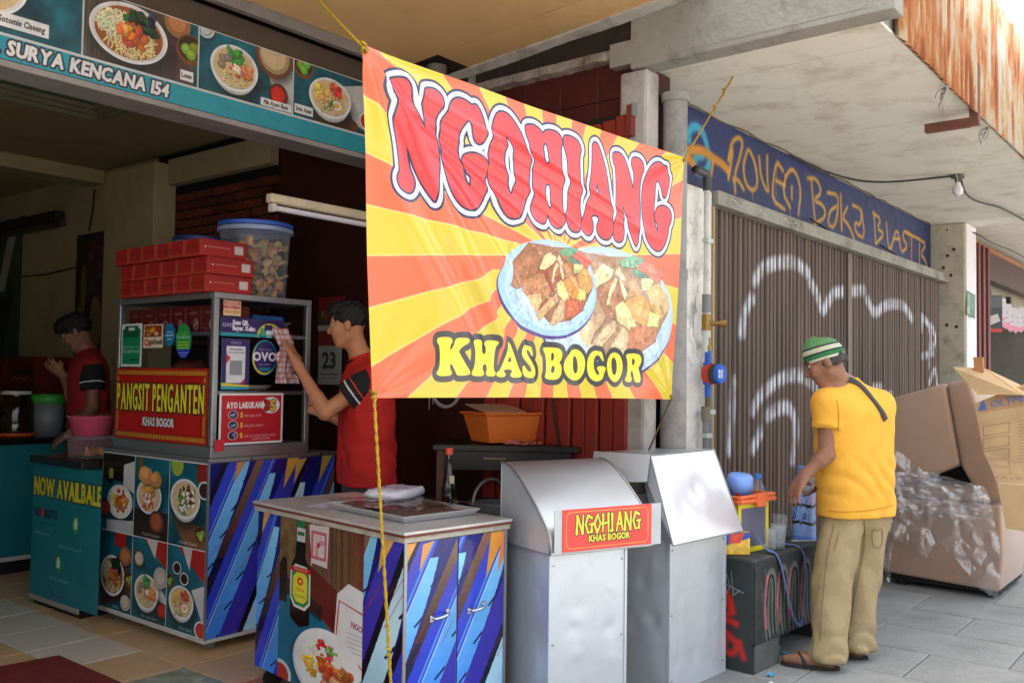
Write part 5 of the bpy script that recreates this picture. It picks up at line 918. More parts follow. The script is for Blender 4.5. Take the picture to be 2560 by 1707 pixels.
p3 = thing('street_pillar', 'pale concrete pillar with bolt holes at the far end of the gate', 'pillar', (10.0, 2.28, 0))
MB().box(0, 0, 0, .45, .38, 3.045).build('shaft', M('pillar_conc', (186, 178, 158), .85, var=.12, vscale=3, dirt=(128, 116, 98), dscale=5, damt=.7), p3, bevel=.01)
MB().box(.02, -.012, 0, .43, -.002, 3.04).build('white_facing', M('white_limewash', (222, 220, 222), .8, var=.05), p3)
for y, z in ((.16, 2.72), (.2, 2.6), (.13, 2.52), (.1, 2.78), (.17, 2.02), (.08, 2.0)): MB().cyl((-.002, y, z), (.004, y, z), .018, n=8).build('bolt_hole', M('hole_dark', (70, 56, 44), .9), p3)
o = MB().slab((9.985, 2.10, 2.14), (0, -.001, 0), (0, 0, .26), .01)
gp = MB().slab((10.0, 2.262, 2.12), (.2, -.03, -.03), (.02, 0, .24), .008).build('plaque', print_mat('green_plate', poster_print('green_plate'), .5)); tag(gp, 'small faded green plate hanging on the far pillar', 'plaque')
# ================================================================== things
m_steel = M('stainless', (212, 216, 220), .36, metal=.8, var=.06, vscale=3, bump=.12, bscale=3.2)
m_galv = M('galvanised', (206, 211, 217), .34, metal=.45, var=.03, vscale=4, bump=.03, bscale=14, dirt=(176, 178, 180), dscale=16, damt=.3)
m_alu = M('aluminium', (170, 172, 174), .38, metal=.8, var=.06)
m_white = M('white_plastic', (214, 214, 214), .4); m_black = M('black_matte', (20, 20, 20), .6)
m_brass = M('brass', (150, 118, 66), .4, metal=.7); m_pvc = M('pvc_white', (196, 196, 190), .5, var=.1, vscale=8, dirt=(130, 126, 118), dscale=9); m_pvcg = M('pvc_grey', (116, 120, 120), .5, var=.12)
m_glass = clear_mat('glass_clear', (30, 32, 34), alpha=.03, rough=.03); m_plast = clear_mat('plastic_clear', (226, 232, 238), .10, .15); m_plast2 = clear_mat('plastic_milky', (196, 206, 216), .06, .25)
# water meter and pipes on the pillar
wm = thing('water_meter', 'blue water meter with brass fittings on the white pillar pipe', 'water meter', (4.66, 2.375, 1.46)); wm.scale = (.66, .66, .8)
MB().cyl((0, 0, -.16), (0, 0, .16), .026, n=14).cyl((0, 0, -.075), (0, 0, .075), .04, .04, n=16).build('body', M('meter_blue', (30, 84, 176), .4), wm, smooth=True)
MB().cyl((.01, .01, 0), (-.01, -.06, 0), .074, n=28).build('red_ring', M('meter_red', (186, 52, 38), .4), wm, smooth=True)
dr_ = MB().cyl((-.01, -.055, 0), (-.03, -.12, 0), .068, n=28).build('drum', M('meter_black', (50, 46, 46), .4), wm, smooth=True)
MB().cyl((-.03, -.12, 0), (-.037, -.145, 0), .07, .062, n=28).build('cap', M('cap_blue', (36, 92, 190), .35), dr_, smooth=True)
b = MB(); q = [(-.0395 + .012 * math.cos(t), -.149, .03 * math.sin(t)) for t in np.linspace(0, 6.3, 20)]; b.tube([(-.0388 - .02 + .035 * math.sin(2 * t), -.1475, .045 * math.sin(t * 3) * .6) for t in np.linspace(0, 6.3, 40)], .0028, 5)
b.build('white_scrawl', M('scrawl_white', (220, 226, 236), .6), dr_)
MB().cyl((0, 0, .15), (0, 0, .25), .022, n=12).cyl((0, 0, .165), (0, 0, .195), .03, n=6).build('upper_union', m_brass, wm, smooth=True)
MB().cyl((0, 0, -.26), (0, 0, -.155), .022, n=12).build('lower_union', M('old_brass', (110, 92, 66), .5, metal=.7), wm, smooth=True)
sp1 = thing('water_pipe', 'white plastic water pipe with brass tap running down the pillar', 'pipe', (4.66, 2.385, 0))
MB().cyl((0, 0, 1.78), (0, 0, 2.5), .018, n=12).build('upper_pipe', m_pvc, sp1, smooth=True); MB().cyl((0, 0, .02), (0, 0, 1.2), .018, n=12).build('lower_pipe', m_pvcg, sp1, smooth=True)
MB().cyl((0, 0, 1.8), (0, 0, 1.9), .025, n=12).build('coupling', m_pvcg, sp1, smooth=True); MB().cyl((0, 0, 1.58), (0, 0, 1.7), .023, n=12).build('sleeve', m_pvc, sp1, smooth=True); MB().cyl((0, 0, 1.2), (0, 0, 1.28), .026, n=12).build('coupling', M('coupling_old', (116, 108, 96), .7), sp1, smooth=True)
MB().cyl((0, 0, 1.7), (0, 0, 1.79), .026, n=12).cyl((0, 0, 1.74), (.04, -.09, 1.74), .013, n=10).cyl((.03, -.07, 1.74), (.045, -.1, 1.74), .022, n=8).build('tap', m_brass, sp1, smooth=True)
MB().tube(chaikin([(0, 0, 2.48), (0, 0, 2.56), (-.02, .0, 2.575), (-.14, .0, 2.575)], 2), .024, 10).build('elbow', M('elbow_dark', (64, 62, 62), .5), sp1, smooth='all')
for z in (2.2, 1.12): MB().box(-.03, -.022, z - .012, .034, .012, z + .012).build('clip', M('clip_steel', (176, 190, 186), .4, metal=.5), sp1)
sp2 = thing('grey_conduit', 'thin grey conduit beside the water pipe, by the gate', 'pipe', (4.755, 2.41, 0))
MB().tube(chaikin([(0, 0, .02), (0, 0, 1.5), (0, 0, 1.58), (-.02, 0, 1.62), (-.05, 0, 1.64)], 1), .016, 10).build('pipe', m_pvcg, sp2, smooth='all'); MB().box(-.03, -.02, 1.235, .034, .012, 1.26).build('clip', _mats['clip_steel'], sp2)
# bulb and wires under the canopy
bl = thing('light_bulb', 'bare white light bulb hanging in a socket from the soffit', 'bulb', (7.69, 1.8, 3.04)); bl.scale = (.8, .8, .8)
MB().cyl((0, 0, -.028), (0, 0, 0), .06, n=16).cyl((0, 0, -.07), (0, 0, -.026), .026, n=12).build('socket', M('socket_grey', (90, 86, 82), .6), bl, smooth=True)
MB().lathe([(.0, -.2), (.025, -.195), (.045, -.17), (.05, -.145), (.042, -.115), (.026, -.085), (.024, -.066)], 20).build('glass', M('bulb_white', (226, 222, 232), .2, var=.02), bl, smooth='all')
m_wire = M('wire_dark', (44, 40, 40), .6)
tag(MB().tube(chaikin([(6.3, 2.58, 3.04), (6.9, 2.5, 2.99), (7.3, 2.3, 2.965), (7.65, 1.84, 3.03)], 3), .008, 6).build('cable', m_wire, smooth='all'), 'black cable sagging under the soffit left of the light bulb', 'cable')
tag(MB().tube(chaikin([(7.73, 1.79, 3.03), (8.2, 1.86, 2.97), (8.68, 1.85, 2.985), (9.17, 1.8, 3.025), (10.2, 1.76, 3.03), (12, 1.7, 3.03)], 3), .008, 6).build('cable', m_wire, smooth='all'), 'black cable running from the light bulb to the far shop', 'cable')
tag(MB().tube(chaikin([(9.99, 2.45, 2.98), (10.2, 2.26, 2.99), (10.9, 2.2, 2.93), (12, 2.2, 2.98), (14, 2.2, 2.95)], 3), .007, 6).build('cable', m_wire, smooth='all'), 'black cable leaving the top of the far pillar', 'cable')
tag(MB().tube([(5.75, 1.42, 3.045), (6.8, 1.62, 2.97), (7.66, 1.77, 2.86)], .0025, 5).build('string', M('string_pale', (200, 196, 186), .8)), 'pale thin string slanting down to the light bulb', 'string')
for k, (x, y) in enumerate(((5.35, 1.31), (6.35, 1.31))):
    b = MB()
    for q in range(5): b.tube(chaikin([(x, y, 3.04), (x + random.uniform(-.05, .06), y + random.uniform(0, .05), 3.015), (x + random.uniform(-.07, .08), y + random.uniform(0, .06), 2.97 + random.uniform(-.02, .03))], 2), .002, 4)
    tag(b.build('wire_scrap', m_wire), ('frayed dark wire scrap at the near end of the corrugated fascia', 'frayed dark wire scrap under the fascia just past the bracket', 'frayed dark wire scrap under the fascia, farthest from the shop')[k], 'wire', 'wire scraps under the fascia')
# next shop, far right
ns = thing('furniture_shop', 'maroon framed shop front beyond the far pillar with dark interior', 'shop', (10.45, 2.3, 0))
m_mar = M('maroon_wood', (104, 46, 42), .55, var=.2, vscale=8)
for k in range(7): MB().box(.02 + k * .11, .0 + (k % 2) * .03, 0, .12 + k * .11, .06 + (k % 2) * .03, 2.93).build('folded_slat', m_mar, ns, bevel=.008)
MB().box(.0, .08, 2.62, 5.5, .2, 2.98).build('lintel', M('lintel_brown', (74, 48, 40), .6), ns); MB().box(.0, .07, 2.93, 5.5, .11, 2.99).build('cornice', M('cornice_tan', (150, 98, 66), .6), ns); MB().box(.85, .3, 2.32, 5.5, .36, 2.38).build('transom', M('transom_dark', (52, 42, 40), .6), ns)
for x in (1.1, 2.2, 3.4): MB().box(x, .3, 2.385, x + .1, .36, 2.61).build('transom_post', _mats['transom_dark'], ns)
MB().box(.0, 3.9, 0, 5.5, 4.0, 3.0).box(5.4, .1, 0, 5.5, 3.89, 3.0).build('inner_wall', M('inner_grey', (140, 136, 128), .8), ns); MB().box(0, .1, -.02, 5.4, 3.9, 0.0).build('inner_floor', M('inner_floor', (110, 106, 100), .6), ns)
pb = MB().slab((11.5, 2.42, 2.02), (.12, -.16, 0), (0, 0, .42), .01).build('product_poster', print_mat('product', poster_print('product'), .5)); tag(pb, 'grey furniture poster hung in the maroon shop doorway', 'poster')
pm = print_mat('pennant', poster_print('pennant'), .7)
for k in range(6):
    x = 12.55 + k * .33; z = 2.52 - .1 * math.sin((k + .5) / 6 * 3.14); b = MB(); b._add([(0, 0, 0), (.17, -.12, 0), (.17, -.12, -.24), (.085, -.06, -.32), (0, 0, -.24)] + [(0, .004, 0), (.17, -.116, 0), (.17, -.116, -.24), (.085, -.056, -.32), (0, .004, -.24)], [(0, 4, 3, 2, 1), (5, 6, 7, 8, 9), (0, 1, 6, 5), (1, 2, 7, 6), (2, 3, 8, 7), (3, 4, 9, 8), (4, 0, 5, 9)], [((0, 1), (0, .25), (.5, 0), (1, .25), (1, 1)), ((0, 1), (1, 1), (1, .25), (.5, 0), (0, .25))] + [((.5, .5),) * 4] * 5)
    o = b.build('pennant', pm); o.location = (x, 2.55, z); tag(o, 'pink and white pennant in the far shop, %s on its string' % ('nearest the poster', 'second from the poster', 'third from the poster', 'fourth from the poster', 'fifth from the poster', 'farthest from the poster')[k], 'pennant', 'pennant string in the far shop')
for k in range(6):
    t = thing('wrapped_chair', 'dark plastic wrapped chair in the far shop, %s from the doorway' % ('first', 'second', 'third', 'fourth', 'fifth', 'sixth')[k], 'chair', (11.9 + k * .55, 3.2 + (k % 2) * .5, 0), .4, 'wrapped chairs in the far shop')
    MB().box(-.22, -.22, .42, .22, .22, .5).build('seat', M('chair_dark', (40, 38, 40), .35), t, bevel=.02); MB().box(-.22, .18, .5, .22, .24, 1.25).build('backrest', _mats['chair_dark'], t, bevel=.02)
    for a in (-.19, .19):
        for c_ in (-.19, .19): MB().cyl((a, c_, 0), (a, c_, .42), .018, n=8).build('leg', m_alu, t)
t = thing('wooden_cabinet', 'reddish wooden cabinet standing in the far shop', 'cabinet', (13.2, 3.0, 0))
MB().box(-.4, -.2, 0, .4, .2, 1.1).build('carcass', M('red_wood', (120, 62, 40), .4), t, bevel=.01); MB().box(-.38, -.22, .05, -.01, -.202, 1.05).build('door', _mats['red_wood'], t); MB().box(.01, -.22, .05, .38, -.202, 1.05).build('door', _mats['red_wood'], t)
# ---------------------------------------------------------------- banner and its ropes
def banner_mesh():
    TL, TR, BR, BL = [Vector(p) for p in ((1.943, 2.2, 2.472), (4.063, 2.2, 2.525), (3.944, 2.2, 1.33), (2.014, 2.2, 1.351))]
    nu, nv = 150, 96; b = MB(); rng = np.random.default_rng(4)
    for side in (0,):
        for j in range(nv + 1):
            for i in range(nu + 1):
                u, v = i / nu, j / nv
                p = TL * (1 - u) * (1 - v) + TR * u * (1 - v) + BR * u * v + BL * (1 - u) * v
                d = .014 * math.sin(u * 9 + v * 3) * math.sin(v * 3.1) + .003 * math.sin(u * 19 - v * 7)
                for (cu, cv, amp) in ((0, 0, .05), (1, 0, .02), (0, 1, .012), (1, 1, .018)):      # tension folds fanning out of the tied corners
                    du, dv = abs(u - cu) * 1.75, abs(v - cv); r = math.hypot(du, dv); a = math.atan2(dv, du + 1e-6)
                    d += amp * .34 * math.sin(a * 13 + .6) * math.exp(-r * 4.2) * min(1, r * 9)
                for (x0, y0, x1, y1, w, amp) in ((.06, .1, .36, .95, .02, .016), (.12, .2, .5, .9, .016, .012), (.03, .3, .3, 1.0, .02, .012), (.3, .62, .46, 1.0, .012, .009), (.0, .05, .9, .36, .014, .010), (.02, .09, .75, .5, .012, .008), (.25, .33, .95, .66, .02, .008), (.1, .35, .42, 1.0, .013, .011), (.05, .12, .6, .62, .01, .009), (.45, .5, .6, 1.0, .012, .006)):   # long diagonal creases
                    ex, ey = x1 - x0, y1 - y0; L2 = ex * ex + ey * ey; t_ = max(0, min(1, ((u - x0) * ex + (v - y0) * ey) / L2)); q = math.hypot(u - x0 - t_ * ex, v - y0 - t_ * ey)
                    d -= 1.5 * amp * math.exp(-(q / (w * 1.25)) ** 2) * math.sin(max(.05, min(.95, t_)) * math.pi)
                ed = .010 * math.sin(u * math.pi)     # slack top and bottom hems
                p = p + Vector((.012 * math.sin(v * math.pi) * (1 - 2 * u), d + (.0016 if side else 0), -ed * (1 - v) + ed * .5 * v))
                b.v.append(tuple(p))
    o = (nu + 1) * (nv + 1)
    for j in range(nv):
        for i in range(nu):
            a = j * (nu + 1) + i; b.uv[len(b.f)] = ((i / nu, 1 - (j + 1) / nv), ((i + 1) / nu, 1 - (j + 1) / nv), ((i + 1) / nu, 1 - j / nv), (i / nu, 1 - j / nv)); b.f.append((a + nu + 1, a + nu + 2, a + 1, a))
    return b
ban = thing('vinyl_banner', 'red and yellow sunburst vinyl banner with fat bubble letters, tied between ropes', 'banner', (0, 0, 0))
m_ban = print_mat('banner_print', make_banner(), .19, spec=.7, fade=.03)
banner_mesh().build('vinyl_sheet', m_ban, ban, smooth='all')
for p in ((1.955, 2.196, 2.455), (4.045, 2.196, 2.508), (3.93, 2.196, 1.345), (2.024, 2.196, 1.366)): MB().cyl((p[0], p[1] + .012, p[2]), (p[0], p[1] - .006, p[2]), .011, .008, n=12).build('eyelet', m_brass, ban)
def rope_mat():
    m = M('rope_yellow', (206, 168, 40), .7, var=.3, vscale=60, bump=.8, bscale=200); return m
m_rope = rope_mat(); m_rope2 = M('rope_brown', (96, 76, 40), .8, var=.3, vscale=60)
def rope(a, b, r, label, mat=m_rope, sag=0.0, knots=()):
    t = MB(); P = rope_pts(a, b, sag, 40)
    for s in (0, math.pi):     # two strands twisted
        Q = []
        for i, p in enumerate(P):
            for k in range(2):
                pp = p.lerp(P[min(i + 1, len(P) - 1)], k / 2); an = s + (i * 2 + k) * 1.5; Q.append(pp + Vector((math.cos(an), math.sin(an), 0)) * r * .38)
        t.tube(Q, r * .66, 6)
    for k in knots:
        p = P[int(k * 40)]; t.tube([p + Vector((math.cos(u) * r * 1.6, math.sin(u * 1.3) * r * 1.3, (u - 5) * r * .5)) for u in np.linspace(0, 10, 26)], r * .8, 5)
    return tag(t.build('rope', mat, smooth='all'), label, 'rope')
rope((1.95, 2.2, 2.462), (2.5, 3.35, 3.262), .0065, 'yellow rope from the upper left banner corner to the tan ceiling', sag=.01, knots=(.01,))
rope((4.05, 2.2, 2.512), (4.53, 2.17, 3.046), .006, 'thin yellow rope from the upper right banner corner to the canopy', M('rope_ochre', (164, 128, 40), .7, var=.3, vscale=60), knots=(.62, .8))
rope((2.018, 2.195, 1.36), (2.12, 2.15, .0), .006, 'yellow rope from the lower left banner corner down past the cart', knots=(.02, .62))
rope((3.935, 2.195, 1.34), (3.99, 2.35, 1.075), .005, 'thin brown rope from the lower right banner corner to the metal hood', m_rope2)
# fluorescent lamp hanging under the beam
tl = thing('tube_lamp', 'unlit fluorescent tube lamp hanging under the sign beam', 'lamp', (2.73, 3.75, 2.26))
MB().box(0, -.025, .0, 1.22, .025, .045).build('housing', M('lamp_cream', (206, 190, 156), .5, var=.15, vscale=9), tl, bevel=.008)
MB().cyl((.03, 0, -.022), (1.19, 0, -.022), .014, n=14).build('tube', M('lamp_tube', (226, 222, 226), .25, var=.03), tl, smooth=True)
for x in (.012, 1.185): MB().box(x, -.02, -.042, x + .025, .02, -.002).build('end_socket', M('lamp_socket', (200, 196, 190), .5), tl, bevel=.004)
for x in (1.05,): MB().tube([(x, 0, .045), (x, .1, .4)], .003, 5).build('hanger', M('hanger_steel', (130, 126, 120), .5), tl)
# ---------------------------------------------------------------- near cart
A7 = math.radians(-7); ct = thing('serving_cart', 'blue feather patterned serving cart with a steel top, nearest the camera', 'cart', (2.46, 2.49, 0), A7)
MB().box(0.004, 0.004, .1, .516, 1.096, .80).build('body', M('cart_grey', (120, 124, 130), .5), ct)
MB().box(-.012, -.012, .8, .535, 1.115, .822).build('upper_trim', M('cart_trim', (186, 180, 164), .5, var=.2, vscale=12, dirt=(130, 112, 90), dscale=14, damt=.8), ct, bevel=.003); MB().box(-.02, -.02, .8225, .543, 1.123, .83).build('red_edge', M('trim_red', (120, 60, 46), .5, var=.3, vscale=18), ct); MB().box(-.018, -.018, .8305, .541, 1.121, .842).build('top_sheet', M('cart_top', (206, 202, 198), .3, metal=.25, var=.08, vscale=5, dirt=(170, 160, 152), dscale=6), ct, bevel=.002)
MB().slab((0, 1.098, .1), (0, -1.096, 0), (0, 0, .698), .003).build('printed_panel', print_mat('cart_side', sauce_photo(), .16, coat=.3), ct)
m_df = print_mat('cart_front_l', shard_face(.255, .70, 21), .15, coat=.3); m_df2 = print_mat('cart_front_r', shard_face(.255, .70, 22), .15, coat=.3)
for k, (x, mm) in enumerate(((.004, m_df), (.264, m_df2))):
    d = MB().slab((x, -.002, .102), (.252, 0, 0), (0, 0, .694), .005).build('door', mm, ct)
    hx = x + (.165 if k == 0 else .095); hz = .5
    MB().tube(chaikin([(hx - .035, -.002, hz), (hx - .032, -.03, hz + .002), (hx + .032, -.03, hz + .012), (hx + .035, -.002, hz + .014)], 2), .006, 8).box(hx - .048, -.006, hz - .012, hx - .03, -.002, hz + .012).box(hx + .03, -.006, hz + .002, hx + .048, -.002, hz + .026).build('handle', M('chrome', (206, 206, 206), .15, metal=1.0), d, smooth=True)
for x in (.0, .514): MB().box(x - .006, -.006, .09, x + .008, .0, .8).build('corner_trim', m_alu, ct)
for x in (.06, .46):
    for y in (.06, 1.04): MB().cyl((x, y - .012, .045), (x, y + .012, .045), .045, n=16).box(x - .02, y - .018, .05, x + .02, y + .018, .098).build('castor', m_black, ct, smooth=True)
def on_cart(x, y): c_, s_ = math.cos(A7), math.sin(A7); return (2.46 + x * c_ - y * s_, 2.49 + x * s_ + y * c_)
px_, py_ = on_cart(.30, .42); tr = thing('metal_tray', 'shallow aluminium tray on the near cart top', 'tray', (px_, py_, .8425), A7)
b = MB(); ring = lambda w, d, z: [(-w, -d, z), (w, -d, z), (w, d, z), (-w, d, z)]
for w, d, z in ((.20, .28, .028), (.192, .272, .03), (.172, .252, .004), (.168, .248, .001), (.0, .0, .001)): pass
P = [ring(.205, .285, .028), ring(.193, .273, .03), ring(.175, .255, .005), ring(.172, .252, .0025)]; b.v = [p for r in P for p in r] + ring(.178, .258, 0)
for k in range(3): b.f += [(k * 4 + i, k * 4 + (i + 1) % 4, k * 4 + 4 + (i + 1) % 4, k * 4 + 4 + i) for i in range(4)]
b.f += [(12, 13, 14, 15), (19, 18, 17, 16)] + [((i + 1) % 4, i, 16 + i, 16 + (i + 1) % 4) for i in range(4)]
b.build('pan', M('tray_alu', (206, 206, 206), .32, metal=.4, var=.08), tr, bevel=.006, recalc=True)
def crumple(nx, ny, sx_, sy_, amp, seed, base=0.0):
    rng = np.random.default_rng(seed); N = fnoise(ny + 1, nx + 1, 3, 4); b = MB()
    for j in range(ny + 1):
        for i in range(nx + 1): b.v.append(((i / nx - .5) * sx_, (j / ny - .5) * sy_, base + amp * abs(N[j, i] - .5) * 2.4))
    for j in range(ny):
        for i in range(nx): a = j * (nx + 1) + i; b.f.append((a, a + 1, a + nx + 2, a + nx + 1))
    return b
o = crumple(30, 40, .32, .46, .022, 3, .012).build('wrapped_food', M('seaweed_food', (112, 84, 74), .5, var=.5, vscale=16), smooth='all'); o.location = (px_, py_, .846); o.rotation_euler = (0, 0, A7); tag(o, 'brown food sheet under plastic film in the metal tray', 'food')
o = crumple(36, 46, .38, .54, .03, 5, .03).build('plastic_film', film_mat('film', .08, .5, 14, .05), smooth='all'); o.location = (px_, py_ , .85); o.rotation_euler = (0, 0, A7 + .02); tag(o, 'crinkled clear plastic film spread over the metal tray', 'plastic film')
nx_, ny_ = on_cart(.37, .56); pk = thing('napkin_pack', 'soft white and purple napkin pack lying on the tray film', 'napkin pack', (nx_, ny_, .885), .3)
b = MB(); W_, D_, H_ = .15, .10, .04
for k in range(7):
    t_ = k / 6; s_ = 1 - .1 * (2 * t_ - 1) ** 2
    for i in range(16):
        a = 2 * math.pi * i / 16; ca, sa = math.cos(a), math.sin(a); r_ = 1 / max(abs(ca), abs(sa)) ** .8
        b.v.append((W_ * s_ * ca * r_ * .9, D_ * s_ * sa * r_ * .9, H_ * t_ + .004 * math.sin(a * 5 + k)))
for k in range(6): b.f += [(k * 16 + i, k * 16 + (i + 1) % 16, (k + 1) * 16 + (i + 1) % 16, (k + 1) * 16 + i) for i in range(16)]
b.f += [tuple(range(15, -1, -1)), tuple(range(96, 112))]
b.build('wrapper', M('pack_white', (222, 220, 232), .3, var=.05), pk, smooth='all'); MB().slab((-.11, -.075, .0415), (.22, 0, 0), (0, .15, 0), .002).build('print', print_mat('pack', poster_print('pack'), .3), pk)
lx, ly = on_cart(.12, .62); lf = MB().slab((0, 0, 0), (.16, .02, 0), (-.02, .2, .0), .001).build('paper_sheet', M('paper_lilac', (206, 200, 224), .6)); lf.location = (lx, ly, .8445); tag(lf, 'pale lilac paper sheet under the tray edge on the near cart', 'paper')
# sauce bottle between cart and hood
sbx = thing('sauce_bottle', 'dark brown sauce bottle with an orange cap behind the near cart', 'bottle', (3.16, 2.92, .72))
MB().lathe([(0, 0), (.034, 0), (.036, .01), (.036, .19), (.03, .225), (.016, .255), (.0135, .335), (.0135, .35)], 24).build('glass', M('bottle_brown', (30, 16, 12), .08, spec=.7), sbx, smooth='all'); MB().cyl((0, 0, .345), (0, 0, .375), .018, n=20).build('cap', M('cap_orange', (226, 80, 52), .4), sbx, smooth=True); MB().box(-.02, -.0365, .215, -.004, -.02, .25).build('label', M('label_cream', (214, 206, 176), .6), sbx)
st = thing('low_shelf', 'small dark wooden stool behind the near cart under the sauce bottle', 'stool', (3.16, 2.92, 0), .2)
MB().box(-.14, -.14, .69, .14, .14, .72).build('seat', M('stool_wood', (52, 34, 26), .6), st)
for a in (-.11, .11):
    for c_ in (-.11, .11): MB().box(a - .015, c_ - .015, 0, a + .015, c_ + .015, .69).build('leg', _mats['stool_wood'], st)
# ---------------------------------------------------------------- metal fryer boxes
A20 = math.radians(-20); h1 = thing('curved_hood_box', 'stainless box with a curved lid and a red sign on its front', 'food warmer', (2.95, 2.18, .142), A20); h1.scale = (.9, .9, .9)
def sheet_panel(o_, u, v, amp, seed, nx=34, ny=54, th=.004):
    """dented sheet metal panel"""
    o_, u, v = Vector(o_), Vector(u), Vector(v); nrm = u.cross(v).normalized(); N = fnoise(ny + 1, nx + 1, 2, 2); b = MB(); rg = np.random.default_rng(seed + 40); lu, lv = u.length, v.length; D = [(rg.uniform(.08, .92), rg.uniform(.05, .95), rg.uniform(.012, .04), rg.uniform(-.005, .003)) for _ in range(16)]
    for j in range(ny + 1):
        for i in range(nx + 1):
            s_, t_ = i / nx, j / ny; e = min(s_, 1 - s_, t_, 1 - t_) * 6; dn = sum(h_ * math.exp(-(((s_ - a_) * lu) ** 2 + ((t_ - b_) * lv) ** 2) / (r_ * r_)) for a_, b_, r_, h_ in D); b.v.append(tuple(o_ + u * s_ + v * t_ + nrm * ((amp * .6 * (N[j, i] - .5) + dn) * min(1, e))))
    for j in range(ny):
        for i in range(nx): a = j * (nx + 1) + i; b.f.append((a, a + 1, a + nx + 2, a + nx + 1))
    return b
def tin_body(parent, x0, x1, y0, y1, z0, z1, amp, seed):
    MB().box(x0 + .012, y0 + .012, z0, x1 - .012, y1 - .012, z1).build('core', m_galv, parent)
    for nm, (o_, u, v) in (('front_panel', ((x0, y0, z0), (x1 - x0, 0, 0), (0, 0, z1 - z0))), ('side_panel', ((x0, y1, z0), (0, y0 - y1, 0), (0, 0, z1 - z0))), ('side_panel', ((x1, y0, z0), (0, y1 - y0, 0), (0, 0, z1 - z0)))):
        sheet_panel(o_, u, v, amp, seed).build(nm, m_galv, parent, smooth='all'); seed += 1
    for z in (z0 + .06, (z0 + z1) / 2, z1 - .06):
        for x in (x0 + .02, x1 - .02): MB().cyl((x, y0 + .002, z), (x, y0 - .004, z), .005, n=8).build('rivet', m_alu, parent)
    for x, y in ((x0, y0), (x1, y0)): MB().box(x - .006, y - .006, z0, x + .006, y + .006, z1).build('corner_trim', m_galv, parent)
tin_body(h1, .02, .44, .03, .40, -.155, .655, .02, 1)
prof = [(0, .65), (0, .71)] + [tuple(q) for q in chaikin([(.005, .735), (.045, .785), (.12, .855), (.21, .925), (.30, .985), (.37, 1.015), (.425, 1.02)], 2)] + [(.43, 1.02), (.43, .65)]
b = MB(); n = len(prof)
W1 = .58
for x in (0, W1):
    b.v += [(x, y, z) for y, z in prof]
for i in range(n - 2): b.f.append((i, n + i, n + i + 1, i + 1))
b.f.append((n - 2, 2 * n - 2, 2 * n - 1, n - 1))
b.build('curved_lid', m_steel, h1, smooth=True)
for x, s_ in ((.002, -1), (W1 - .002, 1)):
    q = MB().prism([(x, y, z) for y, z in (prof if s_ > 0 else prof[::-1])], (-.003 * s_, 0, 0)).build('lid_cheek', m_galv, h1)
for x in (.0, W1): MB().tube([(x, y - .001, z) for y, z in prof[:-1]], .006, 6).build('lid_rim', m_alu, h1, smooth='all'); MB().box(.0, .0, .646, W1, .43, .651).build('lid_base', m_galv, h1)
sg = MB().slab((.055, -.016, .66), (.5, 0, 0), (0, 0, .185), .004).build('sign_plate', print_mat('brush_sign', brush_sign(), .3), h1)
MB().slab((.015, -.012, .655), (.60, 0, 0), (0, 0, .19), .004).build('sign_backing', M('sign_grey', (190, 192, 192), .45), h1)
h2 = thing('slant_hood_box', 'tall stainless box with a dented slanted lid next to the drainpipe', 'food warmer', (3.74, 2.09, 0), math.radians(-3))
tin_body(h2, 0, .5, 0, .33, .0, .71, .022, 9)
lid = [(-.115, -.09, .70), (.475, -.11, .70), (.62, .13, 1.07), (.02, .12, 1.07), (-.02, .40, 1.07), (.60, .36, 1.07), (.60, .36, .86), (-.05, .40, .86)]
L3 = [Vector(p) for p in lid]
def quadpanel(p, name, mat, amp=.0, seed=3):
    b = MB(); N = fnoise(21, 21, 3, 3)
    nrm = (p[1] - p[0]).cross(p[3] - p[0]).normalized()
    for j in range(21):
        for i in range(21):
            s_, t_ = i / 20, j / 20; q = p[0].lerp(p[1], s_).lerp(p[3].lerp(p[2], s_), t_); e = min(s_, 1 - s_, t_, 1 - t_) * 5; dent = -.012 * math.exp(-(((s_ - .5) / .09) ** 2 + ((t_ - .5) / .16) ** 2)) if amp else 0
            b.v.append(tuple(q + nrm * (amp * (N[j, i] - .5) * min(1, e) + dent)))
    for j in range(20):
        for i in range(20): a = j * 21 + i; b.f.append((a, a + 1, a + 22, a + 21))
    return b.build(name, mat, h2, smooth='all')
m_steel2 = M('stainless_bright', (232, 234, 238), .34, metal=1.0, var=.05, vscale=3, bump=.05, bscale=4)
quadpanel([L3[0], L3[1], L3[2], L3[3]], 'lid_front', m_steel2, .012); quadpanel([L3[3], L3[2], L3[5], L3[4]], 'lid_top', m_steel, .006)
MB()._add([L3[0], L3[3], Vector((.03, .2, 1.05)), Vector((-.0, .06, .70))], [(0, 1, 2, 3), (3, 2, 1, 0)]).build('lid_cheek', m_galv, h2); MB()._add([L3[1], L3[2], L3[5], L3[6]], [(0, 3, 2, 1), (0, 1, 2, 3)]).build('lid_cheek', m_galv, h2)
MB()._add([Vector((-.03, .41, 1.075)), Vector((.012, .115, 1.075)), Vector((-.04, .1, .955)), Vector((-.075, .4, .93))], [(0, 1, 2, 3), (3, 2, 1, 0)]).build('side_flap', m_galv, h2)
MB().box(.0, .30, .71, .5, .33, .86).box(-.02, .0, .70, .5, .33, .712).build('rear_sheet', m_galv, h2)
b = MB()
for a, c_ in ((0, 1), (1, 2), (2, 3), (3, 0)): b.tube([L3[a], L3[c_]], .004, 6)
b.build('lid_rim', m_alu, h2)
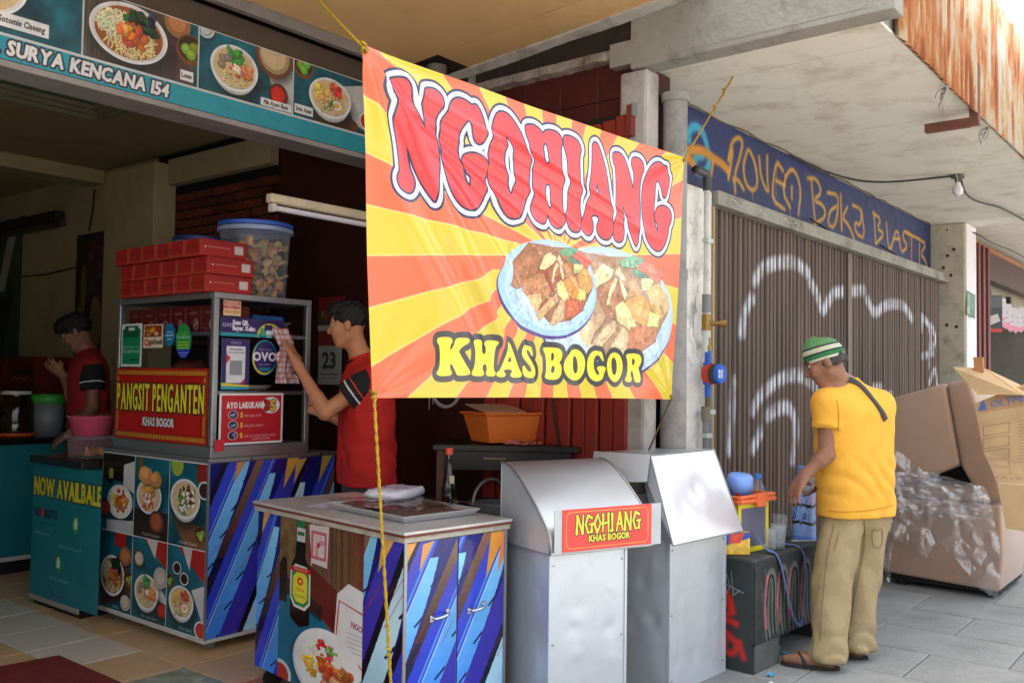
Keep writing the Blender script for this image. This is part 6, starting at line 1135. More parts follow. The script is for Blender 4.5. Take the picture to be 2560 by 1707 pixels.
# ---------------------------------------------------------------- glass cabinet on its cart
cc = thing('noodle_cart', 'tall cart with menu photographs and blue shards under the glass cabinet', 'cart', (2.72, 4.18, 0))
MB().box(.003, .003, .07, .823, 1.067, .965).build('body', M('cart_grey', (120, 124, 130), .5), cc); MB().box(-.008, -.008, .965, .83, 1.075, .985).build('top_sheet', m_alu, cc, bevel=.003); MB().box(-.01, -.01, .055, .835, 1.08, .072).build('bottom_rail', M('cart_rail', (190, 188, 184), .5, dirt=(130, 120, 108), dscale=12), cc)
MB().box(-.004, -.002, .072, -.0005, 1.07, .963).build('white_border', M('white_vinyl', (206, 206, 206), .5), cc)
for i in range(6):
    r, q = i // 3, i % 3; MB().slab((-.005, 1.066 - q * .356, .52 - r * .442), (0, -.349, 0), (0, 0, .436), .0015).build('menu_photo', print_mat('menu_%d' % i, menu_photo('x', i), .3), cc)
MB().slab((.003, -.003, .074), (.82, 0, 0), (0, 0, .888), .003).build('printed_panel', print_mat('noodle_cart_front', shard_face(.82, .89, 33, .85), .15, coat=.3), cc)
MB().box(-.008, -.008, .06, .003, .003, .975).build('corner_trim', m_alu, cc)
for x in (.08, .74):
    for y in (.08, .98): MB().cyl((x, y - .012, .03), (x, y + .012, .03), .03, n=14).box(x - .015, y - .015, .03, x + .015, y + .015, .058).build('castor', m_alu, cc, smooth=True)
for x in (.25, .5, .72): MB().cyl((x, -.006, .976), (x, -.0105, .976), .006, n=8).build('rivet', m_black, cc)
gc = thing('glass_cabinet', 'aluminium framed glass food cabinet covered with signs and stickers', 'cabinet', (2.74, 4.2, .986))
W, D, H = .63, .985, .86; f = .032
MB().box(0, 0, 0, W, D, .06).build('base', m_alu, gc, bevel=.003)
for x in (0, W - f):
    for y in (0, D - f): MB().box(x, y, .06, x + f, y + f, H - f).build('corner_post', m_alu, gc, bevel=.004)
b = MB().box(0, 0, H - f, W, f, H).box(0, D - f, H - f, W, D, H).box(0, f, H - f, f, D - f, H).box(W - f, f, H - f, W, D - f, H); b.build('top_frame', m_alu, gc, bevel=.003)
MB().box(f, f, H - .012, W - f, D - f, H - .004).build('top_panel', M('cab_top', (110, 108, 104), .5), gc)
for z in (.33, .64): MB().box(f, .02, z, W - f, D - .02, z + .008).build('glass_shelf', m_glass, gc); MB().box(f, .012, z - .004, W - f, .024, z + .016).box(.012, f + .001, z - .004, .024, D - f, z + .016).build('shelf_rail', m_alu, gc)
MB().box(.006, f, .06, .010, D - f, H - f).build('glass_pane', m_glass, gc); MB().box(f, .006, .06, W - f, .010, H - f).build('glass_pane', m_glass, gc)
MB().box(f, D - .012, .06, W - f, D - .008, H - f).build('glass_pane', m_glass, gc); MB().box(W - .012, f, .06, W - .008, D - f, H - f).build('glass_pane', m_glass, gc)
MB().slab((-.004, .97, .062), (0, -.935, 0), (0, 0, .40), .004).build('name_sign', print_mat('red_sign', red_sign(), .4), gc)
MB().slab((.042, -.006, .065), (.40, 0, 0), (0, 0, .27), .004).build('care_sign', print_mat('care_sign', care_sign(), .4), gc)
st = {k: print_mat('sticker_' + k, sticker(k), .4) for k in ('green_box', 'gofood', 'blue_oval', 'green_oval', 'scan', 'pay_card', 'round_pay', 'small')}
def oval(o_, u, v, mat, name, th=.0015):
    b = MB(); o_, u, v = Vector(o_), Vector(u), Vector(v); n = 32; nrm = u.cross(v).normalized() * -th; P = []; UV = []
    for i in range(n): a = 2 * math.pi * i / n; s_, t_ = .5 + .49 * math.cos(a), .5 + .49 * math.sin(a); P.append(o_ + u * s_ + v * t_); UV.append((s_, t_))
    b._add(P + [p + nrm for p in P], [tuple(range(n)), tuple(range(2 * n - 1, n - 1, -1))] + [(i, n + i, n + (i + 1) % n, (i + 1) % n) for i in range(n)], [tuple(UV), tuple(UV[::-1])] + [((.5, .02),) * 4] * n); return b.build(name, mat, gc)
MB().slab((.001, .93, .47), (0, -.22, 0), (0, 0, .245), .002).build('sticker', st['green_box'], gc); MB().slab((.001, .69, .575), (0, -.20, 0), (0, 0, .13), .002).build('sticker', st['gofood'], gc)
oval((.001, .475, .58), (0, -.11, 0), (0, 0, .13), st['blue_oval'], 'sticker'); oval((.001, .36, .515), (0, -.155, 0), (0, 0, .19), st['green_oval'], 'sticker')
MB().slab((.04, .0, .635), (.40, 0, 0), (0, 0, .1), .003).build('sticker', st['scan'], gc); MB().slab((.05, -.002, .355), (.17, 0, 0), (0, 0, .268), .003).build('pay_card', st['pay_card'], gc)
oval((.235, -.001, .43), (.165, 0, 0), (0, 0, .195), st['round_pay'], 'sticker'); MB().slab((.055, .001, .742), (.105, 0, 0), (0, 0, .08), .002).build('sticker', st['small'], gc); MB().slab((.02, -.008, .035), (.055, 0, 0), (0, 0, .06), .002).build('sticker', M('tag_red', (206, 52, 56), .4, var=.25, vscale=40), gc)
# boxes in and on the cabinet
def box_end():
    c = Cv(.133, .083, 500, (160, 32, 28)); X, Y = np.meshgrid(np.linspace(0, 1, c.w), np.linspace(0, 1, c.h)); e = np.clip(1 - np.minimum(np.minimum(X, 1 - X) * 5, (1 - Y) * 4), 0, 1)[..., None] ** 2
    c.a = c.a * (1 - .6 * e) + np.array((206, 112, 72)) / 255 * .6 * e; c.mottle(.15, 4); return c  # reflected light painted in as paler orange along the sides and bottom
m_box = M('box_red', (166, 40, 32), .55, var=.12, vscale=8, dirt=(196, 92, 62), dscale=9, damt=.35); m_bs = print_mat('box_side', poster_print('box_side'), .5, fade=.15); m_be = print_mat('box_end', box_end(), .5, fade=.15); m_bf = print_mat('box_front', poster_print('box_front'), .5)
k = 0; ordn = ('nearest', 'second from the front', 'third from the front', 'fourth from the front', 'fifth from the front', 'farthest')
for lv in range(3):
    for i in range(6):
        y = 4.22 + i * .148 + (.03 if lv == 2 else 0); x = 2.70 - (.015 if lv == 2 else 0) + random.uniform(-.008, .008) + (.01 if lv == 1 else 0)
        t = thing('red_food_box', 'red cardboard food box, %s in the %s layer on the cabinet' % (ordn[i], ('bottom', 'middle', 'top')[lv]), 'box', (x, y, 1.847 + lv * .0935), random.uniform(-.02, .02), 'red boxes stacked on the cabinet')
        ct_ = MB().box(0, 0, 0, .28, .141, .0905).build('carton', m_box, t, bevel=.004, seg=2); MB().slab((-.0012, .137, .004), (0, -.133, 0), (0, 0, .083), .001).build('lit_edge_end', m_be, ct_); MB().slab((.004, -.0012, .004), (.272, 0, 0), (0, 0, .084), .001).build('printed_side', m_bs, ct_)
        MB().box(-.0026, .004, .046, -.0013, .137, .048).build('lid_fold', M('fold_dark', (110, 30, 26), .6), ct_)
for i in range(6):
    t = thing('maroon_food_box', 'maroon printed box on the upper cabinet shelf, %s' % ordn[i], 'box', (2.79, 4.25 + i * .15, 1.636), 0, 'maroon boxes inside the cabinet')
    MB().box(0, 0, 0, .2, .142, .15).build('carton', M('box_maroon', (124, 34, 34), .5), t, bevel=.003, seg=1); MB().slab((-.0015, .138, .006), (0, -.134, 0), (0, 0, .136), .001).build('printed_front', m_bf, t)
def tub(name, label, x, y, z, r0, r1, h, lidc, fill):
    t = thing(name, label, 'tub', (x, y, z)); MB().lathe([(0, .002), (r0, .0), (r0 + .004, .006), (r1, h), (r1 - .004, h), (r0, .008), (0, .008)], 40).build('wall', m_plast2, t, smooth=True)
    MB().lathe([(r1 + .001, h - .012), (r1 + .014, h - .014), (r1 + .015, h + .006), (r1 + .004, h + .012), (r1 - .03, h + .01), (0, h + .008)], 40).build('lid', M(name + '_lid', lidc, .4), t, smooth=True); MB().lathe([(r1 + .002, h - .045), (r1 + .017, h - .043), (r1 + .015, h - .02), (r1 + .001, h - .018)], 40).build('collar', clear_mat('tub_collar', (170, 190, 226), .6, .3), t, smooth=True)
    return t
bt = tub('cracker_tub', 'big clear tub of fried crackers with a blue lid on the cabinet', 3.165, 4.46, 1.848, .168, .195, .42, (48, 92, 190), 1)
m_crk = [M('cracker_%d' % k, c, .6, var=.25, vscale=30) for k, c in enumerate(((250, 184, 108), (242, 158, 84), (252, 206, 146)))]
for q in range(90):
    z = .02 + .30 * random.random(); rr = (.145 + .03 * z / .4) * math.sqrt(random.random()) * .93; a = random.uniform(0, 6.3); b = MB(); n = 7
    for i in range(n):
        for j in range(4): u_, v_ = i / (n - 1) - .5, j / 3 - .5; b.v.append((u_ * .09, v_ * .045, .018 * math.sin(u_ * 7 + q) + .008 * math.cos(v_ * 6)))
    for i in range(n - 1):
        for j in range(3): c_ = i * 4 + j; b.f.append((c_, c_ + 4, c_ + 5, c_ + 1))
    o = b.build('cracker', m_crk[q % 3], bt, smooth='all'); o.location = (rr * math.cos(a), rr * math.sin(a), z); o.rotation_euler = (random.uniform(-.7, .7), random.uniform(-.7, .7), random.uniform(0, 6.3))
tub('low_tub', 'lower clear tub with a dark blue lid behind the red boxes', 3.13, 4.93, 1.848, .14, .165, .37, (44, 60, 130), 0)
t = thing('plastic_container', 'clear lidded container on the upper cabinet shelf', 'container', (3.02, 4.27, 1.636)); MB().box(0, 0, 0, .25, .3, .07).build('tray', m_plast2, t, bevel=.01); MB().box(-.006, -.006, .07, .256, .306, .08).build('lid', m_plast, t, bevel=.003)
t = thing('blue_box', 'flat blue box lying on the clear container in the cabinet', 'box', (3.05, 4.3, 1.718)); MB().box(0, 0, 0, .2, .24, .03).build('carton', M('box_blue', (52, 120, 190), .5), t, bevel=.003); MB().box(.02, .02, .03, .1, .22, .032).build('label', M('box_blue2', (150, 190, 220), .5), t)
t = thing('food_bag', 'bag of reddish food on the middle shelf of the cabinet', 'bag', (2.86, 4.6, 1.328)); N_ = fnoise(16, 24, 3, 3); b = MB()
for j in range(13):
    for i in range(20): a = 2 * math.pi * i / 20; r_ = (.13 * math.sin(math.pi * (j + .6) / 13.5) ** .5) * (.85 + .4 * N_[j % 16, i]); b.v.append((r_ * math.cos(a) * .8, r_ * math.sin(a), .17 * j / 12))
for j in range(12): b.f += [(j * 20 + i, j * 20 + (i + 1) % 20, j * 20 + 20 + (i + 1) % 20, j * 20 + 20 + i) for i in range(20)]
b.build('bag', M('bag_food', (110, 50, 44), .3, var=.4, vscale=18), t, smooth='all')
t = thing('steamer_dish', 'pale dish on the middle shelf behind the pay card', 'dish', (3.1, 4.4, 1.326)); MB().lathe([(0, .004), (.09, .002), (.13, .035), (.126, .036), (.088, .008), (0, .008)], 28).build('bowl', M('dish_pale', (176, 166, 150), .5), t, smooth='all')
t = thing('steel_pan', 'steel pan inside the bottom of the cabinet', 'pan', (3.12, 4.36, 1.046)); MB().lathe([(0, .002), (.13, .0), (.14, .12), (.136, .12), (.126, .006), (0, .006)], 28).build('pan', m_alu, t, smooth='all')
# calendar on the wall
cal = thing('wall_calendar', 'paper calendar showing 23 on the dark wall behind the worker', 'calendar', (4.135, 4.96, 1.6)); MB().slab((0, .12, .03), (0, -.28, 0), (0, 0, .33), .003).build('picture', print_mat('calendar', poster_print('calendar'), .7), cal); MB().slab((0, .11, -.24), (0, -.24, 0), (0, 0, .265), .003).build('day_sheet', print_mat('calendar_day', poster_print('day'), .7), cal)
# deep interior
po = MB().slab((4.138, 8.62, 1.5), (0, -.6, 0), (0, 0, 1.2), .01).build('menu_poster', print_mat('bottle_poster', poster_print('bottle_poster'), .5)); tag(po, 'dark tall menu poster on the cream wall behind the dark haired worker', 'poster')
po = MB().slab((4.138, 10.9, 1.5), (0, -1.1, 0), (0, 0, 1.5), .01).build('letter_poster', print_mat('wall_poster', poster_print('wall_poster'), .6)); tag(po, 'green and white poster with big slanted letters at the left edge', 'poster')
sh = thing('wall_shelf', 'dark rolled blind mounted high on the cream wall', 'blind', (4.05, 8.9, 2.86)); MB().box(0, 0, 0, .1, 1.7, .1).build('box', M('blind_dark', (52, 46, 38), .7), sh, bevel=.01); MB().cyl((.04, -.1, -.03), (.04, 1.7, -.03), .035, n=14).build('roll', M('blind_roll', (80, 72, 58), .7), sh, smooth=True)
tag(MB().tube([(4.13, 8.3, 3.1), (4.13, 8.32, 2.9), (4.13, 8.38, 2.72)], .008, 6).build('conduit', M('conduit_dark', (60, 52, 40), .7)), 'thin dark conduit running down to the tall menu poster', 'cable'); tag(MB().tube([(4.13, 8.62, 2.4), (4.13, 9.2, 2.37), (4.13, 9.8, 2.38)], .008, 6).build('conduit', _mats['conduit_dark']), 'thin dark cable running level between the two posters', 'cable')
crm = print_mat('crate', poster_print('crate'), .6)
m_crate = M('crate_red', (112, 26, 28), .55)
for k, (z, y, lb) in enumerate(((1.31, 8.5, 'red bottle crate, upper one beside the dark haired worker'), (1.06, 8.5, 'red bottle crate, lower one beside the dark haired worker'), (1.31, 9.15, 'red bottle crate at the left edge, upper of its stack'), (1.06, 9.15, 'red bottle crate at the left edge, lower of its stack'))):
    t = thing('bottle_crate', lb, 'crate', (3.75, y, z), 0, 'red bottle crates'); H2 = .245
    MB().slab((0, .58, 0), (0, -.56, 0), (0, 0, .15), .012).build('front_side', crm, t); MB().box(0, .02, .2, .012, .58, H2).box(0, .02, .15, .012, .06, .2).box(0, .54, .15, .012, .58, .2).build('rim', m_crate, t); MB().box(.012, .02, 0, .38, .035, H2).box(.012, .565, 0, .38, .58, H2).box(.368, .036, 0, .38, .564, H2).box(.013, .036, 0, .367, .564, .012).build('shell', m_crate, t)
t = thing('dark_freezer', 'dark chest under the red bottle crates', 'chest', (3.7, 8.45, 0)); MB().box(0, 0, .04, .42, 1.4, 1.02).build('chest', M('chest_dark', (28, 26, 28), .4), t, bevel=.02); MB().box(-.01, -.01, 1.02, .43, 1.41, 1.055).build('lid', M('chest_lid', (40, 38, 40), .4), t, bevel=.01)
m_teal = M('counter_teal', (26, 112, 122), .45, var=.1, vscale=3, dirt=(60, 120, 110), dscale=2); m_granite = M('granite_black', (26, 24, 24), .2, var=.4, vscale=60)
ca_ = thing('order_counter', 'teal counter printed with yellow lettering behind the noodle cart', 'counter', (2.62, 5.3, 0))
MB().box(.003, 0, .05, .5, .62, .86).build('body', m_teal, ca_); MB().box(.02, .01, 0, .48, .6, .05).build('plinth', m_black, ca_); MB().box(-.02, -.03, .86, .52, .64, .905).build('top', m_granite, ca_, bevel=.004); MB().box(-.004, -.005, .03, .003, .625, .06).build('skirt', M('skirt_grey', (150, 146, 140), .6), ca_)
MB().slab((0, .62, .06), (0, -.84, 0), (0, 0, .80), .003).build('printed_panel', print_mat('available', available_panel(), .45), ca_)
cb_ = thing('back_counter', 'long teal back counter with a black top inside the shop', 'counter', (-.5, 6.84, 0)); MB().box(0, 0, .12, 3.75, .55, .905).build('body', m_teal, cb_); MB().box(0, .02, 0, 3.75, .54, .09).build('plinth', m_black, cb_); MB().box(0, -.004, .09, 3.75, .55, .12).build('white_strip', M('strip_white', (190, 190, 186), .5), cb_); MB().box(-.02, -.03, .906, 3.78, .58, .945).build('top', m_granite, cb_, bevel=.004)
def jar(label, x, y, z, r, h, body, lidc, extra=None):
    t = thing('storage_jar', label, 'jar', (x, y, z)); MB().lathe([(0, .004), (r, .0), (r * 1.03, .02), (r * 1.03, h * .75), (r * .8, h * .9), (r * .78, h)], 24).build('glass', body, t, smooth='all'); MB().cyl((0, 0, h - .004), (0, 0, h + .02), r * .84, n=24).build('lid', M('lid_%d' % int(x * 1000), lidc, .4), t, smooth=True); return t
tag(jar('big dark glass jar with a pale lid on an orange plate', 2.98, 7.05, .957, .12, .3, clear_mat('jar_tea', (40, 26, 18), .72, .06), (196, 190, 180)), group=None)
t = thing('orange_plate', 'orange plastic plate under the dark glass jar', 'plate', (2.98, 7.05, .946)); MB().lathe([(0, .0), (.12, .0), (.165, .03), (.16, .032), (.118, .008), (0, .008)], 28).build('dish', M('plate_orange', (206, 90, 40), .4), t, smooth='all')
jar('pale filled glass jar at the very left edge of the counter', 2.66, 7.1, .946, .1, .3, clear_mat('jar_pale', (150, 140, 116), .6, .1), (150, 150, 150))
t = thing('water_jug', 'grey plastic jug with a bright green lid on the back counter', 'jug', (3.18, 6.98, .946)); MB().lathe([(0, .004), (.1, 0), (.115, .25), (.111, .25), (.096, .006), (0, .006)], 24).build('vessel', print_mat('jug', poster_print('jug'), .4), t, smooth='all'); MB().lathe([(.117, .24), (.122, .242), (.12, .3), (.1, .31), (0, .31)], 24).build('lid', M('lid_green', (66, 160, 66), .4), t, smooth='all'); MB().tube(chaikin([(.11, -.02, .23), (.18, -.06, .2), (.17, -.05, .1), (.105, -.02, .06)], 2), .012, 8).build('handle', m_plast2, t, smooth='all')
t = thing('clear_food_box', 'clear plastic box of orange snacks on the order counter', 'box', (2.66, 5.36, .906)); b = MB(); P = [[(-.0, .0), (.2, .0), (.2, .24), (.0, .24)]]; MB().hexa([(.01, .01, 0), (.19, .01, 0), (.19, .23, 0), (.01, .23, 0), (0, 0, .12), (.2, 0, .12), (.2, .24, .12), (0, .24, .12)]).build('tub', m_plast2, t, bevel=.012); MB().box(-.006, -.006, .12, .206, .246, .135).build('lid', m_plast, t, bevel=.004); crumple(10, 10, .15, .19, .09, 8, .01).build('snacks', M('snack_orange', (206, 126, 70), .6, var=.4, vscale=20), t, smooth='all').location = (.1, .12, .002)
t = thing('pink_basin', 'pink plastic basin on top of the clear snack box', 'basin', (2.76, 5.48, 1.042)); MB().lathe([(0, .004), (.1, 0), (.135, .11), (.145, .113), (.145, .118), (.13, .116), (.096, .008), (0, .008)], 32).build('bowl', M('basin_pink', (226, 92, 130), .35), t, smooth='all')
o = crumple(16, 16, .2, .2, .07, 9, .0).build('plastic_bag', film_mat('bag_clear', .1, .6, 20, .12), smooth='all'); o.location = (2.76, 5.48, 1.145); tag(o, 'crumpled clear plastic bag in the pink basin', 'plastic bag')
# folded red gate of the shop against the side wall
fg = thing('folded_red_gate', 'folded red metal gate with black grooves against the maroon wall', 'gate', (4.06, 2.5, 0)); m_rg = M('gate_red', (146, 46, 34), .5, var=.15, vscale=6, dirt=(110, 34, 28), dscale=3)
for k in range(11): MB().box(.0 + .012 * (k % 2), .03 + k * .088, .05, .06, .03 + k * .088 + .078, 2.8 - .012 * k).build('leaf', m_rg, fg, bevel=.006)
MB().box(.045, .0, .05, .08, 1.02, 2.82).build('backing', m_black, fg); MB().box(-.02, .0, 2.68, .05, .03, 2.84).build('hinge_block', M('hinge_red', (120, 50, 42), .5), fg); MB().box(-.022, -.01, 2.78, .04, -.002, 2.85).build('bracket', m_alu, fg)
b = MB().tube(chaikin([(4.05, 2.98, 1.7), (4.045, 3.0, 1.3), (4.045, 2.93, 1.05), (4.045, 2.9, .8)], 2), .006, 5); tag(b.build('cable', m_wire), 'dark cable dangling in front of the folded red gate', 'cable')
# white spray ring and scratches on the maroon wall
b = MB(); b.tube([(-.002, 1.42 + .12 * math.cos(t), 1.36 + .12 * math.sin(t)) for t in np.linspace(2.6, 7.0, 24)], .012, 5); b.tube([(-.002, 1.56, 1.3), (-.002, 1.56, 1.22)], .004, 4); b.tube([(-.002, 1.53, 1.3), (-.002, 1.53, 1.25)], .003, 4); b.build('spray_ring', M('spray_white', (190, 180, 186), .9), wall)
# black side table with tub
tb = thing('side_table', 'black wooden table by the maroon wall carrying the orange tub', 'table', (3.60, 3.42, 0), math.atan2(-.58, .43)); m_tbl = M('table_black', (24, 18, 16), .35, var=.3, vscale=10); m_tw = M('shelf_and_lit_leg', (84, 56, 42), .6, var=.3, vscale=14)
MB().box(-.02, -.01, 1.03, .76, .42, 1.062).build('top', m_tbl, tb, bevel=.004); MB().box(.02, .01, .93, .72, .03, 1.03).box(.02, .38, .93, .72, .4, 1.03).build('apron', m_tbl, tb); MB().box(.03, .04, .46, .7, .38, .49).build('shelf', m_tw, tb)
for x in (.0, .68):
    for y in (.0, .37): MB().box(x, y, 0, x + .04, y + .04, 1.03).build('leg', m_tw if x == 0 and y == 0 else m_tbl, tb, bevel=.004)  # front-left leg is browner: its lit streak is painted into the colour
MB().box(.25, .005, .99, .37, .012, .995).build('drawer_pull', m_brass, tb)
def tloc(x, y): a = math.atan2(-.58, .43); return (3.60 + x * math.cos(a) - y * math.sin(a), 3.42 + x * math.sin(a) + y * math.cos(a))
x, y = tloc(.35, .2); t = thing('orange_tub', 'orange rectangular plastic tub on the black side table', 'tub', (x, y, 1.07), -.35)
b = MB(); R_ = lambda w, d, z: [(-w, -d, z), (w, -d, z), (w, d, z), (-w, d, z)]; P = [R_(.15, .105, 0), R_(.19, .135, .15), R_(.205, .15, .152), R_(.205, .15, .165), R_(.185, .13, .163), R_(.145, .1, .006)]; b.v = [p for r in P for p in r]
for k in range(5): b.f += [(k * 4 + i, k * 4 + (i + 1) % 4, k * 4 + 4 + (i + 1) % 4, k * 4 + 4 + i) for i in range(4)]
b.f += [(3, 2, 1, 0), (20, 21, 22, 23)]; b.build('basin', M('tub_orange', (224, 116, 46), .4, var=.06), t, bevel=.012)
o = MB().hexa([(-.2, -.13, .166), (.06, -.13, .166), (.1, .13, .2), (-.18, .13, .2), (-.2, -.13, .17), (.06, -.13, .17), (.1, .13, .204), (-.18, .13, .204)]).build('cardboard_sheet', M('cardboard', (176, 136, 100), .8, var=.1, vscale=12)); o.location = (x, y, 1.07); o.rotation_euler = (0, 0, -.35); tag(o, 'brown cardboard sheet lying over the orange tub', 'cardboard')
x, y = tloc(.46, .03); o = crumple(18, 10, .2, .08, .03, 12, .0).build('checked_cloth', print_mat('check', poster_print('check'), .9), smooth='all'); o.location = (x, y, 1.066); o.rotation_euler = (0, 0, -.95); tag(o, 'red and white checked cloth at the table edge by the orange tub', 'cloth')
x, y = tloc(.3, .2); t = thing('grey_bucket', 'grey bucket on the lower shelf of the black side table', 'bucket', (x, y, .492)); MB().lathe([(0, .004), (.1, 0), (.14, .24), (.15, .25), (.136, .24), (.096, .008), (0, .008)], 28).build('pail', M('bucket_grey', (112, 114, 116), .4), t, smooth='all'); MB().tube([(.145 * math.cos(a), .03, .24 + .13 * math.sin(a)) for a in np.linspace(0, math.pi, 14)], .008, 6).build('handle', M('bucket_handle', (150, 152, 156), .4), t, smooth='all')
# ---------------------------------------------------------------- black bench with the tea seller's things
bn = thing('concrete_bench', 'black graffiti painted concrete bench beside the tall metal box', 'bench', (4.285, 1.93, 0), math.radians(-3))
MB().box(0, 0, .13, 1.1, .47, .55).build('slab', M('bench_black', (62, 64, 62), .8, var=.2, vscale=6, dirt=(96, 96, 92), dscale=4, damt=.6, bump=.3), bn, bevel=.015); MB().box(.0, .0, 0, .27, .47, .1295).build('foot_block', _mats['bench_black'], bn); MB().box(.85, .0, 0, 1.1, .47, .1295).build('foot_block', _mats['bench_black'], bn)
MB().slab((.004, -.003, .135), (1.09, 0, 0), (0, 0, .405), .002).build('painted_face', print_mat('bench_paint', bench_paint(), .8), bn); MB().slab((.004, -.003, .003), (.262, 0, 0), (0, 0, .132), .002).build('painted_foot', M('bench_foot', (86, 88, 84), .85, var=.3, vscale=9), bn); MB().slab((-.003, .465, .004), (0, -.46, 0), (0, 0, .536), .002).build('painted_end', print_mat('bench_side', bench_side_paint(), .8), bn)
ZB = .552
bk = thing('wire_basket', 'carry basket with an orange rim and yellow framed sides on the bench', 'basket', (4.52, 2.14, ZB), -.15)
m_or = M('basket_orange', (226, 112, 66), .45); m_yl = M('basket_yellow', (222, 204, 50), .5); m_pn = clear_mat('basket_panel', (120, 120, 140), .62, .2)
for (x0, y0, x1, y1) in ((-.14, -.11, .14, -.11), (.14, -.11, .14, .11), (.14, .11, -.14, .11), (-.14, .11, -.14, -.11)):
    d = Vector((x1 - x0, y1 - y0, 0)); u = d.normalized(); n_ = Vector((u.y, -u.x, 0)); a = Vector((x0, y0, 0)); b_ = Vector((x1, y1, 0))
    b = MB(); w = u * .028
    for (p, q, z0, z1) in ((a, a + w, .0, .25), (b_ - w, b_, .0, .25), (a + w, b_ - w, .0, .025), (a + w, b_ - w, .225, .25)): b.prism([p + Vector((0, 0, z0)), q + Vector((0, 0, z0)), q + Vector((0, 0, z1)), p + Vector((0, 0, z1))], n_ * -.004)
    b.build('side_frame', m_yl, bk); MB().prism([a + w + n_ * -.002 + Vector((0, 0, .025)), b_ - w + n_ * -.002 + Vector((0, 0, .025)), b_ - w + n_ * -.002 + Vector((0, 0, .225)), a + w + n_ * -.002 + Vector((0, 0, .225))], n_ * -.001).build('side_panel', m_pn, bk)
b = MB()
for z, r_ in ((.262, .013), (.285, .009)): b.tube([(-.16, -.13, z), (.16, -.13, z), (.16, .13, z), (-.16, .13, z), (-.16, -.13, z)], r_, 8)
b.build('rim', m_or, bk); MB().box(-.02, -.15, .23, .06, -.128, .3).build('clasp', m_or, bk, bevel=.004); MB().tube([(-.16, .0, .28), (-.15, .02, .33), (-.08, .04, .34)], .01, 6).build('handle', m_or, bk)
o = MB().lathe([(0, .105), (.02, .105), (.058, .098), (.066, .085), (.07, .0), (.066, .0), (.06, .09), (0, .097)], 28).build('blue_cup', M('cup_blue', (128, 166, 244), .35, var=.02), smooth='all'); o.location = (4.52, 2.12, ZB + .288); o.rotation_euler = (.12, -.1, 0); tag(o, 'light blue plastic cup turned upside down on the basket', 'cup')
t = thing('coffee_sachets', 'coffee sachets and dark jar packed inside the basket', 'sachets', (4.5, 2.14, ZB + .004)); MB().lathe([(0, 0), (.05, 0), (.055, .02), (.055, .17), (.03, .2), (.03, .24), (0, .24)], 20).build('jar', M('jar_black', (22, 20, 22), .25), t, smooth='all'); MB().box(.02, -.09, .0, .1, -.06, .2).build('carton', M('carton_dark', (92, 92, 116), .5), t); MB().box(-.11, -.085, .09, -.05, -.06, .2).build('paper', M('paper_white', (206, 204, 200), .6), t)
for q in range(6): o = MB().box(-.03, -.004, 0, .03, .004, .05).build('sachet', M('sachet_%d' % (q % 3), ((120, 74, 44), (196, 60, 44), (90, 60, 44))[q % 3], .4), t); o.location = (random.uniform(-.1, .1), random.uniform(-.08, .08), .24); o.rotation_euler = (random.uniform(-.6, .6), random.uniform(-.6, .6), random.uniform(0, 3))
def pet(name, label, x, y, z, r, h, capc, s=1.0):
    t = thing(name, label, 'bottle', (x, y, z)); MB().lathe([(0, .006), (r * .7, .0), (r, .015), (r, h * .3), (r * .94, h * .33), (r, h * .36), (r, h * .55), (r * .95, h * .58), (r, h * .61), (r * .92, h * .72), (r * .55, h * .85), (r * .32, h * .9), (r * .32, h * .95)], 28).build('shell', m_plast, t, smooth='all'); MB().cyl((0, 0, h * .93), (0, 0, h), r * .38, n=16).build('cap', M('cap_' + name, capc, .4), t, smooth=True); MB().lathe([(0, .008), (r * .94, .01), (r * .94, h * .28), (0, h * .28)], 24).build('water', clear_mat('water', (210, 226, 236), .12, .05), t, smooth=True); return t
pet('water_bottle', 'tall clear water bottle with a blue cap behind the basket', 4.86, 2.17, ZB, .05, .36, (60, 140, 230))
def tumbler(label, x, y, z, r, h, fill=None, name='drinking_glass'):
    t = thing(name, label, 'glass', (x, y, z)); MB().lathe([(0, .0), (r * .82, .0), (r, h), (r - .003, h), (r * .8, .012), (0, .012)], 24).build('wall', m_plast, t, smooth='all')
    if fill: MB().lathe([(0, .013), (r * .79, .013), (r * .83, h * .3), (0, h * .3)], 20).build('drink', M('coffee', (40, 20, 14), .2), t, smooth=True)
    return t
tumbler('upside down clear glass on the bench, nearer of the pair', 4.62, 2.0, ZB, .04, .11); tumbler('upside down clear glass on the bench, right one of the pair', 4.68, 1.975, ZB, .04, .125); tumbler('clear glass with a dark coffee rest by the thermos', 4.93, 2.07, ZB, .04, .14, True)
t = thing('spoon', 'white plastic spoon lying on the bench near the thermos', 'spoon', (4.9, 1.975, ZB + .004), -.7); MB().lathe([(0, .004), (.02, .006), (.022, .01), (.0, .002)], 16).build('bowl', m_white, t, smooth='all'); MB().box(.02, -.004, .004, .13, .004, .008).build('handle', m_white, t)
t = thing('thermos', 'light blue thermos flask with flower print beside the yellow shirted man', 'thermos', (5.07, 1.99, ZB)); b = MB(); n = 32; prof_ = [(.062, 0.0), (.064, .01), (.064, .3), (.06, .32), (.04, .345), (.03, .36)]
for k, (r, z) in enumerate(prof_):
    for i in range(n + 1): a = 2 * math.pi * i / n; b.v.append((r * math.cos(a), r * math.sin(a), z))
for k in range(5):
    for i in range(n): a = k * (n + 1) + i; b.uv[len(b.f)] = ((i / n * 2 % 1.0001, prof_[k][1] / .36), ((i + 1) / n * 2 % 1.0001 or 1, prof_[k][1] / .36), ((i + 1) / n * 2 % 1.0001 or 1, prof_[k + 1][1] / .36), (i / n * 2 % 1.0001, prof_[k + 1][1] / .36)); b.f.append((a, a + 1, a + n + 2, a + n + 1))
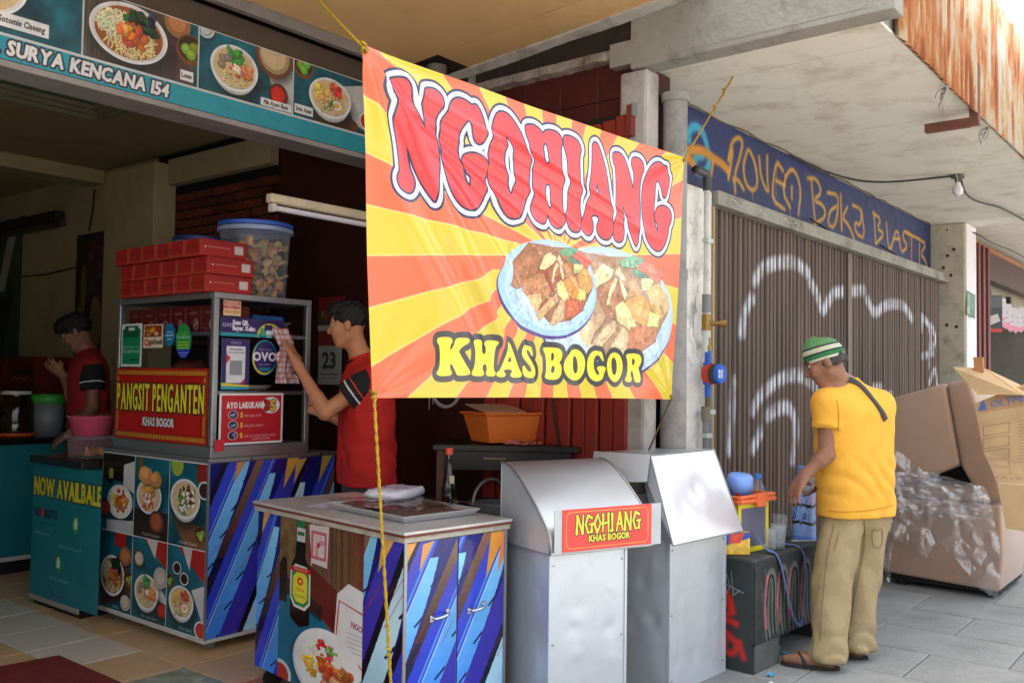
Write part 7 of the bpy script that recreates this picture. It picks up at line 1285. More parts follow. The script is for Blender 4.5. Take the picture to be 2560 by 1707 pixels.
b.build('body', print_mat('flask', flask_print(), .35), t, smooth='all'); MB().cyl((0, 0, .355), (0, 0, .4), .034, n=24).build('stopper', M('flask_blue', (112, 150, 240), .4), t, smooth=True); MB().lathe([(.066, -.0), (.066, .02), (.062, .02), (.062, 0)], 32).build('base_ring', _mats['flask_blue'], t, smooth=True)
dt = MB().slab((-.06, 0, 0), (.12, .0, 0), (0, 0, .11), .04).build('snack_packet', print_mat('detergent', poster_print('detergent'), .3)); dt.location = (4.36, 2.05, ZB + .002); dt.rotation_euler = (0, 0, -.9); tag(dt, 'blue and yellow packet on the bench end behind the basket', 'packet')
m_strap = M('strap_blue', (92, 108, 160), .8, var=.1)
def ribbon(P, w, name, mat, label, wd=None):
    P = [Vector(p) for p in chaikin(P, 3)]; b = MB(); 
    for i, p in enumerate(P):
        d = (P[min(i + 1, len(P) - 1)] - P[max(i - 1, 0)]).normalized(); s_ = Vector(wd).normalized() if wd else d.cross(Vector((0, 0, 1))).normalized(); s_ = (s_ - d * s_.dot(d)).normalized() * w; n_ = d.cross(s_).normalized() * .0015
        b.v += [p - s_ - n_, p + s_ - n_, p + s_ + n_, p - s_ + n_]
    for i in range(len(P) - 1):
        a = i * 4
        for k in range(4): b.f.append((a + k, a + (k + 1) % 4, a + 4 + (k + 1) % 4, a + 4 + k))
    b.f += [(3, 2, 1, 0), (len(b.v) - 4, len(b.v) - 3, len(b.v) - 2, len(b.v) - 1)]
    return tag(b.build(name, mat, smooth='all'), label, 'strap')
ribbon([(4.47, 2.0, ZB + .09), (4.49, 1.96, ZB + .02), (4.53, 1.915, ZB + .005), (4.56, 1.895, ZB - .1), (4.60, 1.88, .3), (4.66, 1.868, .18), (4.74, 1.868, .17), (4.80, 1.878, .3), (4.83, 1.885, ZB - .1), (4.82, 1.9, ZB + .006), (4.76, 2.0, ZB + .012), (4.66, 2.06, ZB + .05)], .019, 'carry_strap', m_strap, 'blue webbing strap of the basket looping down the bench front', (1, .3, 0))
# ---------------------------------------------------------------- wrapped sofa and cardboard
sf_ = thing('brown_sofa', 'brown suede sofa half wrapped in plastic, standing by the gate', 'sofa', (6.85, 2.07, 0)); m_sofa = M('suede_brown', (174, 142, 120), .85, var=.08, vscale=5, bump=.25, bscale=160, sheen=.4)
def slab_x(pts, d, name, mat, bev=.03): return MB().prism([(0, y, z) for y, z in pts], (d, 0, 0)).build(name, mat, sf_, bevel=bev, seg=3, recalc=True, smooth=True)
slab_x([(.02, .08), (-.71, .05), (-.73, .30), (-.72, .62), (.02, .60)], .8, 'base', m_sofa, .022)
slab_x([(.02, .66), (.0, 1.31), (-.38, 1.43), (-.47, .87), (-.3, .79)], .22, 'back_panel', m_sofa, .03)
slab_x([(-.385, 1.43), (-.53, 1.46), (-.60, 1.2), (-.74, .66), (-.60, .64), (-.48, .86)], .75, 'arm', m_sofa, .028)
MB().box(.10, -.62, .585, .74, .0, .72).build('seat_cushion', m_sofa, sf_, bevel=.04, seg=3, smooth=True); MB().box(.3, -.6, .72, .7, .0, .95).build('gap_shade_block', m_black, sf_)  # last block is black to stand in for the shade inside the gap
for y in (-.05, -.62): MB().box(.06, y - .05, 0, .12, y, .08).build('foot', m_black, sf_)
MB().box(.05, -.7, .03, .78, .0, .075).build('underside', m_black, sf_)
def film_sheet(outline, x0, amp, seed, label, n=84):
    O = np.array(outline); mn, mx = O.min(0), O.max(0); b = MB(); idx = {}; N1 = fnoise(n + 1, n + 1, 4, 3); E_ = edges_of([O]); cvx = Cv(1, 1, 2)
    Yg, Zg = np.meshgrid(np.linspace(mn[0], mx[0], n + 1), np.linspace(mn[1], mx[1], n + 1)); S = cvx.sdf(E_, Yg, Zg)
    for j in range(n + 1):
        for i in range(n + 1):
            fold = abs(N1[j, i] - .5) * 2; w1 = abs(math.sin(Yg[j, i] * 5 + Zg[j, i] * 7 + 6 * N1[j, i])) ** .7; w2 = abs(math.sin(Yg[j, i] * 12 - Zg[j, i] * 8 + 7 * N1[i, j] + seed)) ** .7; b.v.append((x0 - amp * (.6 * fold + .45 * w1 + .28 * w2), Yg[j, i] + .012 * (N1[i, j] - .5), Zg[j, i] + .012 * (N1[j, i] - .5)))
    for j in range(n):
        for i in range(n):
            if S[j, i] < 0 or S[j + 1, i + 1] < 0 : a = j * (n + 1) + i; b.f.append((a, a + n + 1, a + n + 2, a + 1))
    return tag(b.build('plastic_wrap', film_mat('wrap', .08, .12, 18, .07, 1.55, .12), smooth='all'), label, 'plastic wrap')
film_sheet([(2.1, 1.1), (2.02, .98), (1.9, .88), (1.73, .78), (1.62, .68), (1.55, .74), (1.42, .74), (1.38, .5), (1.33, .3), (1.36, .02), (1.5, .1), (1.62, .28), (1.74, .36), (1.8, .24), (1.9, .3), (2.02, .34), (2.05, .0), (2.09, .3)], 6.835, .10, 1, 'torn clear plastic wrap hanging on the front of the brown sofa')
film_sheet([(2.1, .8), (1.75, .82), (1.42, .74), (1.36, .56), (1.6, .5), (1.9, .55), (2.1, .5)], 6.80, .09, 2, 'bunched clear plastic wrap across the sofa between arm and seat')
m_cb = print_mat('carton', carton_print(), .8); cbx = thing('flattened_carton', 'flattened printed cardboard carton leaning on the sofa arm', 'carton', (6.5, 1.42, 0))
b = MB().slab((-.02, .02, 1.28), (-.04, -.52, .06), (-.1, -.0, -.0), .006); 
m_cb2 = M('carton_plain', (198, 166, 122), .8, var=.08, vscale=8)
b = MB(); P = [(0, 0.01, 1.30), (.0, -.30, 1.44), (.0, -.62, 1.40), (-.1, -.62, .80), (-.1, -.14, .82), (-.04, -.05, 1.0)]; b._add(P + [(x_ + .006, y_, z_) for x_, y_, z_ in P], [(0, 5, 4, 3, 2, 1), (6, 7, 8, 9, 10, 11)] + [(i, (i + 1) % 6, 6 + (i + 1) % 6, 6 + i) for i in range(6)], [((.02, .9), (.1, .45), (.2, .0), (1, 0), (1, 1), (.5, 1)), ((.1, .1),) * 6] + [((.1, .1),) * 4] * 6); b.build('main_sheet', m_cb, cbx)
MB().prism([(-.1, -.14, .815), (-.1, -.62, .795), (-.11, -.62, .5), (-.11, -.19, .54)][::-1], (.006, 0, 0)).build('lower_flap', m_cb2, cbx); MB().prism([(.02, .14, 1.53), (.1, -.04, 1.52), (.06, -.32, 1.38), (-.06, -.28, 1.36), (-.04, -.02, 1.36)][::-1], (.0, 0, .006)).build('top_flap', m_cb2, cbx)
MB().prism([(.05, .02, 1.49), (.05, -.035, 1.5), (.05, -.03, 1.60), (.05, .025, 1.60)], (.03, 0, 0)).build('torn_tab', M('tab_brown', (176, 122, 76), .8), cbx); MB().prism([(.1, -.32, 1.43), (.1, -.48, 1.45), (.08, -.5, 1.48), (.08, -.36, 1.49)], (.04, 0, 0)).build('torn_tab', m_cb2, cbx)
for k, (x, y) in enumerate(((4.33, 1.86), (4.20, 1.80), (4.72, 1.96), (4.78, 2.02))): o = crumple(5, 5, .05, .03, .015, 20 + k).build('litter_scrap', m_white if k % 2 else M('litter_blue', (90, 160, 200), .6)); o.location = (x, y, .004); o.rotation_euler = (0, 0, k * 1.1); tag(o, ('small blue paper scrap at the foot of the bench end', 'small white paper scrap on the pavement before the metal box', 'crumpled blue scrap in the gap under the bench', 'crumpled white scrap in the gap under the bench')[k], 'litter')
# ================================================================== people (bodies grown as one surface)
class Field:
    def __init__(s, lo, hi, h):
        s.h = h; s.lo = np.array(lo, float); n = np.ceil((np.array(hi) - s.lo) / h).astype(int) + 1; s.n = n
        s.ax = [s.lo[i] + h * np.arange(n[i]) for i in range(3)]; s.F = np.full(n, .08, np.float32)
    def _sub(s, lo, hi, pad):
        sl = []
        for i in range(3):
            a = max(0, int((lo[i] - pad - s.lo[i]) / s.h)); b = min(s.n[i], int((hi[i] + pad - s.lo[i]) / s.h) + 2)
            if b <= a: return None
            sl.append(slice(a, b))
        return tuple(sl), s.ax[0][sl[0]][:, None, None], s.ax[1][sl[1]][None, :, None], s.ax[2][sl[2]][None, None, :]
    def _put(s, sl, d, k, sub=False):
        F = s.F[sl]
        if sub: d = -d; h = np.clip(.5 - .5 * (F - d) / k, 0, 1) if k else None; s.F[sl] = np.maximum(F, d) if not k else F * (1 - h) + d * h + k * h * (1 - h)
        else:
            if k: h = np.clip(.5 + .5 * (d - F) / k, 0, 1); s.F[sl] = d * (1 - h) + F * h - k * h * (1 - h)
            else: s.F[sl] = np.minimum(F, d)
    def cone(s, a, b, ra, rb, k=.02, sub=False):
        a, b = np.array(a, float), np.array(b, float); m = max(ra, rb); w = s._sub(np.minimum(a, b) - m, np.maximum(a, b) + m, .07)
        if w is None: return
        sl, X, Y, Z = w; d = b - a; l2 = d @ d + 1e-12; t = np.clip(((X - a[0]) * d[0] + (Y - a[1]) * d[1] + (Z - a[2]) * d[2]) / l2, 0, 1)
        s._put(sl, np.sqrt((X - a[0] - t * d[0]) ** 2 + (Y - a[1] - t * d[1]) ** 2 + (Z - a[2] - t * d[2]) ** 2) - (ra + (rb - ra) * t), k, sub)
    def ell(s, c, A, r, k=.02, sub=False):
        """A: rows are the local axes"""
        c = np.array(c, float); m = max(r); w = s._sub(c - m, c + m, .07)
        if w is None: return
        sl, X, Y, Z = w; q = 0; q2 = 0
        for i in range(3): v = ((X - c[0]) * A[i][0] + (Y - c[1]) * A[i][1] + (Z - c[2]) * A[i][2]); q = q + (v / r[i]) ** 2; q2 = q2 + (v / r[i] ** 2) ** 2
        q = np.sqrt(q); s._put(sl, q * (q - 1) / np.sqrt(q2 + 1e-9), k, sub)
    def halfspace(s, p, n):
        """keep the side where (x-p).n < 0"""
        n = np.array(n, float); n /= np.linalg.norm(n); X, Y, Z = s.ax[0][:, None, None], s.ax[1][None, :, None], s.ax[2][None, None, :]
        s.F = np.maximum(s.F, ((X - p[0]) * n[0] + (Y - p[1]) * n[1] + (Z - p[2]) * n[2]).astype(np.float32))
    def grid(s): return s.ax[0][:, None, None], s.ax[1][None, :, None], s.ax[2][None, None, :]
    def mesh(s):
        F = s.F; S = F < 0; n = s.n - 1; cnt = np.zeros(n, np.float32); acc = np.zeros((3, *n), np.float32)
        for ax in range(3):
            o = [i for i in range(3) if i != ax]
            for da in (0, 1):
                for db in (0, 1):
                    i0 = [None] * 3; i1 = [None] * 3; i0[ax] = slice(0, n[ax]); i1[ax] = slice(1, n[ax] + 1)
                    for q, dd in zip(o, (da, db)): i0[q] = i1[q] = slice(dd, n[q] + dd)
                    f0, f1 = F[tuple(i0)], F[tuple(i1)]; x = (f0 < 0) != (f1 < 0); t = np.where(x, f0 / np.where(x, f0 - f1, 1), 0)
                    cnt += x; acc[ax] += np.where(x, t, 0); acc[o[0]] += x * da; acc[o[1]] += x * db
        act = cnt > 0; idx = np.full(n, -1, np.int64); ijk = np.argwhere(act); idx[act] = np.arange(len(ijk))
        V = s.lo + s.h * (ijk + (acc[:, act] / cnt[act]).T); faces = []
        for ax in range(3):
            b_, c_ = (ax + 1) % 3, (ax + 2) % 3; i0 = [slice(None)] * 3; i1 = [slice(None)] * 3; i0[ax] = slice(0, n[ax]); i1[ax] = slice(1, n[ax] + 1)
            x = S[tuple(i0)] != S[tuple(i1)]; e = np.argwhere(x); e = e[(e[:, b_] > 0) & (e[:, c_] > 0) & (e[:, b_] < n[b_]) & (e[:, c_] < n[c_])]
            if not len(e): continue
            fl = S[tuple(i0)][tuple(e.T)]; q = []
            for db, dc in ((-1, -1), (0, -1), (0, 0), (-1, 0)): g = e.copy(); g[:, b_] += db; g[:, c_] += dc; q.append(idx[tuple(g.T)])
            q = np.stack(q, 1); q[~fl] = q[~fl][:, ::-1]; faces.append(q)
        return V, np.concatenate(faces)
    def build(s, name, mat, parent=None, relax=1):
        V, Fc = s.mesh(); Fc = Fc[(Fc >= 0).all(1)]
        for _ in range(relax):
            A = np.zeros_like(V); c = np.zeros(len(V))
            for i in range(4): a, b = Fc[:, i], Fc[:, (i + 1) % 4]; np.add.at(A, a, V[b]); np.add.at(c, a, 1)
            V = V * .5 + .5 * A / np.maximum(c, 1)[:, None]
        me = bpy.data.meshes.new(name); me.from_pydata(V.tolist(), [], Fc.tolist()); me.materials.append(mat); me.polygons.foreach_set('use_smooth', [True] * len(me.polygons))
        o = bpy.data.objects.new(name, me); COL.objects.link(o)
        if parent: o.parent = parent
        return o
def unit(v): v = np.array(v, float); return v / np.linalg.norm(v)
def frame(f, up=(0, 0, 1), pitch=0.0, roll=0.0):
    """rows right, forward, up for a head that looks along f (pitch down positive)"""
    f = unit(f); r = unit(np.cross(f, up)); u = np.cross(r, f); f2 = unit(f * math.cos(pitch) - u * math.sin(pitch)); u2 = np.cross(r, f2)
    r2 = r * math.cos(roll) + u2 * math.sin(roll); return np.array([r2, f2, np.cross(r2, f2)])
def head_sdf(Fd, c, A, s=1.0):
    g = lambda x, y, z: np.array(c) + s * (A[0] * x + A[1] * y + A[2] * z)
    Fd.ell(g(0, -.012, .032), A, (.074 * s, .094 * s, .086 * s), .02); Fd.ell(g(0, .018, -.035), A, (.060 * s, .073 * s, .083 * s), .03)
    Fd.cone(g(-.025, .05, -.092), g(.025, .05, -.092), .026 * s, .026 * s, .02)
    for q in (-1, 1):
        Fd.cone(g(q * .05, -.005, -.06), g(q * .02, .05, -.095), .022 * s, .018 * s, .02); Fd.cone(g(q * .047, .062, -.018), g(q * .038, .07, -.03), .02 * s, .02 * s, .02)
        Fd.ell(g(q * .031, .098, .008), A, (.017 * s, .016 * s, .011 * s), .012, True); Fd.cone(g(q * .05, .068, .030), g(q * .012, .087, .029), .008 * s, .008 * s, .01)
        Fd.ell(g(q * .078, -.012, -.008), A, (.010 * s, .020 * s, .032 * s), .006); Fd.cone(g(q * .012, .094, -.034), g(q * .015, .09, -.036), .0085 * s, .008 * s, .006)
    Fd.cone(g(0, .082, .02), g(0, .108, -.028), .008 * s, .0125 * s, .012); Fd.cone(g(-.02, .080, -.060), g(.02, .080, -.060), .0085 * s, .0085 * s, .006); Fd.cone(g(-.018, .078, -.073), g(.018, .078, -.073), .009 * s, .009 * s, .006)
    return g
def hand_sdf(Fd, w, d, s, curl, spread=.14, L=1.0, thumb=(.5, .6)):
    """w wrist point, d hand direction, s direction towards the thumb side; curl per joint towards the palm"""
    d = unit(d); s = unit(s - d * (np.array(s) @ d)); p = np.cross(s, d); p = -p      # palm normal
    Fd.cone(w - d * .01, w + d * .03, .026, .024, .02); ends = []
    for k, (o, ln) in enumerate(((.030, .072), (.010, .080), (-.011, .075), (-.030, .060))):
        b = w + d * .088 * L + s * o * 1.05; Fd.cone(w + d * .022 + s * o * .6, b, .0155, .0115, .014); dd = unit(d + s * (o * spread / .03)); a = b; r = .0105
        for j, part in enumerate((.45, .32, .23)):
            cc_ = curl[k] if isinstance(curl, (list, tuple)) else curl; ang = cc_ * (j * .8 + .7); v = dd * math.cos(ang) + p * math.sin(ang); e = a + v * ln * part * L * 1.05; Fd.cone(a, e, r, r - .0012, .004); a = e; r -= .0012
        ends.append(a)
    a = w + d * .028 + s * .026; v = unit(d * .72 + s * .70 + p * thumb[0] * .3); e = a + v * .042; Fd.cone(a - s * .008, e, .0145, .0118, .012); v2 = unit(d * .9 + s * (.42 - thumb[1] * .3) + p * thumb[0] * .6); e2 = e + v2 * .034; Fd.cone(e, e2, .0112, .0088, .004)
    return ends
def person(label, j, skin, shirt_m, trouser_m, sleeve_t, hem_z, headF, pitch, roll, hands, vox=.0078, chestw=1.0, loose=.012, fold=1.0, sleeves_m=None, leg_r=(.118, .095), shoe=None, low=-.0):
    J = {k: np.array(v, float) for k, v in j.items()}; allp = np.array(list(J.values())); lo, hi = allp.min(0) - .2, allp.max(0) + .2; lo[2] = -.005; hi[2] = J['head'][2] + .17
    Fd = Field(lo, hi, vox); A = frame(headF, pitch=pitch, roll=roll); g = head_sdf(Fd, J['head'], A)
    Fd.cone(J['neck'] + np.array((0, 0, -.03)), J['head'] - A[2] * .05 - A[1] * .02, .060, .052, .03); sh = (J['shL'] + J['shR']) / 2; hp = (J['hipL'] + J['hipR']) / 2
    Fd.cone(J['shL'], J['neck'], .05, .055, .04); Fd.cone(J['shR'], J['neck'], .05, .055, .04); Fd.cone(J['shL'] * .7 + sh * .3, J['hipL'], .085, .1, .04); Fd.cone(J['shR'] * .7 + sh * .3, J['hipR'], .085, .1, .04); Fd.cone(sh, hp, .09, .1, .05)
    for S in 'LR':
        Fd.cone(J['sh' + S], J['el' + S], .048, .040, .02); Fd.cone(J['el' + S], J['wr' + S], .041, .026, .012); m = J['el' + S] * .7 + J['wr' + S] * .3; Fd.cone(J['el' + S], m, .042, .039, .015)
        Fd.cone(J['hip' + S], J['kn' + S], .085, .055, .03); Fd.cone(J['kn' + S], J['an' + S], .055, .036, .02); hl = J['an' + S].copy(); hl[2] = .045; t = J['toe' + S].copy(); t[2] = .032; Fd.cone(hl, hl * .4 + t * .6, .037, .034, .02); Fd.cone(hl * .35 + t * .65, t, .034, .022, .02); Fd.cone(J['an' + S], hl, .036, .036, .02)
        if hands.get(S): hd = hands[S]; hand_sdf(Fd, J['wr' + S], np.array(hd['d'], float), np.array(hd['s'], float), hd['curl'], thumb=hd.get('thumb', (.5, .6)), spread=hd.get('spread', .14))
    body = Fd.build('person', skin); tag(body, label, 'person')
    # shirt
    F2 = Field(lo, hi, vox); L_ = loose; side = unit(J['shL'] - J['shR']); fw = unit(np.cross(np.array((0, 0, 1.)), side)) * -1
    F2.cone(J['shL'], J['neck'] + np.array((0, 0, -.03)), .066 + L_, .07, .05); F2.cone(J['shR'], J['neck'] + np.array((0, 0, -.03)), .066 + L_, .07, .05)
    for q, S in ((1, 'L'), (-1, 'R')):
        a = J['sh' + S] * .62 + sh * .38 + np.array((0, 0, -.05)); b = J['hip' + S] * 1.0 + np.array((0, 0, hem_z - J['hip' + S][2] - .06)); F2.cone(a, b, .108 * chestw + L_, .122 * chestw + L_, .05)
    F2.cone(sh + np.array((0, 0, -.06)), np.array((hp[0], hp[1], hem_z - .06)), .118 * chestw + L_, .125 * chestw + L_, .06)
    X, Y, Z = F2.grid(); zz = (Z - hem_z) / (sh[2] - hem_z); uu = X * side[0] + Y * side[1]
    sv = lambda t: .6 - np.abs(np.sin(t)); wr = .011 * sv(Z * 30 + 2.6 * np.sin(uu * 9 + 1) + 8 * (X - Y)) * np.exp(-((zz - .33) / .17) ** 2) + .005 * sv(uu * 24 + Z * 6 + 2 * np.sin(Z * 9)) * np.clip(1 - zz, 0, 1) + .006 * sv(Z * 15 + uu * 20 + np.sin(uu * 25)) * np.exp(-((zz - .8) / .2) ** 2) + .003 * np.sin(Z * 30 + uu * 38) ; F2.F = F2.F + (fold * wr).astype(np.float32)
    F2.halfspace((hp[0], hp[1], hem_z), (.0, .0, -1)) ; 
    for S in 'LR':
        d = unit(J['el' + S] - J['sh' + S]); e = J['sh' + S] + (J['el' + S] - J['sh' + S]) * sleeve_t; Fs = Field(lo, hi, vox); Fs.cone(J['sh' + S], e + d * .03, .062 + L_ * .7, .060 + L_, .0)
        Fs.F = Fs.F + (.0035 * np.sin(Z * 40 + uu * 30 + 20 * X)).astype(np.float32); Fs.halfspace(e, d); h_ = np.clip(.5 + .5 * (Fs.F - F2.F) / .025, 0, 1); F2.F = Fs.F * (1 - h_) + F2.F * h_ - .025 * h_ * (1 - h_)
    F2.cone(sh + np.array((0, 0, .0)), J['neck'] + np.array((0, 0, -.0)), .085, .074, .04); F2.cone(J['neck'] + np.array((0, 0, .055)) + A[1] * .01, J['neck'] + np.array((0, 0, .16)) + A[1] * .03, .066, .085, .004, True)
    ob = F2.build('shirt', shirt_m, body)
    # trousers
    F3 = Field(lo, hi, vox * 1.2); bt = leg_r
    F3.cone(J['hipL'], J['hipR'], bt[0] - .014, bt[0] - .014, .04)
    for S in 'LR':
        an = J['an' + S].copy(); an[2] = .075; F3.cone(J['hip' + S], J['kn' + S], bt[0], (bt[0] + bt[1]) / 2 + .004, .03); F3.cone(J['kn' + S], an, (bt[0] + bt[1]) / 2 + .004, bt[1], .03)
    F3.cone(hp, np.array((hp[0], hp[1], hem_z + .08)), .1, .1, .04); X, Y, Z = F3.grid()
    F3.F = F3.F + (.015 * sv(Z * 26 + 2.2 * np.sin(X * 23 + Y * 17) + 7 * (X + Y)) * np.exp(-((Z - .1) / .1) ** 2) + .006 * sv(Z * 13 + 12 * X - 9 * Y + 1.2 * np.sin(Z * 9)) * np.exp(-((Z - .36) / .1) ** 2) + .0055 * sv(X * 24 + Y * 20 + Z * 2 + .6 * np.sin(Z * 6)) * np.clip(Z * 2.2, 0, 1) + .004 * np.sin(Z * 13 + X * 34 - Y * 21) - .012 * np.exp(-((Z - .06) / .05) ** 2)).astype(np.float32); F3.halfspace((0, 0, .045), (0, 0, -1)); F3.build('trousers', trouser_m, body)
    m_eye = M('eye_white', (206, 198, 190), .2); m_pup = M('eye_dark', (24, 16, 12), .15)
    for q in (-1, 1):
        c = g(q * .031, .071, .008); b = MB(); b.lathe([(.0125 * math.sin(t), .0125 * math.cos(t)) for t in np.linspace(0, math.pi, 9)], 14, tuple(c)); ey_ = b.build('eye', m_eye, body, smooth='all'); c = g(q * .031, .0775, .006); b = MB(); b.lathe([(.0072 * math.sin(t), .0072 * math.cos(t)) for t in np.linspace(0, math.pi, 7)], 10, tuple(c)); b.build('iris', m_pup, ey_, smooth='all')
        MB().tube([g(q * x_, y_, z_) for x_, y_, z_ in ((.014, .0925, .029), (.03, .0905, .034), (.048, .078, .030))], [.0035, .0042, .002], 6).build('eyebrow', M('brow_dark', (26, 18, 16), .8), body, smooth='all')
    return body, A, g, lo, hi, J
def hair_shell(body, A, g, lo, hi, J, mat, spec, vox=.0065):
    """spec: list of (local centre, radii) ellipsoids added, then list of cuts"""
    c = J['head']; Fh = Field(c - .19, c + .19, vox)
    for p, r in spec['add']: Fh.ell(g(*p), A, r, .012)
    for p, r in spec['cut']: Fh.ell(g(*p), A, r, .006, True)
    X, Y, Z = Fh.grid(); u = (X - c[0]) * A[0][0] + (Y - c[1]) * A[0][1] + (Z - c[2]) * A[0][2]; v = (X - c[0]) * A[1][0] + (Y - c[1]) * A[1][1] + (Z - c[2]) * A[1][2]; w = (X - c[0]) * A[2][0] + (Y - c[1]) * A[2][1] + (Z - c[2]) * A[2][2]
    Fh.F = Fh.F + (.0028 * np.sin(u * 190 + 40 * v) + .0028 * np.sin(v * 150 + w * 120 + 30 * u) + .002 * np.sin(w * 260 + v * 90)).astype(np.float32); return Fh.build('hair', mat, body, relax=1)
m_skinA = M('skin_tan', (186, 126, 92), .5, var=.08, vscale=14, spec=.4); m_skinB = M('skin_brown', (142, 98, 74), .5, var=.16, vscale=22, spec=.45, bump=.15, bscale=90, dirt=(112, 72, 54), dscale=9, damt=.5)
m_hair = M('hair_black', (20, 17, 16), .5, var=.4, vscale=90, bump=.5, bscale=160); m_hairg = M('hair_grey', (58, 54, 54), .6, var=.5, vscale=120, bump=.5, bscale=180)
m_red = M('shirt_red', (186, 34, 30), .85, var=.07, vscale=8, bump=.4, bscale=15); m_yel = M('shirt_yellow', (232, 170, 58), .85, var=.06, vscale=10, bump=.4, bscale=15, dirt=(220, 152, 44), dscale=5, damt=.4); m_khk = M('khaki', (160, 140, 104), .88, var=.08, vscale=8, bump=.5, bscale=13, dirt=(136, 116, 82), dscale=6, damt=.5); m_grt = M('trouser_grey', (70, 72, 78), .85)
# --- yellow shirted man at the bench
jm = dict(head=(4.700, 1.735, 1.522), neck=(4.824, 1.676, 1.404), shL=(4.665, 1.712, 1.318), shR=(5.035, 1.566, 1.306), elL=(4.638, 1.704, 1.061), wrL=(4.557, 1.785, .955), elR=(5.16, 1.66, 1.03), wrR=(4.93, 1.84, .90), hipL=(4.835, 1.685, .75), hipR=(5.00, 1.61, .75), knL=(4.73, 1.71, .40), anL=(4.615, 1.685, .09), knR=(4.97, 1.65, .40), anR=(4.90, 1.64, .09), toeL=(4.545, 1.875, .03), toeR=(4.86, 1.84, .03))
mn, A_, g_, lo_, hi_, J_ = person('man in a yellow shirt and striped green cap, pouring at the bench', jm, m_skinB, m_yel, m_khk, .50, .735, (-.35, .94, 0), .42, -.05, {'L': dict(d=(-.45, .35, -.82), s=(.45, .85, .1), curl=.42, thumb=(.6, .8)), 'R': dict(d=(-.9, .25, -.3), s=(-.1, .2, 1), curl=.5, thumb=(.7, .6))}, chestw=.97, leg_r=(.108, .082))
hair_shell(mn, A_, g_, lo_, hi_, J_, m_hairg, dict(add=[((0, -.03, .0), (.08, .086, .075))], cut=[((0, .1, -.04), (.1, .095, .13)), ((.0, -.03, -.075), (.12, .12, .05)), ((0, -.03, .13), (.15, .15, .085))]))
mats_cap = [M('cap_%d' % i, c, .9, var=.1, vscale=60, bump=.6, bscale=200) for i, c in enumerate(((206, 204, 180), (52, 122, 66), (28, 30, 52), (200, 200, 176), (98, 148, 94)))]
b = MB(); n = 40; rings = [(.0895, .012, 0), (.091, .022, 0), (.0915, .024, 1), (.0905, .044, 1), (.0905, .046, 2), (.089, .052, 2), (.0888, .054, 3), (.084, .076, 3), (.0835, .078, 2), (.0815, .084, 2), (.081, .086, 4), (.07, .108, 4), (.05, .126, 4), (.025, .136, 4), (.003, .138, 4)]
for r, z, k in rings:
    for i in range(n): a = 2 * math.pi * i / n; wob = 1 + .006 * math.sin(i * math.pi) ; b.v.append(tuple(g_(r * .93 * math.cos(a) * wob, -.012 + r * 1.13 * math.sin(a) * wob, z - .012 * math.sin(a) * -1)))
fm = []
for k in range(len(rings) - 1):
    for i in range(n): b.f.append((k * n + i, k * n + (i + 1) % n, (k + 1) * n + (i + 1) % n, (k + 1) * n + i)); fm.append(rings[k][2])
cap = b.build('knit_cap', mats_cap, mn, smooth='all'); cap.data.polygons.foreach_set('material_index', fm)
STRAP = [(4.625, 1.635, 1.414), (4.642, 1.613, 1.435), (4.664, 1.585, 1.433), (4.693, 1.551, 1.408), (4.736, 1.503, 1.333), (4.762, 1.474, 1.281), (4.777, 1.459, 1.238)]
from mathutils.bvhtree import BVHTree
def snap_strap(P, w, name, mat, parent, cloth, lift=.004):
    bv = BVHTree.FromPolygons([v.co for v in cloth.data.vertices], [list(p.vertices) for p in cloth.data.polygons]); b = MB(); Q = []
    for p in chaikin(P, 3):
        eye = Vector((0, 0, EYE)); co, n_, _, _ = bv.ray_cast(eye, (Vector(p) - eye).normalized())
        if co is None: co, n_, _, _ = bv.find_nearest(Vector(p))
        Q.append((co + n_ * lift, n_))
    for i, (p, n_) in enumerate(Q):
        d = (Q[min(i + 1, len(Q) - 1)][0] - Q[max(i - 1, 0)][0]).normalized(); s_ = d.cross(n_).normalized() * w; b.v += [p - s_, p + s_, p + s_ + n_ * .003, p - s_ + n_ * .003]
    for i in range(len(Q) - 1):
        for k in range(4): b.f.append((i * 4 + k, i * 4 + (k + 1) % 4, i * 4 + 4 + (k + 1) % 4, i * 4 + 4 + k))
    return b.build(name, mat, parent, smooth='all')
shirt_o = [c_ for c_ in mn.children if c_.name.startswith('shirt')][0]
snap_strap(STRAP, .016, 'bag_strap', M('strap_charcoal', (62, 60, 58), .8), mn, shirt_o)
for S in 'LR':
    an, to = Vector(jm['an' + S]), Vector(jm['toe' + S]); d = Vector((to.x - an.x, to.y - an.y, 0)).normalized(); s_ = Vector((-d.y, d.x, 0)); a = Vector((an.x, an.y, 0)) - d * .055; L_ = .285; P = []
    for t_ in np.linspace(0, 1, 24):
        an_ = t_ * 2 * math.pi; u = .5 - .5 * math.cos(an_); w_ = (.036 + .012 * u) * math.sin(an_); P.append(a + d * (L_ * u) + s_ * w_ + Vector((0, 0, .018)))
    b = MB().prism([tuple(p) for p in P[:-1]], (0, 0, -.015)); so_ = b.build('sandal', M('sandal_dark', (44, 40, 40), .7), mn, recalc=True)
    m_ = a + d * .16; MB().tube(chaikin([m_ + s_ * .046 + Vector((0, 0, .015)), m_ + s_ * .03 + d * .02 + Vector((0, 0, .058)), m_ + d * .04 + Vector((0, 0, .068)), m_ - s_ * .03 + d * .02 + Vector((0, 0, .058)), m_ - s_ * .046 + Vector((0, 0, .015))], 2), .009, 6).build('sandal_strap', _mats['sandal_dark'], so_, smooth='all')
t = thing('held_glass', 'clear glass held by the man over the thermos', 'glass', (4.79, 1.86, .885)); t.rotation_euler = (.3, -1.0, .2); MB().lathe([(0, -.06), (.032, -.06), (.04, .06), (.037, .06), (.03, -.05), (0, -.05)], 24).build('wall', clear_mat('glass_held', (236, 240, 246), .3, .06), t, smooth='all')
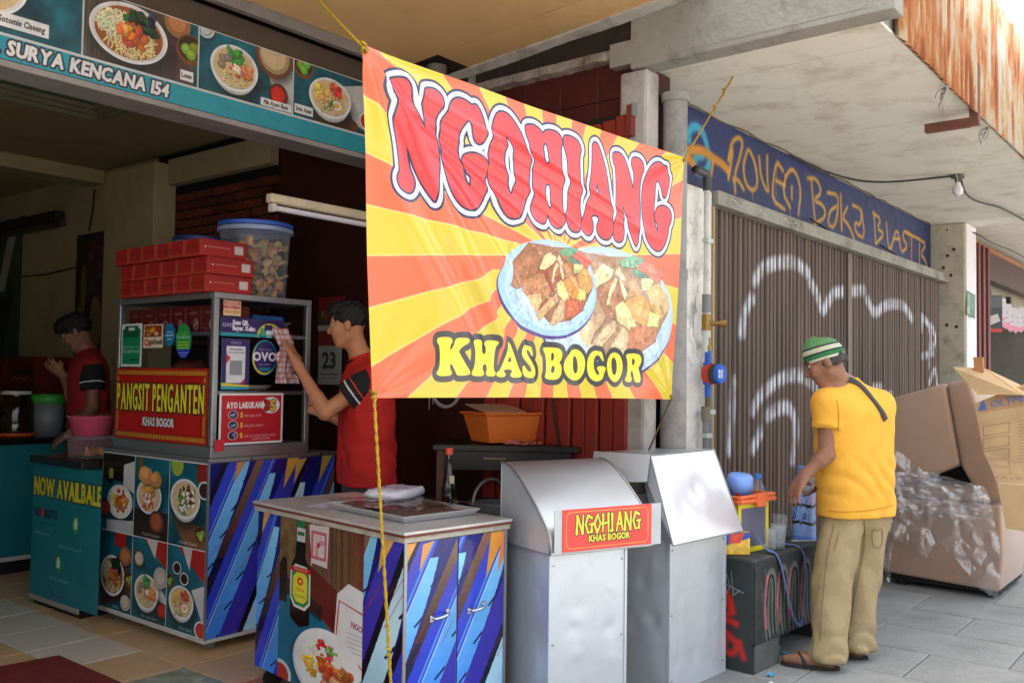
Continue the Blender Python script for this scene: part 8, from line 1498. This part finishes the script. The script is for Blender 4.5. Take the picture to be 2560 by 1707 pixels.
trs_o = [c_ for c_ in mn.children if c_.name.startswith('trousers')][0]; m_st1 = M('stitch_ochre', (200, 140, 44), .9); m_st2 = M('stitch_khaki', (136, 117, 84), .9)
for P in [[(4.595, 1.68, 0.785), (4.645, 1.618, 0.78), (4.708, 1.541, 0.786), (4.769, 1.463, 0.805), (4.797, 1.429, 0.817)], [(4.54, 1.721, 1.218), (4.566, 1.69, 1.208), (4.593, 1.656, 1.211)], [(4.601, 1.638, 1.335), (4.611, 1.63, 1.255), (4.609, 1.637, 1.185)]]: snap_strap(P, .0016, 'stitch_line', m_st1, shirt_o, shirt_o, .001)
for P in [[(4.709, 1.542, 0.74), (4.718, 1.539, 0.621), (4.707, 1.561, 0.481), (4.694, 1.586, 0.341), (4.69, 1.598, 0.222)], [(4.736, 1.511, 0.691), (4.767, 1.473, 0.697)], [(4.736, 1.511, 0.691), (4.741, 1.511, 0.617), (4.756, 1.492, 0.598), (4.772, 1.472, 0.622), (4.767, 1.473, 0.697)], [(4.616, 1.658, 0.718), (4.603, 1.683, 0.578), (4.596, 1.704, 0.379), (4.596, 1.72, 0.14)], [(4.634, 1.638, 0.678), (4.623, 1.658, 0.589)]]: snap_strap(P, .0014, 'stitch_line', m_st2, trs_o, trs_o, .001)
# --- worker in red wiping the cabinet
jw = dict(head=(3.325, 3.835, 1.697), neck=(3.412, 3.80, 1.50), shL=(3.352, 3.635, 1.415), shR=(3.52, 3.955, 1.405), elL=(3.171, 3.82, 1.229), wrL=(3.155, 4.035, 1.470), elR=(3.55, 4.03, 1.13), wrR=(3.43, 4.12, 1.20), hipL=(3.395, 3.70, .89), hipR=(3.50, 3.90, .89), knL=(3.39, 3.70, .48), anL=(3.40, 3.68, .09), knR=(3.50, 3.90, .48), anR=(3.51, 3.88, .09), toeL=(3.24, 3.80, .03), toeR=(3.34, 4.0, .03))
m_redw = m_red
wk, A_, g_, lo_, hi_, J_ = person('worker in a red and black shirt wiping the glass cabinet', jw, m_skinA, m_red, m_grt, .56, .835, (-.62, .78, 0), .14, .04, {'L': dict(d=(-.05, .55, .83), s=(.95, .3, -.1), curl=.06, thumb=(.2, .1), spread=.1), 'R': dict(d=(-.5, .6, .4), s=(0, 0, 1), curl=.4)}, loose=.016, chestw=.98, leg_r=(.104, .085))
hair_shell(wk, A_, g_, lo_, hi_, J_, m_hair, dict(add=[((0, -.02, .045), (.084, .1, .085)), ((0, .03, .09), (.07, .065, .045))], cut=[((0, .115, -.055), (.11, .085, .115)), ((0, .05, -.1), (.12, .1, .11)), ((.0, -.03, -.12), (.12, .14, .075))]))
def sleeve_band(body, J, S, t0, t1, r, mat, name):
    a, e = J['sh' + S], J['el' + S]; F = Field(np.minimum(a, e) - .13, np.maximum(a, e) + .13, .007); p, q = a + (e - a) * t0, a + (e - a) * t1; F.cone(a + (e - a) * (t0 - .03), a + (e - a) * (t1 + .03), r, r - .002, .01); d = unit(e - a); F.halfspace(q, d); F.halfspace(p, -d); return F.build(name, mat, body)
m_blk = M('shirt_black', (26, 26, 28), .85)
for S in 'LR':
    sl_ = sleeve_band(wk, J_, S, .02, .585, .0825, m_blk, 'sleeve'); sleeve_band(sl_, J_, S, .43, .475, .0855, M('stripe_white', (206, 206, 206), .8), 'sleeve_stripe'); sleeve_band(sl_, J_, S, .33, .37, .0855, M('stripe_red', (206, 60, 46), .8), 'sleeve_stripe')
b = MB(); nk = Vector(jw['neck']) + Vector((-.01, .01, .012)); b.tube([nk + Vector((.073 * math.cos(a), .073 * math.sin(a), -.022 * math.cos(a - 2.25) + .0)) for a in np.linspace(0, 6.283, 30)], .009, 6); b.build('collar', m_blk, wk, smooth='all')
# cloth under his hand
b = MB(); nx, ny = 16, 26; N_ = fnoise(ny + 1, nx + 1, 4, 3)
for j_ in range(ny + 1):
    for i in range(nx + 1):
        u, v = i / nx - .5, j_ / ny; b.v.append((3.125 + u * (.09 + .07 * v) + .05 * v + .02 * math.sin(v * 5), 4.172 - .03 * abs(math.sin(u * 9 + N_[j_, i] * 5)) - .04 * v * (N_[j_, i]), 1.675 - .30 * v))
for j_ in range(ny):
    for i in range(nx): a = j_ * (nx + 1) + i; b.uv[len(b.f)] = ((i / nx, 1 - j_ / ny), (i / nx, 1 - (j_ + 1) / ny), ((i + 1) / nx, 1 - (j_ + 1) / ny), ((i + 1) / nx, 1 - j_ / ny)); b.f.append((a, a + nx + 1, a + nx + 2, a + 1))
o = b.build('wiping_cloth', print_mat('cloth_check', poster_print('check'), .95), smooth='all'); tag(o, 'red and white checked wiping cloth under the worker hand', 'cloth')
# --- dark haired worker deep in the shop
jd = dict(head=(3.117, 6.468, 1.70), neck=(3.205, 6.449, 1.55), shL=(3.150, 6.29, 1.47), shR=(3.276, 6.63, 1.47), elL=(3.14, 6.23, 1.19), wrL=(3.05, 6.36, 1.00), elR=(3.20, 6.64, 1.20), wrR=(3.08, 6.56, 1.40), hipL=(3.20, 6.36, .9), hipR=(3.27, 6.55, .9), knL=(3.2, 6.36, .48), anL=(3.2, 6.35, .09), knR=(3.27, 6.55, .48), anR=(3.27, 6.55, .09), toeL=(3.05, 6.45, .03), toeR=(3.12, 6.65, .03))
dk, A_, g_, lo_, hi_, J_ = person('dark haired worker in a red shirt looking down behind the counter', jd, m_skinB, M('shirt_deep_red', (150, 28, 26), .9), m_grt, .6, .84, (-.75, .6, 0), .5, .0, {'L': dict(d=(-.6, .5, -.5), s=(0, 1, .2), curl=.4), 'R': dict(d=(-.6, .1, .5), s=(0, -.5, .8), curl=.5)}, vox=.011)
hair_shell(dk, A_, g_, lo_, hi_, J_, m_hair, dict(add=[((0, -.02, .045), (.09, .108, .092)), ((0, .04, .085), (.078, .075, .05)), ((0, .08, .06), (.06, .04, .04))], cut=[((0, .115, -.065), (.11, .085, .115)), ((0, .05, -.11), (.12, .1, .11)), ((.0, -.03, -.12), (.12, .14, .075))]))
for S in 'LR': sl_ = sleeve_band(dk, J_, S, .02, .62, .0825, m_blk, 'sleeve'); sleeve_band(sl_, J_, S, .42, .47, .0855, _mats['stripe_white'], 'sleeve_stripe')
